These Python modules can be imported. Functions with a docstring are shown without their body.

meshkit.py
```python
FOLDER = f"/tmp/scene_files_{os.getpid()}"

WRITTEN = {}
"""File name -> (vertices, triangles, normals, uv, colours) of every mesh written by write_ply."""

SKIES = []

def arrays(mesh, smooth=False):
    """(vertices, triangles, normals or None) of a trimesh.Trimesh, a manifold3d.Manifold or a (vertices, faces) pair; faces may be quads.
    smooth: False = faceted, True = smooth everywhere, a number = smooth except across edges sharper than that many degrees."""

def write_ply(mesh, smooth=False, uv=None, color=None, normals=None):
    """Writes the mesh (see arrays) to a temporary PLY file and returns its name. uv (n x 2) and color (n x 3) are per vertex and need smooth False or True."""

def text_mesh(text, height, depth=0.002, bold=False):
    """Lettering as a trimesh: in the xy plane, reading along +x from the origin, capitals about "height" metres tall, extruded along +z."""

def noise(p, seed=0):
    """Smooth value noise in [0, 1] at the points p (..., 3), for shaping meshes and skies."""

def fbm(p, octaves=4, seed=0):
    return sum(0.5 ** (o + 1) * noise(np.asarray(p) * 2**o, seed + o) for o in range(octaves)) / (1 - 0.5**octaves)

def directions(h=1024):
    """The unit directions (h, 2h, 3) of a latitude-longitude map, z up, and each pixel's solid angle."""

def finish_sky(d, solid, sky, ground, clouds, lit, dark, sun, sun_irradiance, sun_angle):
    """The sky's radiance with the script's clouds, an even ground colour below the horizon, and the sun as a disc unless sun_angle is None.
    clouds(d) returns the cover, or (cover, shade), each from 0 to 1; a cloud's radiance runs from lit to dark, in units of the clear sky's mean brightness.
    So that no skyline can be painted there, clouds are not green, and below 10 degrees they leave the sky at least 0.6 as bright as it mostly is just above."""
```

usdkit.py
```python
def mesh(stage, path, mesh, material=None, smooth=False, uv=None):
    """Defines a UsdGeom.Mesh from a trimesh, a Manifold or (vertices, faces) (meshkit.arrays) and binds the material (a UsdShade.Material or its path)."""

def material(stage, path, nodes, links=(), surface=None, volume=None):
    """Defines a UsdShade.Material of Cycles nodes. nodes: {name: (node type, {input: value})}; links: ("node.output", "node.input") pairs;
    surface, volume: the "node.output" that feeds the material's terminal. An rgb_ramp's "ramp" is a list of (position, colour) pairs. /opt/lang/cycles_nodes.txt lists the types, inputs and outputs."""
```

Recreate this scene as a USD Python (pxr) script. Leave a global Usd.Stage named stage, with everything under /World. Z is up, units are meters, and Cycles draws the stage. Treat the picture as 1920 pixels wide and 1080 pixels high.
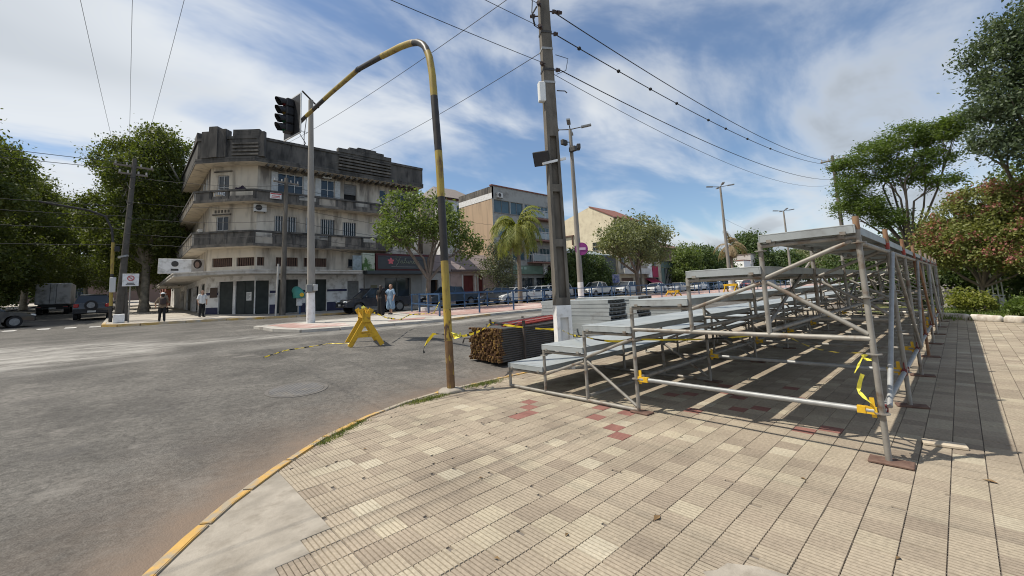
import math, random, numpy as np, trimesh, usdkit, meshkit
import manifold3d as m3
from shapely.geometry import Polygon, LineString, Point, box as sbox
from shapely import affinity
from pxr import Usd, UsdGeom, UsdLux, UsdShade, Gf, Sdf, Vt

stage = Usd.Stage.CreateInMemory()
UsdGeom.SetStageUpAxis(stage, "Z")
UsdGeom.SetStageMetersPerUnit(stage, 1.0)
UsdGeom.Xform.Define(stage, "/World")
UsdGeom.Scope.Define(stage, "/World/Looks")

# ---------------------------------------------------------------- camera
YAW, PITCH, ROLL, EYE = 0.8205814, 0.1132781, -0.0428540, 1.60
_f = np.array([math.cos(YAW) * math.cos(PITCH), math.sin(YAW) * math.cos(PITCH), math.sin(PITCH)])
_r = np.array([math.sin(YAW), -math.cos(YAW), 0.0])
_u = np.cross(_r, _f)
_r2 = _r * math.cos(ROLL) + _u * math.sin(ROLL)
_u2 = _u * math.cos(ROLL) - _r * math.sin(ROLL)
cam = UsdGeom.Camera.Define(stage, "/World/camera")
cam.CreateHorizontalApertureAttr(36.0)
cam.CreateVerticalApertureAttr(20.25)
cam.CreateFocalLengthAttr(775.279 / 1920 * 36.0)
cam.CreateVerticalApertureOffsetAttr(-(540 - 462.05) / 1920 * 36.0)
cam.CreateFStopAttr(0.0)
cam.CreateClippingRangeAttr((0.05, 5000.0))
cam.CreateExposureAttr(EXPOSURE := 0.10)
_m = np.eye(4)
_m[0, :3], _m[1, :3], _m[2, :3], _m[3, :3] = _r2, _u2, -_f, (0, 0, EYE)
cam.AddTransformOp().Set(Gf.Matrix4d(_m.tolist()))

# ---------------------------------------------------------------- sun and sky
SUN = np.array([-0.95, 0.75, 2.1]); SUN /= np.linalg.norm(SUN)
sun = UsdLux.DistantLight.Define(stage, "/World/sun")
sun.CreateIntensityAttr(1.25)
sun.CreateAngleAttr(0.5)
sun.CreateNormalizeAttr(True)
sun.CreateColorAttr(Gf.Vec3f(1.0, 0.935, 0.83))
_x = np.cross([0, 0, 1.0], SUN); _x /= np.linalg.norm(_x)
_y = np.cross(SUN, _x)
_s = np.eye(4); _s[0, :3], _s[1, :3], _s[2, :3] = _x, _y, SUN
sun.AddTransformOp().Set(Gf.Matrix4d(_s.tolist()))

sky = UsdLux.DomeLight.Define(stage, "/World/sky")
sky.CreateIntensityAttr(1.0)
sky.GetPrim().SetCustomDataByKey("kind", "structure")
sky.GetPrim().SetCustomDataByKey("label", "blue daytime sky with broad streaky white and grey clouds")
SKYN = {
    "tc": ("texture_coordinate", {}),
    "sep": ("separate_xyz", {}),
    "zz": ("math", {"math_type": "maximum", "value2": 0.0}),
    "za": ("math", {"math_type": "add", "value2": 0.22}),
    "u": ("math", {"math_type": "divide"}),
    "v": ("math", {"math_type": "divide"}),
    "uv": ("combine_xyz", {"z": 0.0}),
    "mp": ("mapping", {"mapping_type": "point", "rotation": (0, 0, 0.45), "scale": (0.62, 1.15, 1.0), "location": (8.4, 0.6, 0.0)}),
    "n1": ("noise_texture", {"scale": 1.5, "detail": 9.0, "roughness": 0.52, "distortion": 0.7}),
    "n2": ("noise_texture", {"scale": 0.55, "detail": 4.0, "roughness": 0.5, "distortion": 0.3}),
    "n3": ("noise_texture", {"scale": 3.4, "detail": 8.0, "roughness": 0.6, "distortion": 0.4}),
    "az": ("math", {"math_type": "multiply_add", "value2": -0.085, "value3": 0.0}),     # more cover towards the left street
    "az2": ("math", {"math_type": "multiply_add", "value2": 0.06}),
    "c1": ("math", {"math_type": "multiply_add", "value2": 0.55}),
    "c2": ("math", {"math_type": "multiply_add", "value2": 0.30}),
    "c3": ("math", {"math_type": "multiply_add", "value2": 0.15}),
    "cov": ("map_range", {"from_min": 0.405, "from_max": 0.575, "to_min": 0.08, "to_max": 0.95, "clamp": True, "range_type": "smoothstep"}),
    "shd": ("map_range", {"from_min": 0.42, "from_max": 0.62, "to_min": 0.0, "to_max": 1.0, "clamp": True, "range_type": "smoothstep"}),
    "sh2": ("math", {"math_type": "multiply"}),
    "sh3": ("math", {"math_type": "power", "value2": 3.0}),
    "ccol": ("mix", {"mix_type": "mix", "color1": (10.8, 11.3, 11.8), "color2": (4.6, 5.2, 5.9)}),
    "sky": ("sky_texture", {"sky_type": "single_scattering", "sun_disc": False, "sun_elevation": math.asin(SUN[2]), "sun_rotation": math.atan2(SUN[0], SUN[1]), "altitude": 50.0, "air_density": 1.0, "aerosol_density": 0.6, "ozone_density": 1.4}),
    "hs": ("hsv", {"saturation": 1.18, "value": 1.72}),
    "hz": ("map_range", {"from_min": 0.0, "from_max": 0.20, "to_min": 0.16, "to_max": 0.0, "clamp": True, "range_type": "smoothstep"}),
    "c4": ("math", {"math_type": "add"}),
    "mx": ("mix", {"mix_type": "mix"}),
    "bg": ("background_shader", {"strength": 0.070}),
}
SKYL = [("tc.generated", "sep.vector"), ("sep.z", "zz.value1"), ("zz.value", "za.value1"), ("sep.x", "u.value1"), ("za.value", "u.value2"), ("sep.y", "v.value1"), ("za.value", "v.value2"),
        ("u.value", "uv.x"), ("v.value", "uv.y"), ("uv.vector", "mp.vector"), ("mp.vector", "n1.vector"), ("mp.vector", "n2.vector"), ("mp.vector", "n3.vector"),
        ("sep.x", "az.value1"), ("sep.y", "az2.value1"), ("az.value", "az2.value3"), ("n1.fac", "c1.value1"), ("az2.value", "c1.value3"), ("n2.fac", "c2.value1"), ("c1.value", "c2.value3"),
        ("n3.fac", "c3.value1"), ("c2.value", "c3.value3"), ("c3.value", "c4.value1"), ("sep.z", "hz.value"), ("hz.result", "c4.value2"), ("c4.value", "cov.value"), ("n2.fac", "shd.value"), ("cov.result", "sh3.value1"), ("sh3.value", "sh2.value1"), ("shd.result", "sh2.value2"), ("sh2.value", "ccol.fac"),
        ("cov.result", "mx.fac"), ("sky.color", "hs.color"), ("hs.color", "mx.color1"), ("ccol.color", "mx.color2"), ("mx.color", "bg.color")]
skym = usdkit.material(stage, "/World/Looks/sky", SKYN, SKYL, surface="bg.background")
UsdShade.MaterialBindingAPI.Apply(sky.GetPrim()).Bind(skym)

# ---------------------------------------------------------------- helpers
LOOKS = {}


def link_noise(name, nodes, links, cols, scale, vec="geo.position", stretch=(1, 1, 1), detail=6, lo=0.35, hi=0.65, rough=0.6):
    nodes[name + "xm"] = ("mapping", {"mapping_type": "point", "scale": tuple(stretch)})
    nodes[name + "n"] = ("noise_texture", {"scale": scale, "detail": float(detail), "roughness": rough})
    links += [(vec, name + "xm.vector"), (name + "xm.vector", name + "n.vector")]
    if cols is not None:
        nodes[name + "r"] = ("map_range", {"from_min": lo, "from_max": hi, "clamp": True})
        nodes[name + "c"] = ("mix", {"mix_type": "mix", "color1": cols[0], "color2": cols[1]})
        links += [(name + "n.fac", name + "r.value"), (name + "r.result", name + "c.fac")]


def M(name, col, col2=None, scale=3.0, rough=0.75, metal=0.0, spec=0.4, bump=0.0, bscale=60.0, stretch=(1, 1, 1), lo=0.35, hi=0.65, stain=None, stain_scale=1.0, stain_stretch=(1, 1, 1), stain_lo=0.5, stain_hi=0.7, coat=0.0, zstain=None):
    """A principled material with two tones mixed by noise, an optional third tone for dirt, and optional fine relief."""
    if name in LOOKS:
        return LOOKS[name]
    nodes = {"geo": ("geometry", {}), "p": ("principled_bsdf", {"roughness": rough, "metallic": metal, "specular_ior_level": spec, "coat_weight": coat, "base_color": tuple(col)})}
    links, out = [], None
    if col2 is not None:
        link_noise("a", nodes, links, (tuple(col), tuple(col2)), scale, stretch=stretch, lo=lo, hi=hi)
        out = "ac.color"
    if stain is not None:
        link_noise("s", nodes, links, None, stain_scale, stretch=stain_stretch, detail=8)
        nodes["sr"] = ("map_range", {"from_min": stain_lo, "from_max": stain_hi, "clamp": True})
        nodes["sc"] = ("mix", {"mix_type": "mix", "color1": tuple(col), "color2": tuple(stain)})
        if zstain is not None:
            nodes["zs"] = ("separate_xyz", {})
            nodes["zr"] = ("map_range", {"from_min": zstain[0], "from_max": zstain[1], "to_min": 0.0, "to_max": zstain[2], "clamp": True})
            nodes["za"] = ("math", {"math_type": "add"})
            links += [("geo.position", "zs.vector"), ("zs.z", "zr.value"), ("zr.result", "za.value1"), ("sn.fac", "za.value2"), ("za.value", "sr.value"), ("sr.result", "sc.fac")]
        else:
            links += [("sn.fac", "sr.value"), ("sr.result", "sc.fac")]
        if out:
            links.append((out, "sc.color1"))
        out = "sc.color"
    if out:
        links.append((out, "p.base_color"))
    if bump:
        link_noise("b", nodes, links, None, bscale, detail=5)
        nodes["bm"] = ("bump", {"strength": bump, "distance": 0.01})
        links += [("bn.fac", "bm.height"), ("bm.normal", "p.normal")]
    LOOKS[name] = usdkit.material(stage, "/World/Looks/" + name, nodes, links, surface="p.BSDF")
    return LOOKS[name]


def leafmat(name, c1, c2, trans=0.35, scale=1.2, c3=None):
    if name in LOOKS:
        return LOOKS[name]
    nodes = {"geo": ("geometry", {}), "p": ("principled_bsdf", {"roughness": 0.55, "specular_ior_level": 0.35}), "t": ("translucent_bsdf", {}), "mx": ("mix_closure", {"fac": trans}),
             "bl": ("mix", {"mix_type": "mix", "fac": 0.55}), "tc": ("mix", {"mix_type": "multiply", "fac": 1.0, "color2": (1.5, 1.6, 0.75)})}
    links = []
    link_noise("a", nodes, links, (tuple(c1), tuple(c2)), scale, lo=0.38, hi=0.62)
    link_noise("r", nodes, links, (tuple(np.array(c1) * 0.65), tuple(np.array(c2) * 1.3)), 9.0, lo=0.34, hi=0.66, detail=3)
    links += [("ac.color", "bl.color1"), ("rc.color", "bl.color2"), ("bl.color", "p.base_color"), ("bl.color", "tc.color1"), ("tc.color", "t.color"), ("p.BSDF", "mx.closure1"), ("t.BSDF", "mx.closure2")]
    LOOKS[name] = usdkit.material(stage, "/World/Looks/" + name, nodes, links, surface="mx.closure")
    return LOOKS[name]


class MB:
    """Collects shapes into one mesh."""

    def __init__(s):
        s.v, s.f, s.n = [], [], 0

    def add(s, v, f):
        v = np.asarray(v, float).reshape(-1, 3)
        if len({len(q) for q in f}) > 1:
            f = [t for q in f for t in ([q] if len(q) == 3 else [[q[0], q[1], q[2]], [q[0], q[2], q[3]]])]
        f = np.asarray(f, int)
        if f.shape[1] == 4:
            f = np.vstack([f[:, [0, 1, 2]], f[:, [0, 2, 3]]])
        s.v.append(v); s.f.append(f + s.n); s.n += len(v)
        return s

    def tm(s, t, at=(0, 0, 0)):
        return s.add(np.asarray(t.vertices) + at, t.faces)

    def box(s, c, size, rz=0.0, taper=None):
        h = np.array(size) / 2.0
        v = np.array([[x, y, z] for z in (-1, 1) for y in (-1, 1) for x in (-1, 1)], float) * h
        if taper:
            v[4:, 0] *= taper[0]; v[4:, 1] *= taper[1]
        if rz:
            c_, s_ = math.cos(rz), math.sin(rz)
            v[:, :2] = np.c_[v[:, 0] * c_ - v[:, 1] * s_, v[:, 0] * s_ + v[:, 1] * c_]
        return s.add(v + np.array(c), [[0, 2, 3, 1], [4, 5, 7, 6], [0, 1, 5, 4], [2, 6, 7, 3], [0, 4, 6, 2], [1, 3, 7, 5]])

    def bx(s, x0, x1, y0, y1, z0, z1):
        return s.box(((x0 + x1) / 2, (y0 + y1) / 2, (z0 + z1) / 2), (x1 - x0, y1 - y0, z1 - z0))

    def rbox(s, c, size, b=0.01, rz=0.0):
        """A box with chamfered edges."""
        h = np.array(size) / 2.0
        b = min(b, h.min() * 0.9)
        pts = [(np.array(q) * 2 - 1) * (h - np.where(np.arange(3) == k, 0, b)) for q in np.ndindex(2, 2, 2) for k in range(3)]
        t = trimesh.convex.convex_hull(np.array(pts))
        v = np.array(t.vertices)
        if rz:
            c_, s_ = math.cos(rz), math.sin(rz)
            v[:, :2] = np.c_[v[:, 0] * c_ - v[:, 1] * s_, v[:, 0] * s_ + v[:, 1] * c_]
        return s.add(v + np.array(c), t.faces)

    def path(s, pts, r, n=8, cap=True):
        p = np.asarray(pts, float)
        r = np.broadcast_to(np.asarray(r, float), (len(p),))
        t = np.gradient(p, axis=0)
        t /= np.linalg.norm(t, axis=1, keepdims=True) + 1e-12
        a = np.cross(t[0], [0, 0, 1.0] if abs(t[0][2]) < 0.9 else [1.0, 0, 0])
        a /= np.linalg.norm(a)
        ring, ang = [], np.arange(n) * 2 * np.pi / n
        for i in range(len(p)):
            a = a - t[i] * (a @ t[i]); a /= np.linalg.norm(a)
            b = np.cross(t[i], a)
            ring.append(p[i] + r[i] * (np.cos(ang)[:, None] * a + np.sin(ang)[:, None] * b))
        v, f = np.vstack(ring), []
        for i in range(len(p) - 1):
            for j in range(n):
                f.append([i * n + j, i * n + (j + 1) % n, (i + 1) * n + (j + 1) % n, (i + 1) * n + j])
        s.add(v, f)
        if cap:
            for k, o in ((0, 1), (len(p) - 1, 0)):
                idx = list(range(n))
                q = [[0, i, i + 1] if not o else [0, i + 1, i] for i in range(1, n - 1)]
                s.add(ring[k], q)
        return s

    def tube(s, a, b, r, r2=None, n=8, cap=True):
        return s.path([a, b], [r, r if r2 is None else r2], n, cap)

    def bar(s, a, b, w, h, up=(0, 0, 1)):
        a, b = np.array(a, float), np.array(b, float)
        d = b - a; L = np.linalg.norm(d); d /= L
        x = np.cross(np.array(up, float), d)
        if np.linalg.norm(x) < 1e-6:
            x = np.cross([0, 1.0, 0], d)
        x /= np.linalg.norm(x); y = np.cross(d, x)
        v = [p + sx * x * w / 2 + sy * y * h / 2 for p in (a, b) for sy in (-1, 1) for sx in (-1, 1)]
        return s.add(v, [[0, 2, 3, 1], [4, 5, 7, 6], [0, 1, 5, 4], [2, 6, 7, 3], [0, 4, 6, 2], [1, 3, 7, 5]])

    def prism(s, poly, z0, z1, zf=None):
        """Extrudes a shapely polygon upward; zf(x, y) adds the lie of the land."""
        for g in getattr(poly, "geoms", [poly]):
            if g.is_empty or g.area < 1e-7:
                continue
            t = trimesh.creation.extrude_polygon(g, z1 - z0, engine="earcut")
            v = np.array(t.vertices); v[:, 2] += z0
            if zf is not None:
                v[:, 2] += zf(v[:, 0], v[:, 1])
            s.add(v, t.faces)
        return s

    def wall(s, poly, P0, d, out, t0, t1):
        """A polygon in wall coordinates (along d, up), extruded from depth t0 to t1 along the outward normal."""
        for g in getattr(poly, "geoms", [poly]):
            if g.is_empty or g.area < 1e-7:
                continue
            t = trimesh.creation.extrude_polygon(g, t1 - t0, engine="earcut")
            v = np.array(t.vertices)
            w = np.array([P0[0], P0[1], 0.0]) + v[:, :1] * np.array([d[0], d[1], 0.0]) + v[:, 2:] * 0 + (v[:, 2:] + t0) * np.array([out[0], out[1], 0.0])
            w[:, 2] = v[:, 1]
            f = np.array(t.faces)
            if np.cross(np.array([d[0], d[1], 0.0]), [0, 0, 1.0]) @ np.array([out[0], out[1], 0.0]) < 0:
                f = f[:, ::-1]
            s.add(w, f)
        return s

    def arr(s):
        return np.vstack(s.v), np.vstack(s.f)


USED, ORIGIN = {}, {}


def numbered(parent, name):
    k = (parent, name)
    USED[k] = USED.get(k, -1) + 1
    return f"{parent}/{name}" if USED[k] == 0 else f"{parent}/{name}_{USED[k]:03d}"


def tag(prim, label=None, cat=None, group=None, kind=None):
    for k, v in (("label", label), ("category", cat), ("group", group), ("kind", kind)):
        if v:
            prim.SetCustomDataByKey(k, v)
    return prim


def thing(name, label, cat, loc=(0, 0, 0), rz=0.0, group=None, kind=None, base="/World"):
    path = numbered(base, name)
    x = UsdGeom.Xform.Define(stage, path)
    x.AddTranslateOp().Set(Gf.Vec3d(*map(float, loc)))
    x.AddRotateZOp().Set(float(math.degrees(rz)))
    ORIGIN[path] = (np.array(loc, float), rz)
    return tag(x.GetPrim(), label, cat, group, kind)


def put(name, mb, mat, parent=None, smooth=False, label=None, world=False, cat=None, group=None, kind=None, island=False):
    """Defines what mb holds as one Mesh. world: its coordinates are the world's, and are brought into the thing's own."""
    base = "/World" if parent is None else str(parent.GetPath())
    v, f = mb.arr() if isinstance(mb, MB) else (np.asarray(mb[0], float), np.asarray(mb[1]))
    if world and parent is not None:
        o, rz = ORIGIN["/".join(base.split("/")[:3])]
        v = v - o
        if rz:
            c_, s_ = math.cos(-rz), math.sin(-rz)
            v = np.c_[v[:, 0] * c_ - v[:, 1] * s_, v[:, 0] * s_ + v[:, 1] * c_, v[:, 2]]
    m = usdkit.mesh(stage, numbered(base, name), (v, f), mat, smooth=smooth)
    return tag(m.GetPrim(), label, cat, group, kind)


def dup(src, loc, rz=0.0, label=None, group=None, scale=None):
    path = numbered("/World", BASENAME[str(src.GetPath())])
    x = UsdGeom.Xform.Define(stage, path)
    p = x.GetPrim()
    p.GetReferences().AddInternalReference(src.GetPath())
    p.SetInstanceable(True)
    x.ClearXformOpOrder()
    x.AddTranslateOp().Set(Gf.Vec3d(*map(float, loc)))
    x.AddRotateZOp().Set(float(math.degrees(rz)))
    was = src.GetCustomData()
    return tag(p, label or was.get("label"), was.get("category"), group or was.get("group"))


BASENAME = {}


def first(prim, name):
    BASENAME[str(prim.GetPath())] = name
    return prim


def sm(t):
    t = np.clip(t, 0, 1)
    return t * t * (3 - 2 * t)


def G(X, Y):
    """Lie of the land: level where the stands are, rising towards the far side of the avenue and up the side street."""
    X, Y = np.asarray(X, float), np.asarray(Y, float)
    z = (0.62 + 0.004 * np.clip(X - 5, 0, 40)) * sm((Y - 5.0) / 17.0)
    return z + 0.028 * np.clip(Y - 27, 0, 200) * (1 - sm((X - 2) / 8))


def RZ(X, Y):
    return G(X, Y) - 0.09 + 0.07 * sm((np.asarray(Y, float) - 6.5) / 4)


def densify(poly, step):
    return poly.segmentize(step)


def sheet(poly, step, zf):
    """A triangulated sheet over a polygon with inner points, following zf."""
    from scipy.spatial import Delaunay
    x0, y0, x1, y1 = poly.bounds
    gx, gy = np.meshgrid(np.arange(x0 + step / 2, x1, step), np.arange(y0 + step / 2, y1, step))
    import shapely
    pts = np.c_[gx.ravel(), gy.ravel()]
    keep = shapely.contains_xy(poly.buffer(-step * 0.3), pts[:, 0], pts[:, 1])
    edge = np.vstack([np.array(r.coords)[:-1] for g in getattr(poly, "geoms", [poly]) for r in [densify(g.exterior, step), *[densify(i, step) for i in g.interiors]]])
    p = np.vstack([edge, pts[keep]])
    d = Delaunay(p)
    c = p[d.simplices].mean(1)
    f = d.simplices[shapely.contains_xy(poly.buffer(1e-6), c[:, 0], c[:, 1])]
    a = p[f]
    area = np.cross(a[:, 1] - a[:, 0], a[:, 2] - a[:, 0])
    f[area < 0] = f[area < 0][:, ::-1]
    f = f[np.abs(area) > 1e-9]
    return np.c_[p, zf(p[:, 0], p[:, 1])], f


def sag(a, b, drop, n=14):
    t = np.linspace(0, 1, n)[:, None]
    p = np.array(a) * (1 - t) + np.array(b) * t
    p[:, 2] -= drop * 4 * (t * (1 - t))[:, 0]
    return p


CONC = M("pole_concrete", (0.095, 0.085, 0.07), (0.155, 0.138, 0.115), scale=3.5, rough=0.9, stretch=(1, 1, 0.35), stain=(0.065, 0.058, 0.05), stain_scale=5, stain_stretch=(1, 1, 0.25), bump=0.4, bscale=30)
WHITE = M("white_paint", (0.72, 0.72, 0.71), (0.60, 0.59, 0.57), scale=5, rough=0.7, stain=(0.42, 0.40, 0.37), stain_scale=5, stain_lo=0.58, stain_hi=0.75)
BLK = M("black_plastic", (0.012, 0.012, 0.014), (0.02, 0.02, 0.022), scale=10, rough=0.5)
DARKM = M("dark_metal", (0.045, 0.042, 0.04), (0.08, 0.075, 0.07), scale=8, rough=0.6, metal=0.4)
WIRE = M("black_wire", (0.012, 0.012, 0.013), rough=0.6)
INS = M("insulator", (0.05, 0.03, 0.025), rough=0.3)
def disc(r, th, c, az):
    q = trimesh.creation.cylinder(r, th, sections=32); q.apply_transform(trimesh.transformations.rotation_matrix(np.pi / 2, [0, 1, 0])); q.apply_transform(trimesh.transformations.rotation_matrix(az, [0, 0, 1])); q.apply_translation(c); return np.array(q.vertices), np.array(q.faces)

# ---------------------------------------------------------------- the setting: ground, road, pavements
from scipy.spatial import Delaunay
import shapely, shapely.ops

KERB = [(-0.42, -6.0), (-0.34, 0.5), (-0.22, 2.0), (0.0, 3.15), (0.17, 3.50), (0.38, 3.82), (0.69, 4.23), (1.15, 4.72), (1.76, 5.28), (2.49, 5.72), (3.2, 6.0), (4.0, 6.16), (5.0, 6.17), (8.0, 6.1), (40, 6.1), (120, 6.1)]
KL = LineString(KERB)

_k = KL.segmentize(0.4)
_kc = np.array(_k.coords)
_P = Polygon(list(KERB) + [(120, -30), (-0.5, -30)])
PLAZA_ALL = _P

BAND = LineString([(-9, 17.3), (-2.4, 17.6), (0.8, 17.2), (3, 16.9), (4.7, 16.3), (8.5, 15.75), (13, 15.6), (30, 15.7)])
BAND2 = Polygon([(-9, 14.6), (-2.2, 15.0), (0.5, 15.9), (0.2, 18.6), (-2.7, 20.0), (-9, 20)])
BAND3 = LineString([(-1.5, 14.2), (1.6, 14.4), (3.5, 14.3)])

pts = []
for st, (x0, x1, y0, y1) in ((0.22, (-3, 12, 2, 16)), (0.6, (-12, 30, 1, 36)), (3.0, (-60, 110, -8, 110)), (20.0, (-260, 420, -120, 420))):
    gx, gy = np.meshgrid(np.arange(x0, x1, st), np.arange(y0, y1, st))
    pts.append(np.c_[gx.ravel(), gy.ravel()])
inner = [(-3, 12, 2, 16), (-12, 30, 1, 36), (-60, 110, -8, 110)]
for i in range(1, 4):
    x0, x1, y0, y1 = inner[i - 1]
    q = pts[i]
    pts[i] = q[~((q[:, 0] > x0 - 0.1) & (q[:, 0] < x1 + 0.1) & (q[:, 1] > y0 - 0.1) & (q[:, 1] < y1 + 0.1))]
rp = np.vstack(pts)
rt = Delaunay(rp).simplices
a_ = rp[rt]
flip = np.cross(a_[:, 1] - a_[:, 0], a_[:, 2] - a_[:, 0]) < 0
rt[flip] = rt[flip][:, ::-1]
sp = shapely.points(rp)
dk = shapely.distance(sp, KL)
dirt = np.exp(-dk / 0.9) * (dk < 5)
band = np.maximum.reduce([0.85 * np.clip(1.3 - shapely.distance(sp, BAND) / 0.55, 0, 1), 0.8 * np.clip(1 - shapely.distance(sp, BAND2) / 0.8, 0, 1), 0.35 * np.clip(1 - shapely.distance(sp, BAND3) / 0.7, 0, 1)])

nodes = {"geo": ("geometry", {}), "p": ("principled_bsdf", {"roughness": 0.85, "specular_ior_level": 0.3}), "ad": ("attribute", {"attribute": "dirt"}), "ab": ("attribute", {"attribute": "band"})}
links = []
link_noise("a", nodes, links, ((0.072, 0.068, 0.062), (0.130, 0.122, 0.110)), 0.6, detail=8)
link_noise("g", nodes, links, None, 75.0, detail=3)
link_noise("d", nodes, links, None, 2.6, detail=8, rough=0.65)
link_noise("w", nodes, links, None, 1.7, detail=9, stretch=(0.5, 1.6, 1), rough=0.7)
nodes["gr"] = ("map_range", {"from_min": 0.3, "from_max": 0.7, "to_min": 0.5, "to_max": 1.5, "clamp": True})
nodes["gv"] = ("vector_math", {"math_type": "scale"})
nodes["d1"] = ("math", {"math_type": "multiply_add", "value2": 1.5, "value3": -0.55})
nodes["d2"] = ("math", {"math_type": "add"})
nodes["d3"] = ("math", {"math_type": "multiply"})
nodes["d4"] = ("math", {"math_type": "multiply", "value2": 1.35, "use_clamp": True})
nodes["dc"] = ("mix", {"mix_type": "mix", "color2": (0.175, 0.132, 0.100)})
nodes["w1"] = ("map_range", {"from_min": 0.38, "from_max": 0.62, "clamp": True})
nodes["w2"] = ("math", {"math_type": "multiply", "use_clamp": True})
nodes["wc"] = ("mix", {"mix_type": "mix", "color2": (0.38, 0.365, 0.335)})
nodes["bm"] = ("bump", {"strength": 0.7, "distance": 0.012})
link_noise("h", nodes, links, None, 14.0, detail=6, rough=0.7)
nodes["hr"] = ("map_range", {"from_min": 0.3, "from_max": 0.7, "to_min": 0.62, "to_max": 1.38, "clamp": True})
nodes["hm"] = ("math", {"math_type": "multiply"})
nodes["hb"] = ("math", {"math_type": "add"})
link_noise("e", nodes, links, None, 1.1, detail=10, rough=0.72)
nodes["er"] = ("map_range", {"from_min": 0.54, "from_max": 0.68, "to_max": 0.6, "clamp": True})
nodes["ec"] = ("mix", {"mix_type": "mix", "color2": (0.215, 0.20, 0.18)})
link_noise("c", nodes, links, None, 0.9, detail=9, rough=0.7)
nodes["cr"] = ("map_range", {"from_min": 0.56, "from_max": 0.66, "clamp": True, "to_max": 0.55})
nodes["cc"] = ("mix", {"mix_type": "mix", "color2": (0.075, 0.071, 0.068)})
nodes["vd"] = ("voronoi_texture", {"feature": "distance_to_edge", "scale": 0.32})
link_noise("vw", nodes, links, None, 1.4, detail=6)
nodes["va"] = ("vector_math", {"math_type": "multiply_add", "vector2": (0.9, 0.9, 0.0)})
nodes["vr"] = ("map_range", {"from_min": 0.0, "from_max": 0.006, "to_min": 0.62, "to_max": 0.0, "clamp": True})
nodes["vc"] = ("mix", {"mix_type": "mix", "color2": (0.05, 0.047, 0.044)})
links += [("gn.fac", "gr.value"), ("ac.color", "gv.vector1"), ("gr.result", "hm.value1"), ("hn.fac", "hr.value"), ("hr.result", "hm.value2"), ("hm.value", "gv.scale"), ("en.fac", "er.value"), ("er.result", "ec.fac"), ("gv.vector", "ec.color1"), ("cn.fac", "cr.value"), ("cr.result", "cc.fac"), ("ec.color", "cc.color1"),
          ("vwn.color", "va.vector1"), ("geo.position", "va.vector3"), ("va.vector", "vd.vector"), ("vd.distance", "vr.value"), ("vr.result", "vc.fac"), ("cc.color", "vc.color1"),
          ("dn.fac", "d1.value1"), ("d1.value", "d2.value1"), ("ad.fac", "d2.value2"), ("d2.value", "d3.value1"), ("ad.fac", "d3.value2"), ("d3.value", "d4.value1"),
          ("d4.value", "dc.fac"), ("vc.color", "dc.color1"), ("wn.fac", "w1.value"), ("w1.result", "w2.value1"), ("ab.fac", "w2.value2"), ("w2.value", "wc.fac"), ("dc.color", "wc.color1"),
          ("wc.color", "p.base_color"), ("gn.fac", "hb.value1"), ("hn.fac", "hb.value2"), ("hb.value", "bm.height"), ("bm.normal", "p.normal")]
ASPH = usdkit.material(stage, "/World/Looks/asphalt", nodes, links, surface="p.BSDF")
rz = RZ(rp[:, 0], rp[:, 1])
rm = usdkit.mesh(stage, "/World/road", (np.c_[rp, rz], rt), ASPH, smooth=True)
for n_, a in (("dirt", dirt), ("band", band)):
    UsdGeom.PrimvarsAPI(rm).CreatePrimvar(n_, Sdf.ValueTypeNames.FloatArray, "vertex").Set(Vt.FloatArray.FromNumpy(a.astype(np.float32)))
tag(rm.GetPrim(), "worn grey asphalt of the road junction with a faded white band", kind="structure")

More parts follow.
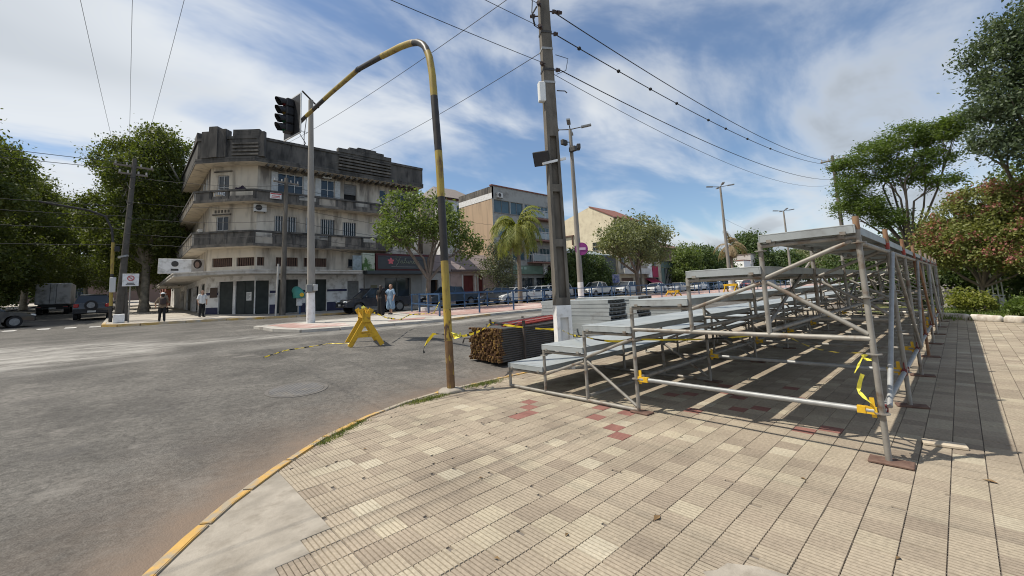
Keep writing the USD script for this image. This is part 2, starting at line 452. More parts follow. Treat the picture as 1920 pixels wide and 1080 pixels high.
g = MB(); g.add([(-3000, -3000, -1.2), (3000, -3000, -1.2), (3000, 3000, -1.2), (-3000, 3000, -1.2)], [[0, 1, 2, 3]])
put("ground", g, M("earth", (0.10, 0.09, 0.06), (0.07, 0.08, 0.04), scale=0.05), kind="structure")

# lawn, plaza, cement patches
LAWN = Polygon([(60, 3.5), (24.5, 3.5), (23.2, 1.2), (22.3, 0.45), (21.6, 0.1), (21.2, -0.55), (20.5, -1.2), (18.5, -3.4), (15, -7), (9, -12), (9, -28), (60, -28)])
CEM1 = Polygon([(-0.1, 3.0), (0.05, 3.35), (0.28, 3.75), (0.55, 4.15), (0.95, 4.62), (1.135, 4.70), (1.135, 3.23), (0.935, 3.23), (0.935, 3.03), (0.735, 3.03), (0.735, 2.63), (0.535, 2.63), (0.535, 2.03), (0.335, 2.03), (0.335, 1.43), (-0.2, 1.43)])
CEM2 = Polygon([(2.335, 1.03), (2.45, 1.17), (2.52, 1.12), (2.62, 1.10), (2.70, 0.97), (2.735, 0.83), (2.735, 0.43), (2.335, 0.43)])
POLEHOLE = Polygon([(3.45, 6.05), (3.6, 5.78), (4.15, 5.72), (4.75, 5.85), (4.9, 6.1)])
kerb_zone = KL.buffer(0.046, cap_style="flat")
plaza = _P.difference(LAWN).difference(kerb_zone)
tiled = plaza.difference(CEM1).difference(CEM2).difference(POLEHOLE).intersection(sbox(-0.5, -8, 60, 7))
s = MB(); s.prism(_P.difference(kerb_zone.buffer(-0.001)), -0.5, -0.012)
pv = put("pavement", s, M("mortar", (0.115, 0.098, 0.082), (0.16, 0.14, 0.12), scale=6, rough=0.95), kind="structure")
s = MB(); s.prism(CEM1, -0.02, 0.002); s.prism(CEM2, -0.02, -0.001)
put("cement_patch", s, M("cement", (0.24, 0.215, 0.178), (0.345, 0.31, 0.26), scale=3.2, rough=0.9, bump=0.35, bscale=40, stain=(0.20, 0.175, 0.14), stain_scale=4.5, stain_lo=0.5, stain_hi=0.72), pv)
s = MB(); s.prism(POLEHOLE.difference(kerb_zone), -0.02, 0.006)
put("soil_patch", s, M("soil", (0.17, 0.135, 0.10), (0.27, 0.23, 0.18), scale=8, rough=0.95, bump=0.6, bscale=30), pv)

# ribbed tiles, 20 cm square
nodes = {"geo": ("geometry", {}), "p": ("principled_bsdf", {"roughness": 0.82, "specular_ior_level": 0.3})}
links = []
nodes["off"] = ("vector_math", {"math_type": "multiply_add", "vector2": (5.0, 5.0, 0.0), "vector3": (-0.675, -0.15, 0.0)})
nodes["fl"] = ("vector_math", {"math_type": "floor"})
nodes["wn"] = ("white_noise_texture", {"dimensions": "3D"})
nodes["rp"] = ("rgb_ramp", {"ramp": [(0.0, (0.2581, 0.2119, 0.1626)), (0.08, (0.2909, 0.2411, 0.1844)), (0.3, (0.3173, 0.2651, 0.2013)), (0.55, (0.3368, 0.2844, 0.2156)), (0.82, (0.3565, 0.3037, 0.2287)), (0.93, (0.3926, 0.3413, 0.253)), (1.0, (0.4253, 0.3801, 0.2935))]})
link_noise("m", nodes, links, None, 1.1, detail=7)
nodes["mr"] = ("map_range", {"from_min": 0.32, "from_max": 0.68, "to_min": 0.80, "to_max": 1.12, "clamp": True})
link_noise("q", nodes, links, None, 38.0, detail=5)
nodes["qr"] = ("map_range", {"from_min": 0.3, "from_max": 0.7, "to_min": 0.80, "to_max": 1.14, "clamp": True})
nodes["mm"] = ("math", {"math_type": "multiply"})
nodes["sc"] = ("vector_math", {"math_type": "scale"})
nodes["bm"] = ("bump", {"strength": 0.3, "distance": 0.004})
links += [("geo.position", "off.vector1"), ("off.vector", "fl.vector1"), ("fl.vector", "wn.vector"), ("wn.value", "rp.fac"), ("mn.fac", "mr.value"), ("qn.fac", "qr.value"), ("mr.result", "mm.value1"), ("qr.result", "mm.value2"),
          ("rp.color", "sc.vector1"), ("mm.value", "sc.scale"), ("sc.vector", "p.base_color"), ("qn.fac", "bm.height"), ("bm.normal", "p.normal")]
TILE = usdkit.material(stage, "/World/Looks/ribbed_tile", nodes, links, surface="p.BSDF")
REDTILE = M("red_tile", (0.26, 0.125, 0.10), (0.21, 0.095, 0.08), scale=5, rough=0.8)
RED = {(21, 22), (20, 21), (19, 20), (18, 20), (21, 22), (23, 17), (21, 16), (23, 15), (20, 14), (19, 13), (26, 12), (28, 10), (29, 9), (26, 6), (27, 5), (31, 11), (32, 12), (33, 8), (30, 14), (29, 15), (34, 13), (36, 9)}
rt_ = random.Random(5)


def tile_shape(mb, x, y, ribs, dz, cut=None):
    ta, tb = rt_.gauss(0, 0.006), rt_.gauss(0, 0.006)      # each tile has settled a little
    chip = rt_.random() < 0.10
    ck, ce = rt_.randrange(6), rt_.random() < 0.5
    n = 6 if ribs else 1
    w = 0.1945 / n
    for k in range(n):
        x0, x1 = x + 0.003 + k * w, x + 0.003 + (k + 1) * w
        y0, y1 = y + 0.003, y + 0.197
        c = 0.0045 if ribs else 0.0015
        if cut is not None:
            q = sbox(x0 + c * 0.6, y0, x1 - c * 0.6, y1).intersection(cut)
            if q.area > 2e-5:
                mb.prism(q, -0.016, dz)
            continue
        v = [(x0 + 0.0012, y0, -0.014), (x1 - 0.0012, y0, -0.014), (x1 - 0.0012, y1, -0.014), (x0 + 0.0012, y1, -0.014), (x0 + c, y0 + 0.001, dz), (x1 - c, y0 + 0.001, dz), (x1 - c, y1 - 0.001, dz), (x0 + c, y1 - 0.001, dz)]
        if chip and ribs and k == ck:                       # a broken rib end
            cut_ = rt_.uniform(0.02, 0.08)
            v = [(q[0], q[1] + (cut_ if ce and j < 1 else 0), q[2]) if False else (q[0], (max(q[1], y0 + cut_) if ce else min(q[1], y1 - cut_)), q[2]) for j, q in enumerate(v)]
        v = [(q[0], q[1], q[2] + ta * (q[0] - x - 0.1) + tb * (q[1] - y - 0.1)) for q in v]
        mb.add(v, [[4, 5, 6, 7], [0, 1, 5, 4], [1, 2, 6, 5], [2, 3, 7, 6], [3, 0, 4, 7]])


cells = []
for i in range(-3, 250):
    for j in range(-40, 32):
        x, y = 0.135 + 0.2 * i, 0.03 + 0.2 * j
        d = math.hypot(x + 0.1, y + 0.1)
        if d > 30 or x > 48:
            continue
        az = math.atan2(y + 0.1, x + 0.1) - YAW
        if abs(az) > 1.05 and d > 1.5:
            continue
        b = sbox(x, y, x + 0.2, y + 0.2)
        if not tiled.intersects(b):
            continue
        inside = tiled.contains(b)
        cells.append((d * (1.0 if abs(az) < 0.93 else 3.0) if d > 1.9 else 50 + d, d, i, j, x, y, inside))
cells.sort()
rest, restred = MB(), MB()
for k, (_, d, i, j, x, y, inside) in enumerate(cells):
    mb = MB()
    tile_shape(mb, x, y, d < 10.5, rt_.uniform(-0.0014, 0.0014), None if inside else tiled)
    if not mb.n:
        continue
    red = (i, j) in RED
    if k < 299:
        put("tile", mb, REDTILE if red else TILE, pv)
    elif red:
        restred.add(*mb.arr())
    else:
        rest.add(*mb.arr())
put("tiles", rest, TILE, pv, kind="stuff")
put("red_tiles", restred, REDTILE, pv, kind="stuff")

# kerb of the near corner, stone by stone
YK = M("kerb_paint", (0.52, 0.315, 0.085), (0.42, 0.26, 0.08), scale=5, rough=0.85, stain=(0.30, 0.25, 0.18), stain_scale=6.5, stain_lo=0.45, stain_hi=0.57, bump=0.4, bscale=25)
GK = M("kerb_worn", (0.33, 0.29, 0.23), (0.26, 0.22, 0.17), scale=5, rough=0.9, stain=(0.50, 0.32, 0.08), stain_scale=2.5, stain_lo=0.53, stain_hi=0.62, bump=0.4, bscale=25)
kb = thing("kerb", None, None, (0, 0, 0), kind="structure")
L = 4.0
while L < min(KL.length, 60):
    stp = rt_.uniform(0.5, 0.72) if L < 22 else 3.0
    seg = shapely.ops.substring(KL, L, L + stp - 0.02) if hasattr(shapely, "ops") else None
    c = seg.centroid
    q = seg.buffer(0.05, cap_style="flat").union(Point(0, 0).buffer(1e-9)) if False else seg.buffer(0.040, cap_style="flat")
    mb = MB(); mb.prism(q, -0.14, 0.012 + rt_.uniform(-0.006, 0.006))
    qt = q.buffer(-0.008)
    mb.prism(qt, 0.0, 0.019)
    put("kerb_stone", mb, GK if 2.9 < c.x < 5.4 and c.y > 5.5 else YK, kb)
    L += stp
mb = MB(); mb.prism(kerb_zone.difference(KL.buffer(0.0395, cap_style="flat")).intersection(_P), -0.1, -0.004)
put("kerb_joint", mb, LOOKS["cement"], kb)

# the median of the avenue
MED = Polygon([(4.05, 20.5), (4.3, 18.4), (4.9, 17.15), (6.2, 16.8), (8.4, 16.6), (10.7, 16.35), (14, 17.0), (18, 17.2), (130, 17.4), (130, 25.0), (14, 24.9), (12.4, 24.2), (9.8, 22.2), (8.2, 21.5), (6.3, 21.3), (4.9, 21.1)])
CON = M("pale_concrete", (0.42, 0.40, 0.36), (0.33, 0.31, 0.28), scale=1.5, rough=0.9, stain=(0.22, 0.20, 0.18), stain_scale=1.2, stain_lo=0.55, stain_hi=0.7)
def up(o): return lambda x, y: G(x, y) + o
def slab(mb, poly, top, depth, step=1.5):
    v, f = sheet(poly, step, up(top))
    mb.add(v, f)
    for gpart in getattr(poly, "geoms", [poly]):
        c = np.array(gpart.exterior.segmentize(step).coords)
        z = G(c[:, 0], c[:, 1]) + top
        t = np.c_[c, z]; b = np.c_[c, z - depth]
        n = len(c)
        mb.add(np.vstack([t, b]), [[i, i + n, i + 1 + n, i + 1] if Polygon(gpart.exterior).exterior.is_ccw else [i, i + 1, i + 1 + n, i + n] for i in range(n - 1)])
mb = MB(); slab(mb, MED, 0.07, 0.3)
md = put("median", mb, CON, kind="structure")
nodes = {"geo": ("geometry", {}), "p": ("principled_bsdf", {"roughness": 0.85}), "b": ("brick_texture", {"scale": 4.0, "color1": (0.30, 0.17, 0.148), "color2": (0.37, 0.235, 0.205), "mortar": (0.30, 0.22, 0.19), "mortar_size": 0.03, "brick_width": 0.8, "row_height": 0.4})}
links = [("geo.position", "b.vector")]
link_noise("s", nodes, links, None, 0.8, detail=7)
nodes["sr"] = ("map_range", {"from_min": 0.48, "from_max": 0.7, "clamp": True})
nodes["sc"] = ("mix", {"mix_type": "mix", "color2": (0.52, 0.46, 0.42)})
links += [("sn.fac", "sr.value"), ("sr.result", "sc.fac"), ("b.color", "sc.color1"), ("sc.color", "p.base_color")]
PINK = usdkit.material(stage, "/World/Looks/pink_pavers", nodes, links, surface="p.BSDF")
mb = MB()
for q in (Polygon([(4.5, 20.6), (4.75, 18.5), (5.2, 17.6), (6.8, 17.3), (7.0, 18.4), (5.9, 19.6), (5.6, 20.8)]), Polygon([(11.2, 19.5), (12.0, 17.9), (14, 17.5), (18, 17.7), (128, 17.9), (128, 24.5), (14.2, 24.4), (12.2, 23.4)]), Polygon([(8.6, 17.6), (10.2, 17.2), (10.8, 18.0), (9.2, 18.4)])):
    v, f = sheet(q, 1.5, up(0.075)); mb.add(v, f)
put("pink_paving", mb, PINK, md)
YK2 = M("far_kerb_paint", (0.50, 0.30, 0.05), (0.40, 0.36, 0.30), scale=1.3, rough=0.85)
ring = np.array(MED.exterior.segmentize(1.6).coords)
for a, b in zip(ring[:-1], ring[1:]):
    if a[0] > 45 or b[0] > 45:
        continue
    mb = MB()
    d = (b - a) / np.linalg.norm(b - a) * 0.01
    A, B = a + d, b - d
    mb.bar((*A, G(*A) + 0.02), (*B, G(*B) + 0.02), 0.16, 0.13)
    put("kerb_stone", mb, YK2 if (10 < a[0] < 13 or a[0] > 20) else CON, md)

# far pavement in front of the buildings, and along the side street
def SW(x, y):
    x, y = np.asarray(x, float), np.asarray(y, float)
    return G(x, y) + 0.10 + 0.14 * np.clip((y - 31) / 3, 0, 1) * sm((x - 1) / 4)
FARW = M("far_paving", (0.33, 0.30, 0.26), (0.42, 0.385, 0.33), scale=1.0, rough=0.9, stain=(0.22, 0.20, 0.17), stain_scale=0.7, stain_lo=0.52, stain_hi=0.7)
farp = Polygon([(-0.9, 32.0), (-0.3, 31.3), (0.6, 31.0), (130, 31.0), (130, 36), (5, 36), (5, 140), (-0.9, 140)])
mb = MB(); v, f = sheet(farp, 1.5, SW); mb.add(v, f)
fp = put("far_pavement", mb, FARW, kind="structure")
fl_ = LineString([(-0.9, 120), (-0.9, 32.0), (-0.3, 31.3), (0.6, 31.0), (60, 31.0)]).segmentize(2.0)
fc = np.array(fl_.coords)
for a, b in zip(fc[:-1], fc[1:]):
    d = (b - a) / max(np.linalg.norm(b - a), 1e-6) * 0.012
    A, B = a + d, b - d
    mb = MB(); mb.bar((*A, G(*A) + 0.03), (*B, G(*B) + 0.03), 0.15, 0.17)
    if np.linalg.norm(b - a) > 0.1:
        put("kerb_stone", mb, YK2 if a[1] < 36 and a[0] < 12 else CON, fp)
lp = Polygon([(-11, 31.5), (-10.5, 31.5), (-10.5, 140), (-60, 140), (-60, 31.5)])
mb = MB(); v, f = sheet(lp, 3.0, lambda x, y: G(x, y) + 0.1); mb.add(v, f)
put("left_pavement", mb, FARW, kind="structure")
# crossing dashes at the mouth of the side street
dsh = thing("crossing_marks", None, None, kind="structure")
for x, y in ((-4.6, 33.4), (-3.4, 33.2), (-2.4, 32.9), (-1.45, 32.5)):
    mb = MB(); q = sbox(x, y - 0.5, x + 0.45, y + 0.5); v, f = sheet(q, 0.5, lambda a, b: RZ(a, b) + 0.012); mb.add(v, f)
    put("painted_stripe", mb, M("worn_white", (0.6, 0.59, 0.56), (0.3, 0.29, 0.28), scale=3), dsh)

# lawn with whitewashed edging stones
mb = MB(); v, f = sheet(LAWN, 0.8, lambda x, y: 0.02 + 0.05 * meshkit.noise(np.c_[x, y, x * 0])); mb.add(v, f)
put("lawn", mb, M("grass_ground", (0.085, 0.11, 0.03), (0.16, 0.15, 0.06), scale=1.6, rough=0.95), kind="structure")
rs = np.random.default_rng(11)
edge = LineString([(24.0, 2.6), (23.2, 1.2), (22.3, 0.45), (21.6, 0.1), (21.2, -0.55), (20.5, -1.2), (18.5, -3.4), (16.5, -5.4)])
WST = M("whitewash", (0.62, 0.59, 0.53), (0.40, 0.35, 0.29), scale=4, rough=0.9, stain=(0.30, 0.24, 0.19), stain_scale=3)
L = 0.2
while L < edge.length - 0.4:
    w = rs.uniform(0.55, 0.95)
    p0, p1 = edge.interpolate(L), edge.interpolate(L + w)
    mb = MB(); mb.rbox((0, 0, 0.09), (w * 0.95, 0.24, 0.24), 0.06)
    v, f = mb.arr(); v = v + 0.03 * (meshkit.noise(v * 6 + L) - 0.5)[:, None]
    t = thing("edging_stone", "whitewashed edging stone in the row between paving and lawn", "stone", ((p0.x + p1.x) / 2, (p0.y + p1.y) / 2, 0), math.atan2(p1.y - p0.y, p1.x - p0.x), "whitewashed stones edging the lawn")
    put("stone", (v, f), WST, t, smooth=50)
    L += w + 0.05


def blades(mb, cx, cy, rx, ry, n, h, zf, seed, w=0.012):
    r = np.random.default_rng(seed)
    q = r.normal(0, 0.45, (n, 2)) * (rx, ry) + (cx, cy)
    z = zf(q[:, 0], q[:, 1])
    ang = r.uniform(0, 6.28, n); hh = h * r.uniform(0.4, 1.2, n); lean = r.normal(0, 0.45, (n, 2)) * hh[:, None]
    dx = np.c_[np.cos(ang), np.sin(ang), 0 * ang] * w
    b = np.c_[q, z]
    tip = b + np.c_[lean, hh]
    v = np.stack([b - dx, b + dx, tip], 1).reshape(-1, 3)
    mb.add(v, np.arange(3 * n).reshape(-1, 3))


mb = MB()
blades(mb, 3.55, 5.88, 0.5, 0.10, 700, 0.05, lambda x, y: 0 * x, 3, 0.006)
blades(mb, 4.75, 6.02, 0.5, 0.12, 600, 0.05, lambda x, y: 0 * x, 4, 0.006)
for t_ in np.linspace(0.2, 1, 6):
    blades(mb, 1.55 + 0.75 * t_, 5.02 + 0.55 * t_, 0.14, 0.07, 160, 0.035, lambda x, y: 0 * x, 5 + int(9 * t_), 0.005)
put("kerb_grass", mb, leafmat("grass_leaf", (0.08, 0.12, 0.03), (0.17, 0.18, 0.06), scale=9), kind="stuff", label="short green grass growing along the kerb and round the signal pole", cat="grass")
mb = MB()
for k in range(60):
    x, y = rs.uniform(21.8, 32), rs.uniform(-9, 2)
    if LAWN.contains(Point(x, y)):
        blades(mb, x, y, 0.9, 0.9, 260, 0.16, lambda a, b: 0 * a + 0.03, 100 + k, 0.018)
put("lawn_grass", mb, leafmat("lawn_leaf", (0.075, 0.13, 0.025), (0.15, 0.19, 0.05), scale=2), kind="stuff", label="green grass and low ground cover of the lawn beyond the paving", cat="grass")

# manhole cover in the road
t = thing("manhole_cover", "round dark iron manhole cover set in the asphalt near the corner kerb", "manhole cover", (2.37, 8.5, float(RZ(2.37, 8.5))))
nz = (float(RZ(2.37, 8.9)) - float(RZ(2.37, 8.1))) / 0.8
IRON = M("cast_iron", (0.10, 0.097, 0.095), (0.135, 0.13, 0.125), scale=5, rough=0.6, stain=(0.16, 0.145, 0.125), stain_scale=4)
mb = MB(); c = trimesh.creation.annulus(0.455, 0.52, 0.03, sections=48); v = np.array(c.vertices); v[:, 2] += v[:, 1] * nz - 0.006; mb.add(v, c.faces); put("rim", mb, M("iron_rim", (0.10, 0.094, 0.086), (0.13, 0.12, 0.11), scale=5, rough=0.9), t)
mb = MB(); c = trimesh.creation.cylinder(0.45, 0.03, sections=48); v = np.array(c.vertices); v[:, 2] += v[:, 1] * nz - 0.004; mb.add(v, c.faces)
for k in range(-8, 9):
    for j in range(-8, 9):
        if math.hypot(k, j) < 8.4 and (k + j) % 2 == 0:
            mb.box((k * 0.053, j * 0.053, 0.011 + j * 0.053 * nz), (0.03, 0.03, 0.005))
put("lid", mb, IRON, t)

# ---------------------------------------------------------------- buildings
GLASS = M("dark_glass", (0.02, 0.026, 0.032), rough=0.06, spec=0.6)
GLASSB = M("blue_glass", (0.05, 0.085, 0.10), (0.03, 0.05, 0.06), scale=0.8, rough=0.08, spec=0.6)
FRAMEW = M("window_white", (0.55, 0.55, 0.53), (0.45, 0.44, 0.42), scale=6, rough=0.6)
FRAMEG = M("window_grey", (0.20, 0.20, 0.195), (0.15, 0.15, 0.145), scale=6, rough=0.6)
WOODD = M("brown_shutter", (0.14, 0.085, 0.06), (0.10, 0.06, 0.045), scale=5, rough=0.75)
GREENM = M("dark_green_metal", (0.016, 0.022, 0.021), (0.03, 0.038, 0.036), scale=3, rough=0.55)
VOID = M("dark_interior", (0.012, 0.011, 0.011), rough=0.9)
INTW = M("shadowed_room", (0.05, 0.045, 0.04), rough=0.9)


def basis(P0, P1):
    P0, P1 = np.array(P0, float), np.array(P1, float)
    L = np.linalg.norm(P1 - P0); d = (P1 - P0) / L
    return P0, d, np.array([d[1], -d[0]]), L


def facade(parent, P0, P1, z0, z1, mat, ops=(), thick=0.25, name="wall", gable=None):
    """A wall from P0 to P1 (left to right seen from outside) with real openings, each filled by its own window, door or shutter.
    ops: (u0, u1, zlow, zhigh, kind)."""
    P0, d, o, L = basis(P0, P1)
    e = 0.004
    poly = Polygon([(e, z0), (L - e, z0), (L - e, z1), (e, z1)]) if gable is None else Polygon(gable)
    for (u0, u1, a, b, k) in ops:
        poly = poly.difference(sbox(u0, a, u1, b))
    m = MB(); m.wall(poly, P0, d, o, -thick, 0.0)
    w = put(name, m, mat, parent, world=True)
    for (u0, u1, a, b, k) in ops:
        opening(parent, P0, d, o, u0, u1, a, b, k)
    return w


def wb(m, P0, d, o, u0, u1, z0, z1, t0, t1):
    m.wall(sbox(u0, z0, u1, z1), P0, d, o, t0, t1)


def opening(parent, P0, d, o, u0, u1, a, b, k):
    q = lambda *s: wb(m, P0, d, o, *s)
    if k in ("win", "winw", "grid", "bars", "band", "balc"):
        f = 0.06
        m = MB()
        q(u0, u1, a, a + f, -0.16, -0.08); q(u0, u1, b - f, b, -0.16, -0.08); q(u0, u0 + f, a + f, b - f, -0.16, -0.08); q(u1 - f, u1, a + f, b - f, -0.16, -0.08)
        n = max(1, int(round((u1 - u0) / (0.55 if k != "band" else 1.2))))
        for i in range(1, n):
            u = u0 + (u1 - u0) * i / n
            q(u - 0.025, u + 0.025, a + f, b - f, -0.155, -0.085)
        if k == "grid":
            q(u0 + f, u1 - f, (a + b) / 2 - 0.02, (a + b) / 2 + 0.02, -0.15, -0.09)
        fr = put("window", m, FRAMEW if k in ("winw", "grid", "balc") else FRAMEG, parent, world=True)
        m = MB(); q(u0 + 0.01, u1 - 0.01, a + 0.01, b - 0.01, -0.145, -0.125); put("pane", m, GLASSB if k in ("band", "balc") else GLASS, fr, world=True)
        m = MB(); q(u0 - 0.06, u1 + 0.06, a - 0.07, a - 0.005, -0.05, 0.06); put("sill", m, FRAMEG, fr, world=True)
        if k == "bars":
            for i in range(int((u1 - u0) / 0.17) + 1):
                u = u0 + 0.06 + i * 0.17
                if u < u1 - 0.03:
                    m = MB(); q(u - 0.022, u + 0.022, a, b, -0.06, -0.02); put("bar", m, FRAMEW if (u1 - u0) < 2 else WOODD, fr, world=True)
        if k == "balc":
            m = MB(); q(u0, u1, a + 0.85, a + 0.92, 0.02, 0.08)
            for i in range(int((u1 - u0) / 0.25)):
                q(u0 + 0.1 + i * 0.25, u0 + 0.14 + i * 0.25, a, a + 0.85, 0.03, 0.06)
            put("railing", m, FRAMEW, fr, world=True)
    elif k == "slat":
        m = MB(); q(u0, u1, a, b, -0.2, -0.17); bk = put("louvre_window", m, VOID, parent, world=True)
        n = max(2, int((u1 - u0) / 0.15))
        for i in range(n):
            u = u0 + (u1 - u0) * (i + 0.5) / n
            m = MB(); q(u - 0.045, u + 0.045, a, b, -0.14, -0.10); put("slat", m, WOODD, bk, world=True)
    elif k in ("roller", "halfroller"):
        lo = a if k == "roller" else a + (b - a) * 0.38
        m = MB(); q(u0, u1, a, b, -0.22, -0.19); bk = put("window", m, VOID, parent, world=True)
        n = max(3, int((b - lo) / 0.09))
        m = MB()
        for i in range(n):
            z = lo + (b - lo) * i / n
            q(u0, u1, z, z + (b - lo) / n - 0.012, -0.12, -0.09 + 0.012 * (i % 2))
        put("roller_shutter", m, FRAMEG, bk, world=True)
    elif k in ("open_shut",):
        opening(parent, P0, d, o, u0, u1, a, b, "grid")
        for s_, u in ((-1, u0), (1, u1)):
            m = MB(); q(min(u, u + s_ * 0.42), max(u, u + s_ * 0.42), a, b, 0.01, 0.05)
            for i in range(9):
                z = a + (b - a) * (i + 0.2) / 9
                q(min(u + s_ * 0.05, u + s_ * 0.37), max(u + s_ * 0.05, u + s_ * 0.37), z, z + 0.06, 0.05, 0.065)
            put("shutter", m, M("pale_shutter", (0.52, 0.53, 0.52), (0.40, 0.41, 0.40), scale=5, rough=0.6), parent, world=True)
    elif k.startswith("door"):
        mt = {"door": GREENM, "doorr": M("dark_red_door", (0.085, 0.014, 0.014), (0.11, 0.02, 0.018), scale=4, rough=0.6), "doorg": FRAMEG, "doorb": WOODD}[k]
        m = MB(); q(u0, u1, a, b, -0.16, -0.12); dr = put("door", m, mt, parent, world=True)
        n = max(1, int(round((u1 - u0) / 0.75)))
        for i in range(n):
            x0, x1 = u0 + (u1 - u0) * i / n + 0.03, u0 + (u1 - u0) * (i + 1) / n - 0.03
            for (c, e) in ((0.04, 0.5), (0.53, 0.96)):
                m = MB(); q(x0, x1, a + (b - a) * c, a + (b - a) * e, -0.12, -0.095); put("door_panel", m, mt, dr, world=True)
    elif k == "shop":
        m = MB(); q(u0, u1, a, b, -0.9, -0.86); sp = put("shop_front", m, VOID, parent, world=True)
        n = max(1, int(round((u1 - u0) / 1.2)))
        for i in range(n + 1):
            u = u0 + (u1 - u0 - 0.06) * i / n
            m = MB(); q(u, u + 0.06, a, b, -0.3, -0.22); put("mullion", m, FRAMEG, sp, world=True)
        m = MB(); q(u0, u1, a, b, -0.27, -0.255); put("pane", m, GLASS, sp, world=True)
    else:
        m = MB(); q(u0, u1, a, b, -0.5, -0.46); put("opening", m, VOID, parent, world=True)


def slab_ring(parent, outer, inner, z0, z1, mat, name):
    m = MB(); m.prism(outer.difference(inner), z0, z1); return put(name, m, mat, parent, world=True)


# ---- the corner building
STUC = M("old_cream_stucco", (0.62, 0.56, 0.465), (0.50, 0.45, 0.375), scale=0.9, rough=0.92, stain=(0.16, 0.14, 0.12), stain_scale=1.5, stain_stretch=(1.0, 1.0, 0.16), stain_lo=0.46, stain_hi=0.70, zstain=(9.6, 11.9, 0.17), bump=0.25, bscale=18)
STUCL = M("cream_stucco", (0.66, 0.59, 0.48), (0.58, 0.515, 0.415), scale=0.9, rough=0.92, stain=(0.20, 0.175, 0.145), stain_scale=1.6, stain_stretch=(1, 1, 0.18), stain_lo=0.50, stain_hi=0.76)
GRIM = M("blackened_stucco", (0.05, 0.048, 0.045), (0.115, 0.107, 0.097), scale=1.5, rough=0.95, stretch=(1, 1, 0.3), stain=(0.03, 0.029, 0.028), stain_scale=2.2, stain_stretch=(1, 1, 0.3), stain_lo=0.5, stain_hi=0.66, bump=0.3, bscale=15)
GRIM2 = M("stained_balcony", (0.075, 0.07, 0.064), (0.19, 0.172, 0.148), scale=1.8, rough=0.95, stretch=(1, 1, 0.45), stain=(0.04, 0.038, 0.035), stain_scale=2.5, stain_stretch=(1, 1, 0.3), stain_lo=0.5, stain_hi=0.68, bump=0.3, bscale=15)
GRIML = M("pale_balcony", (0.40, 0.36, 0.30), (0.30, 0.27, 0.225), scale=1.5, rough=0.95, stain=(0.12, 0.11, 0.10), stain_scale=2.2, stain_stretch=(1, 1, 0.4), stain_lo=0.52, stain_hi=0.7)
WHT = M("shop_white", (0.72, 0.715, 0.70), (0.64, 0.63, 0.615), scale=2, rough=0.85, stain=(0.36, 0.34, 0.31), stain_scale=2)
NAVY = M("navy_band", (0.03, 0.032, 0.07), (0.045, 0.045, 0.085), scale=3, rough=0.8)
A_, B_, C_, D_ = (4.1, 36.5), (5.5, 34.95), (6.6, 34.0), (19.8, 34.0)
E_ = (4.1, 66.0)
FOOT = Polygon([D_, C_, B_, A_, E_, (13, 66), (13, 48), (19.8, 48)])
Zb = 0.86
cb = thing("corner_building", "weathered cream three storey corner building with dark balconies and blackened stepped parapet", "building", (6.6, 34, Zb))
S = 33.1 / 34
# upper walls
uu = lambda x: x - 6.6
facade(cb, C_, D_, 4.1, 12.2, STUC, [(uu(7.9), uu(9.7), 9.75, 11.42, "open_shut"), (uu(11.0), uu(12.1), 9.75, 11.40, "open_shut"), (uu(12.85), uu(13.9), 9.9, 11.30, "halfroller"), (uu(15.95), uu(16.6), 9.8, 11.25, "grid"), (uu(17.4), uu(18.6), 9.8, 11.25, "winw"),
                                    (uu(7.75), uu(9.25), 6.75, 8.10, "bars"), (uu(9.9), uu(10.3), 6.9, 8.15, "bars"), (uu(11.0), uu(12.1), 6.75, 8.15, "bars"), (uu(12.75), uu(13.85), 6.75, 8.05, "bars"), (uu(16.2), uu(17.2), 6.75, 8.05, "bars"),
                                    (uu(7.9), uu(9.4), 4.32, 5.0, "slat"), (uu(9.8), uu(11.5), 4.32, 5.0, "slat"), (uu(13.2), uu(13.95), 4.35, 5.0, "win"), (0.1, 0.55, 4.36, 4.98, "slat")])
lB = math.hypot(C_[0] - B_[0], C_[1] - B_[1]); lA = math.hypot(B_[0] - A_[0], B_[1] - A_[1])
facade(cb, B_, C_, 4.1, 12.2, STUCL, [(0.12, lB - 0.08, 4.36, 4.98, "slat")])
facade(cb, A_, B_, 4.1, 12.2, STUCL, [(0.55, 1.45, 9.3, 11.1, "grid"), (0.55, 1.5, 6.0, 8.05, "grid"), (0.35, 1.9, 4.36, 5.0, "slat")])
ops = []
for k in range(7):
    y = 2.0 + k * 3.9
    ops += [(y, y + 1.1, 9.3, 11.2, "open_shut"), (y, y + 1.1, 6.0, 8.05, "grid"), (y + 0.1, y + 0.9, 4.36, 5.0, "slat")]
LL = E_[1] - A_[1]
facade(cb, E_, A_, 4.1, 12.2, STUC, [(LL - u1, LL - u0, a, b, k) for (u0, u1, a, b, k) in ops])
facade(cb, D_, (19.8, 48), 1.0, 13.2, GRIM2, [])
facade(cb, (13, 66), E_, 1.0, 13.2, GRIM2, [])
m = MB(); m.prism(FOOT.buffer(-0.3), 12.15, 12.3); put("roof", m, GRIM, cb, world=True)
# small brackets over the facet door and letters-like ornaments
for k in range(5):
    P0, d, o, L = basis(A_, B_)
    m = MB(); wb(m, P0, d, o, 0.45 + k * 0.25, 0.56 + k * 0.25, 8.3, 8.5, 0.0, 0.05); put("ornament", m, GRIM2, cb, world=True)
for k, zz_ in enumerate((8.02, 11.22)):
    P0, d, o, L = basis(A_, B_)
    m = MB(); wb(m, P0, d, o, 0.3, 1.7, zz_ + 0.1, zz_ + 0.18, 0.0, 0.1); put("hood", m, GRIM2, cb, world=True)


def outset(dd): return FOOT.buffer(dd, join_style="mitre", mitre_limit=2.0)


CLIP_R = sbox(-10, 0, 19.8, 66.0)
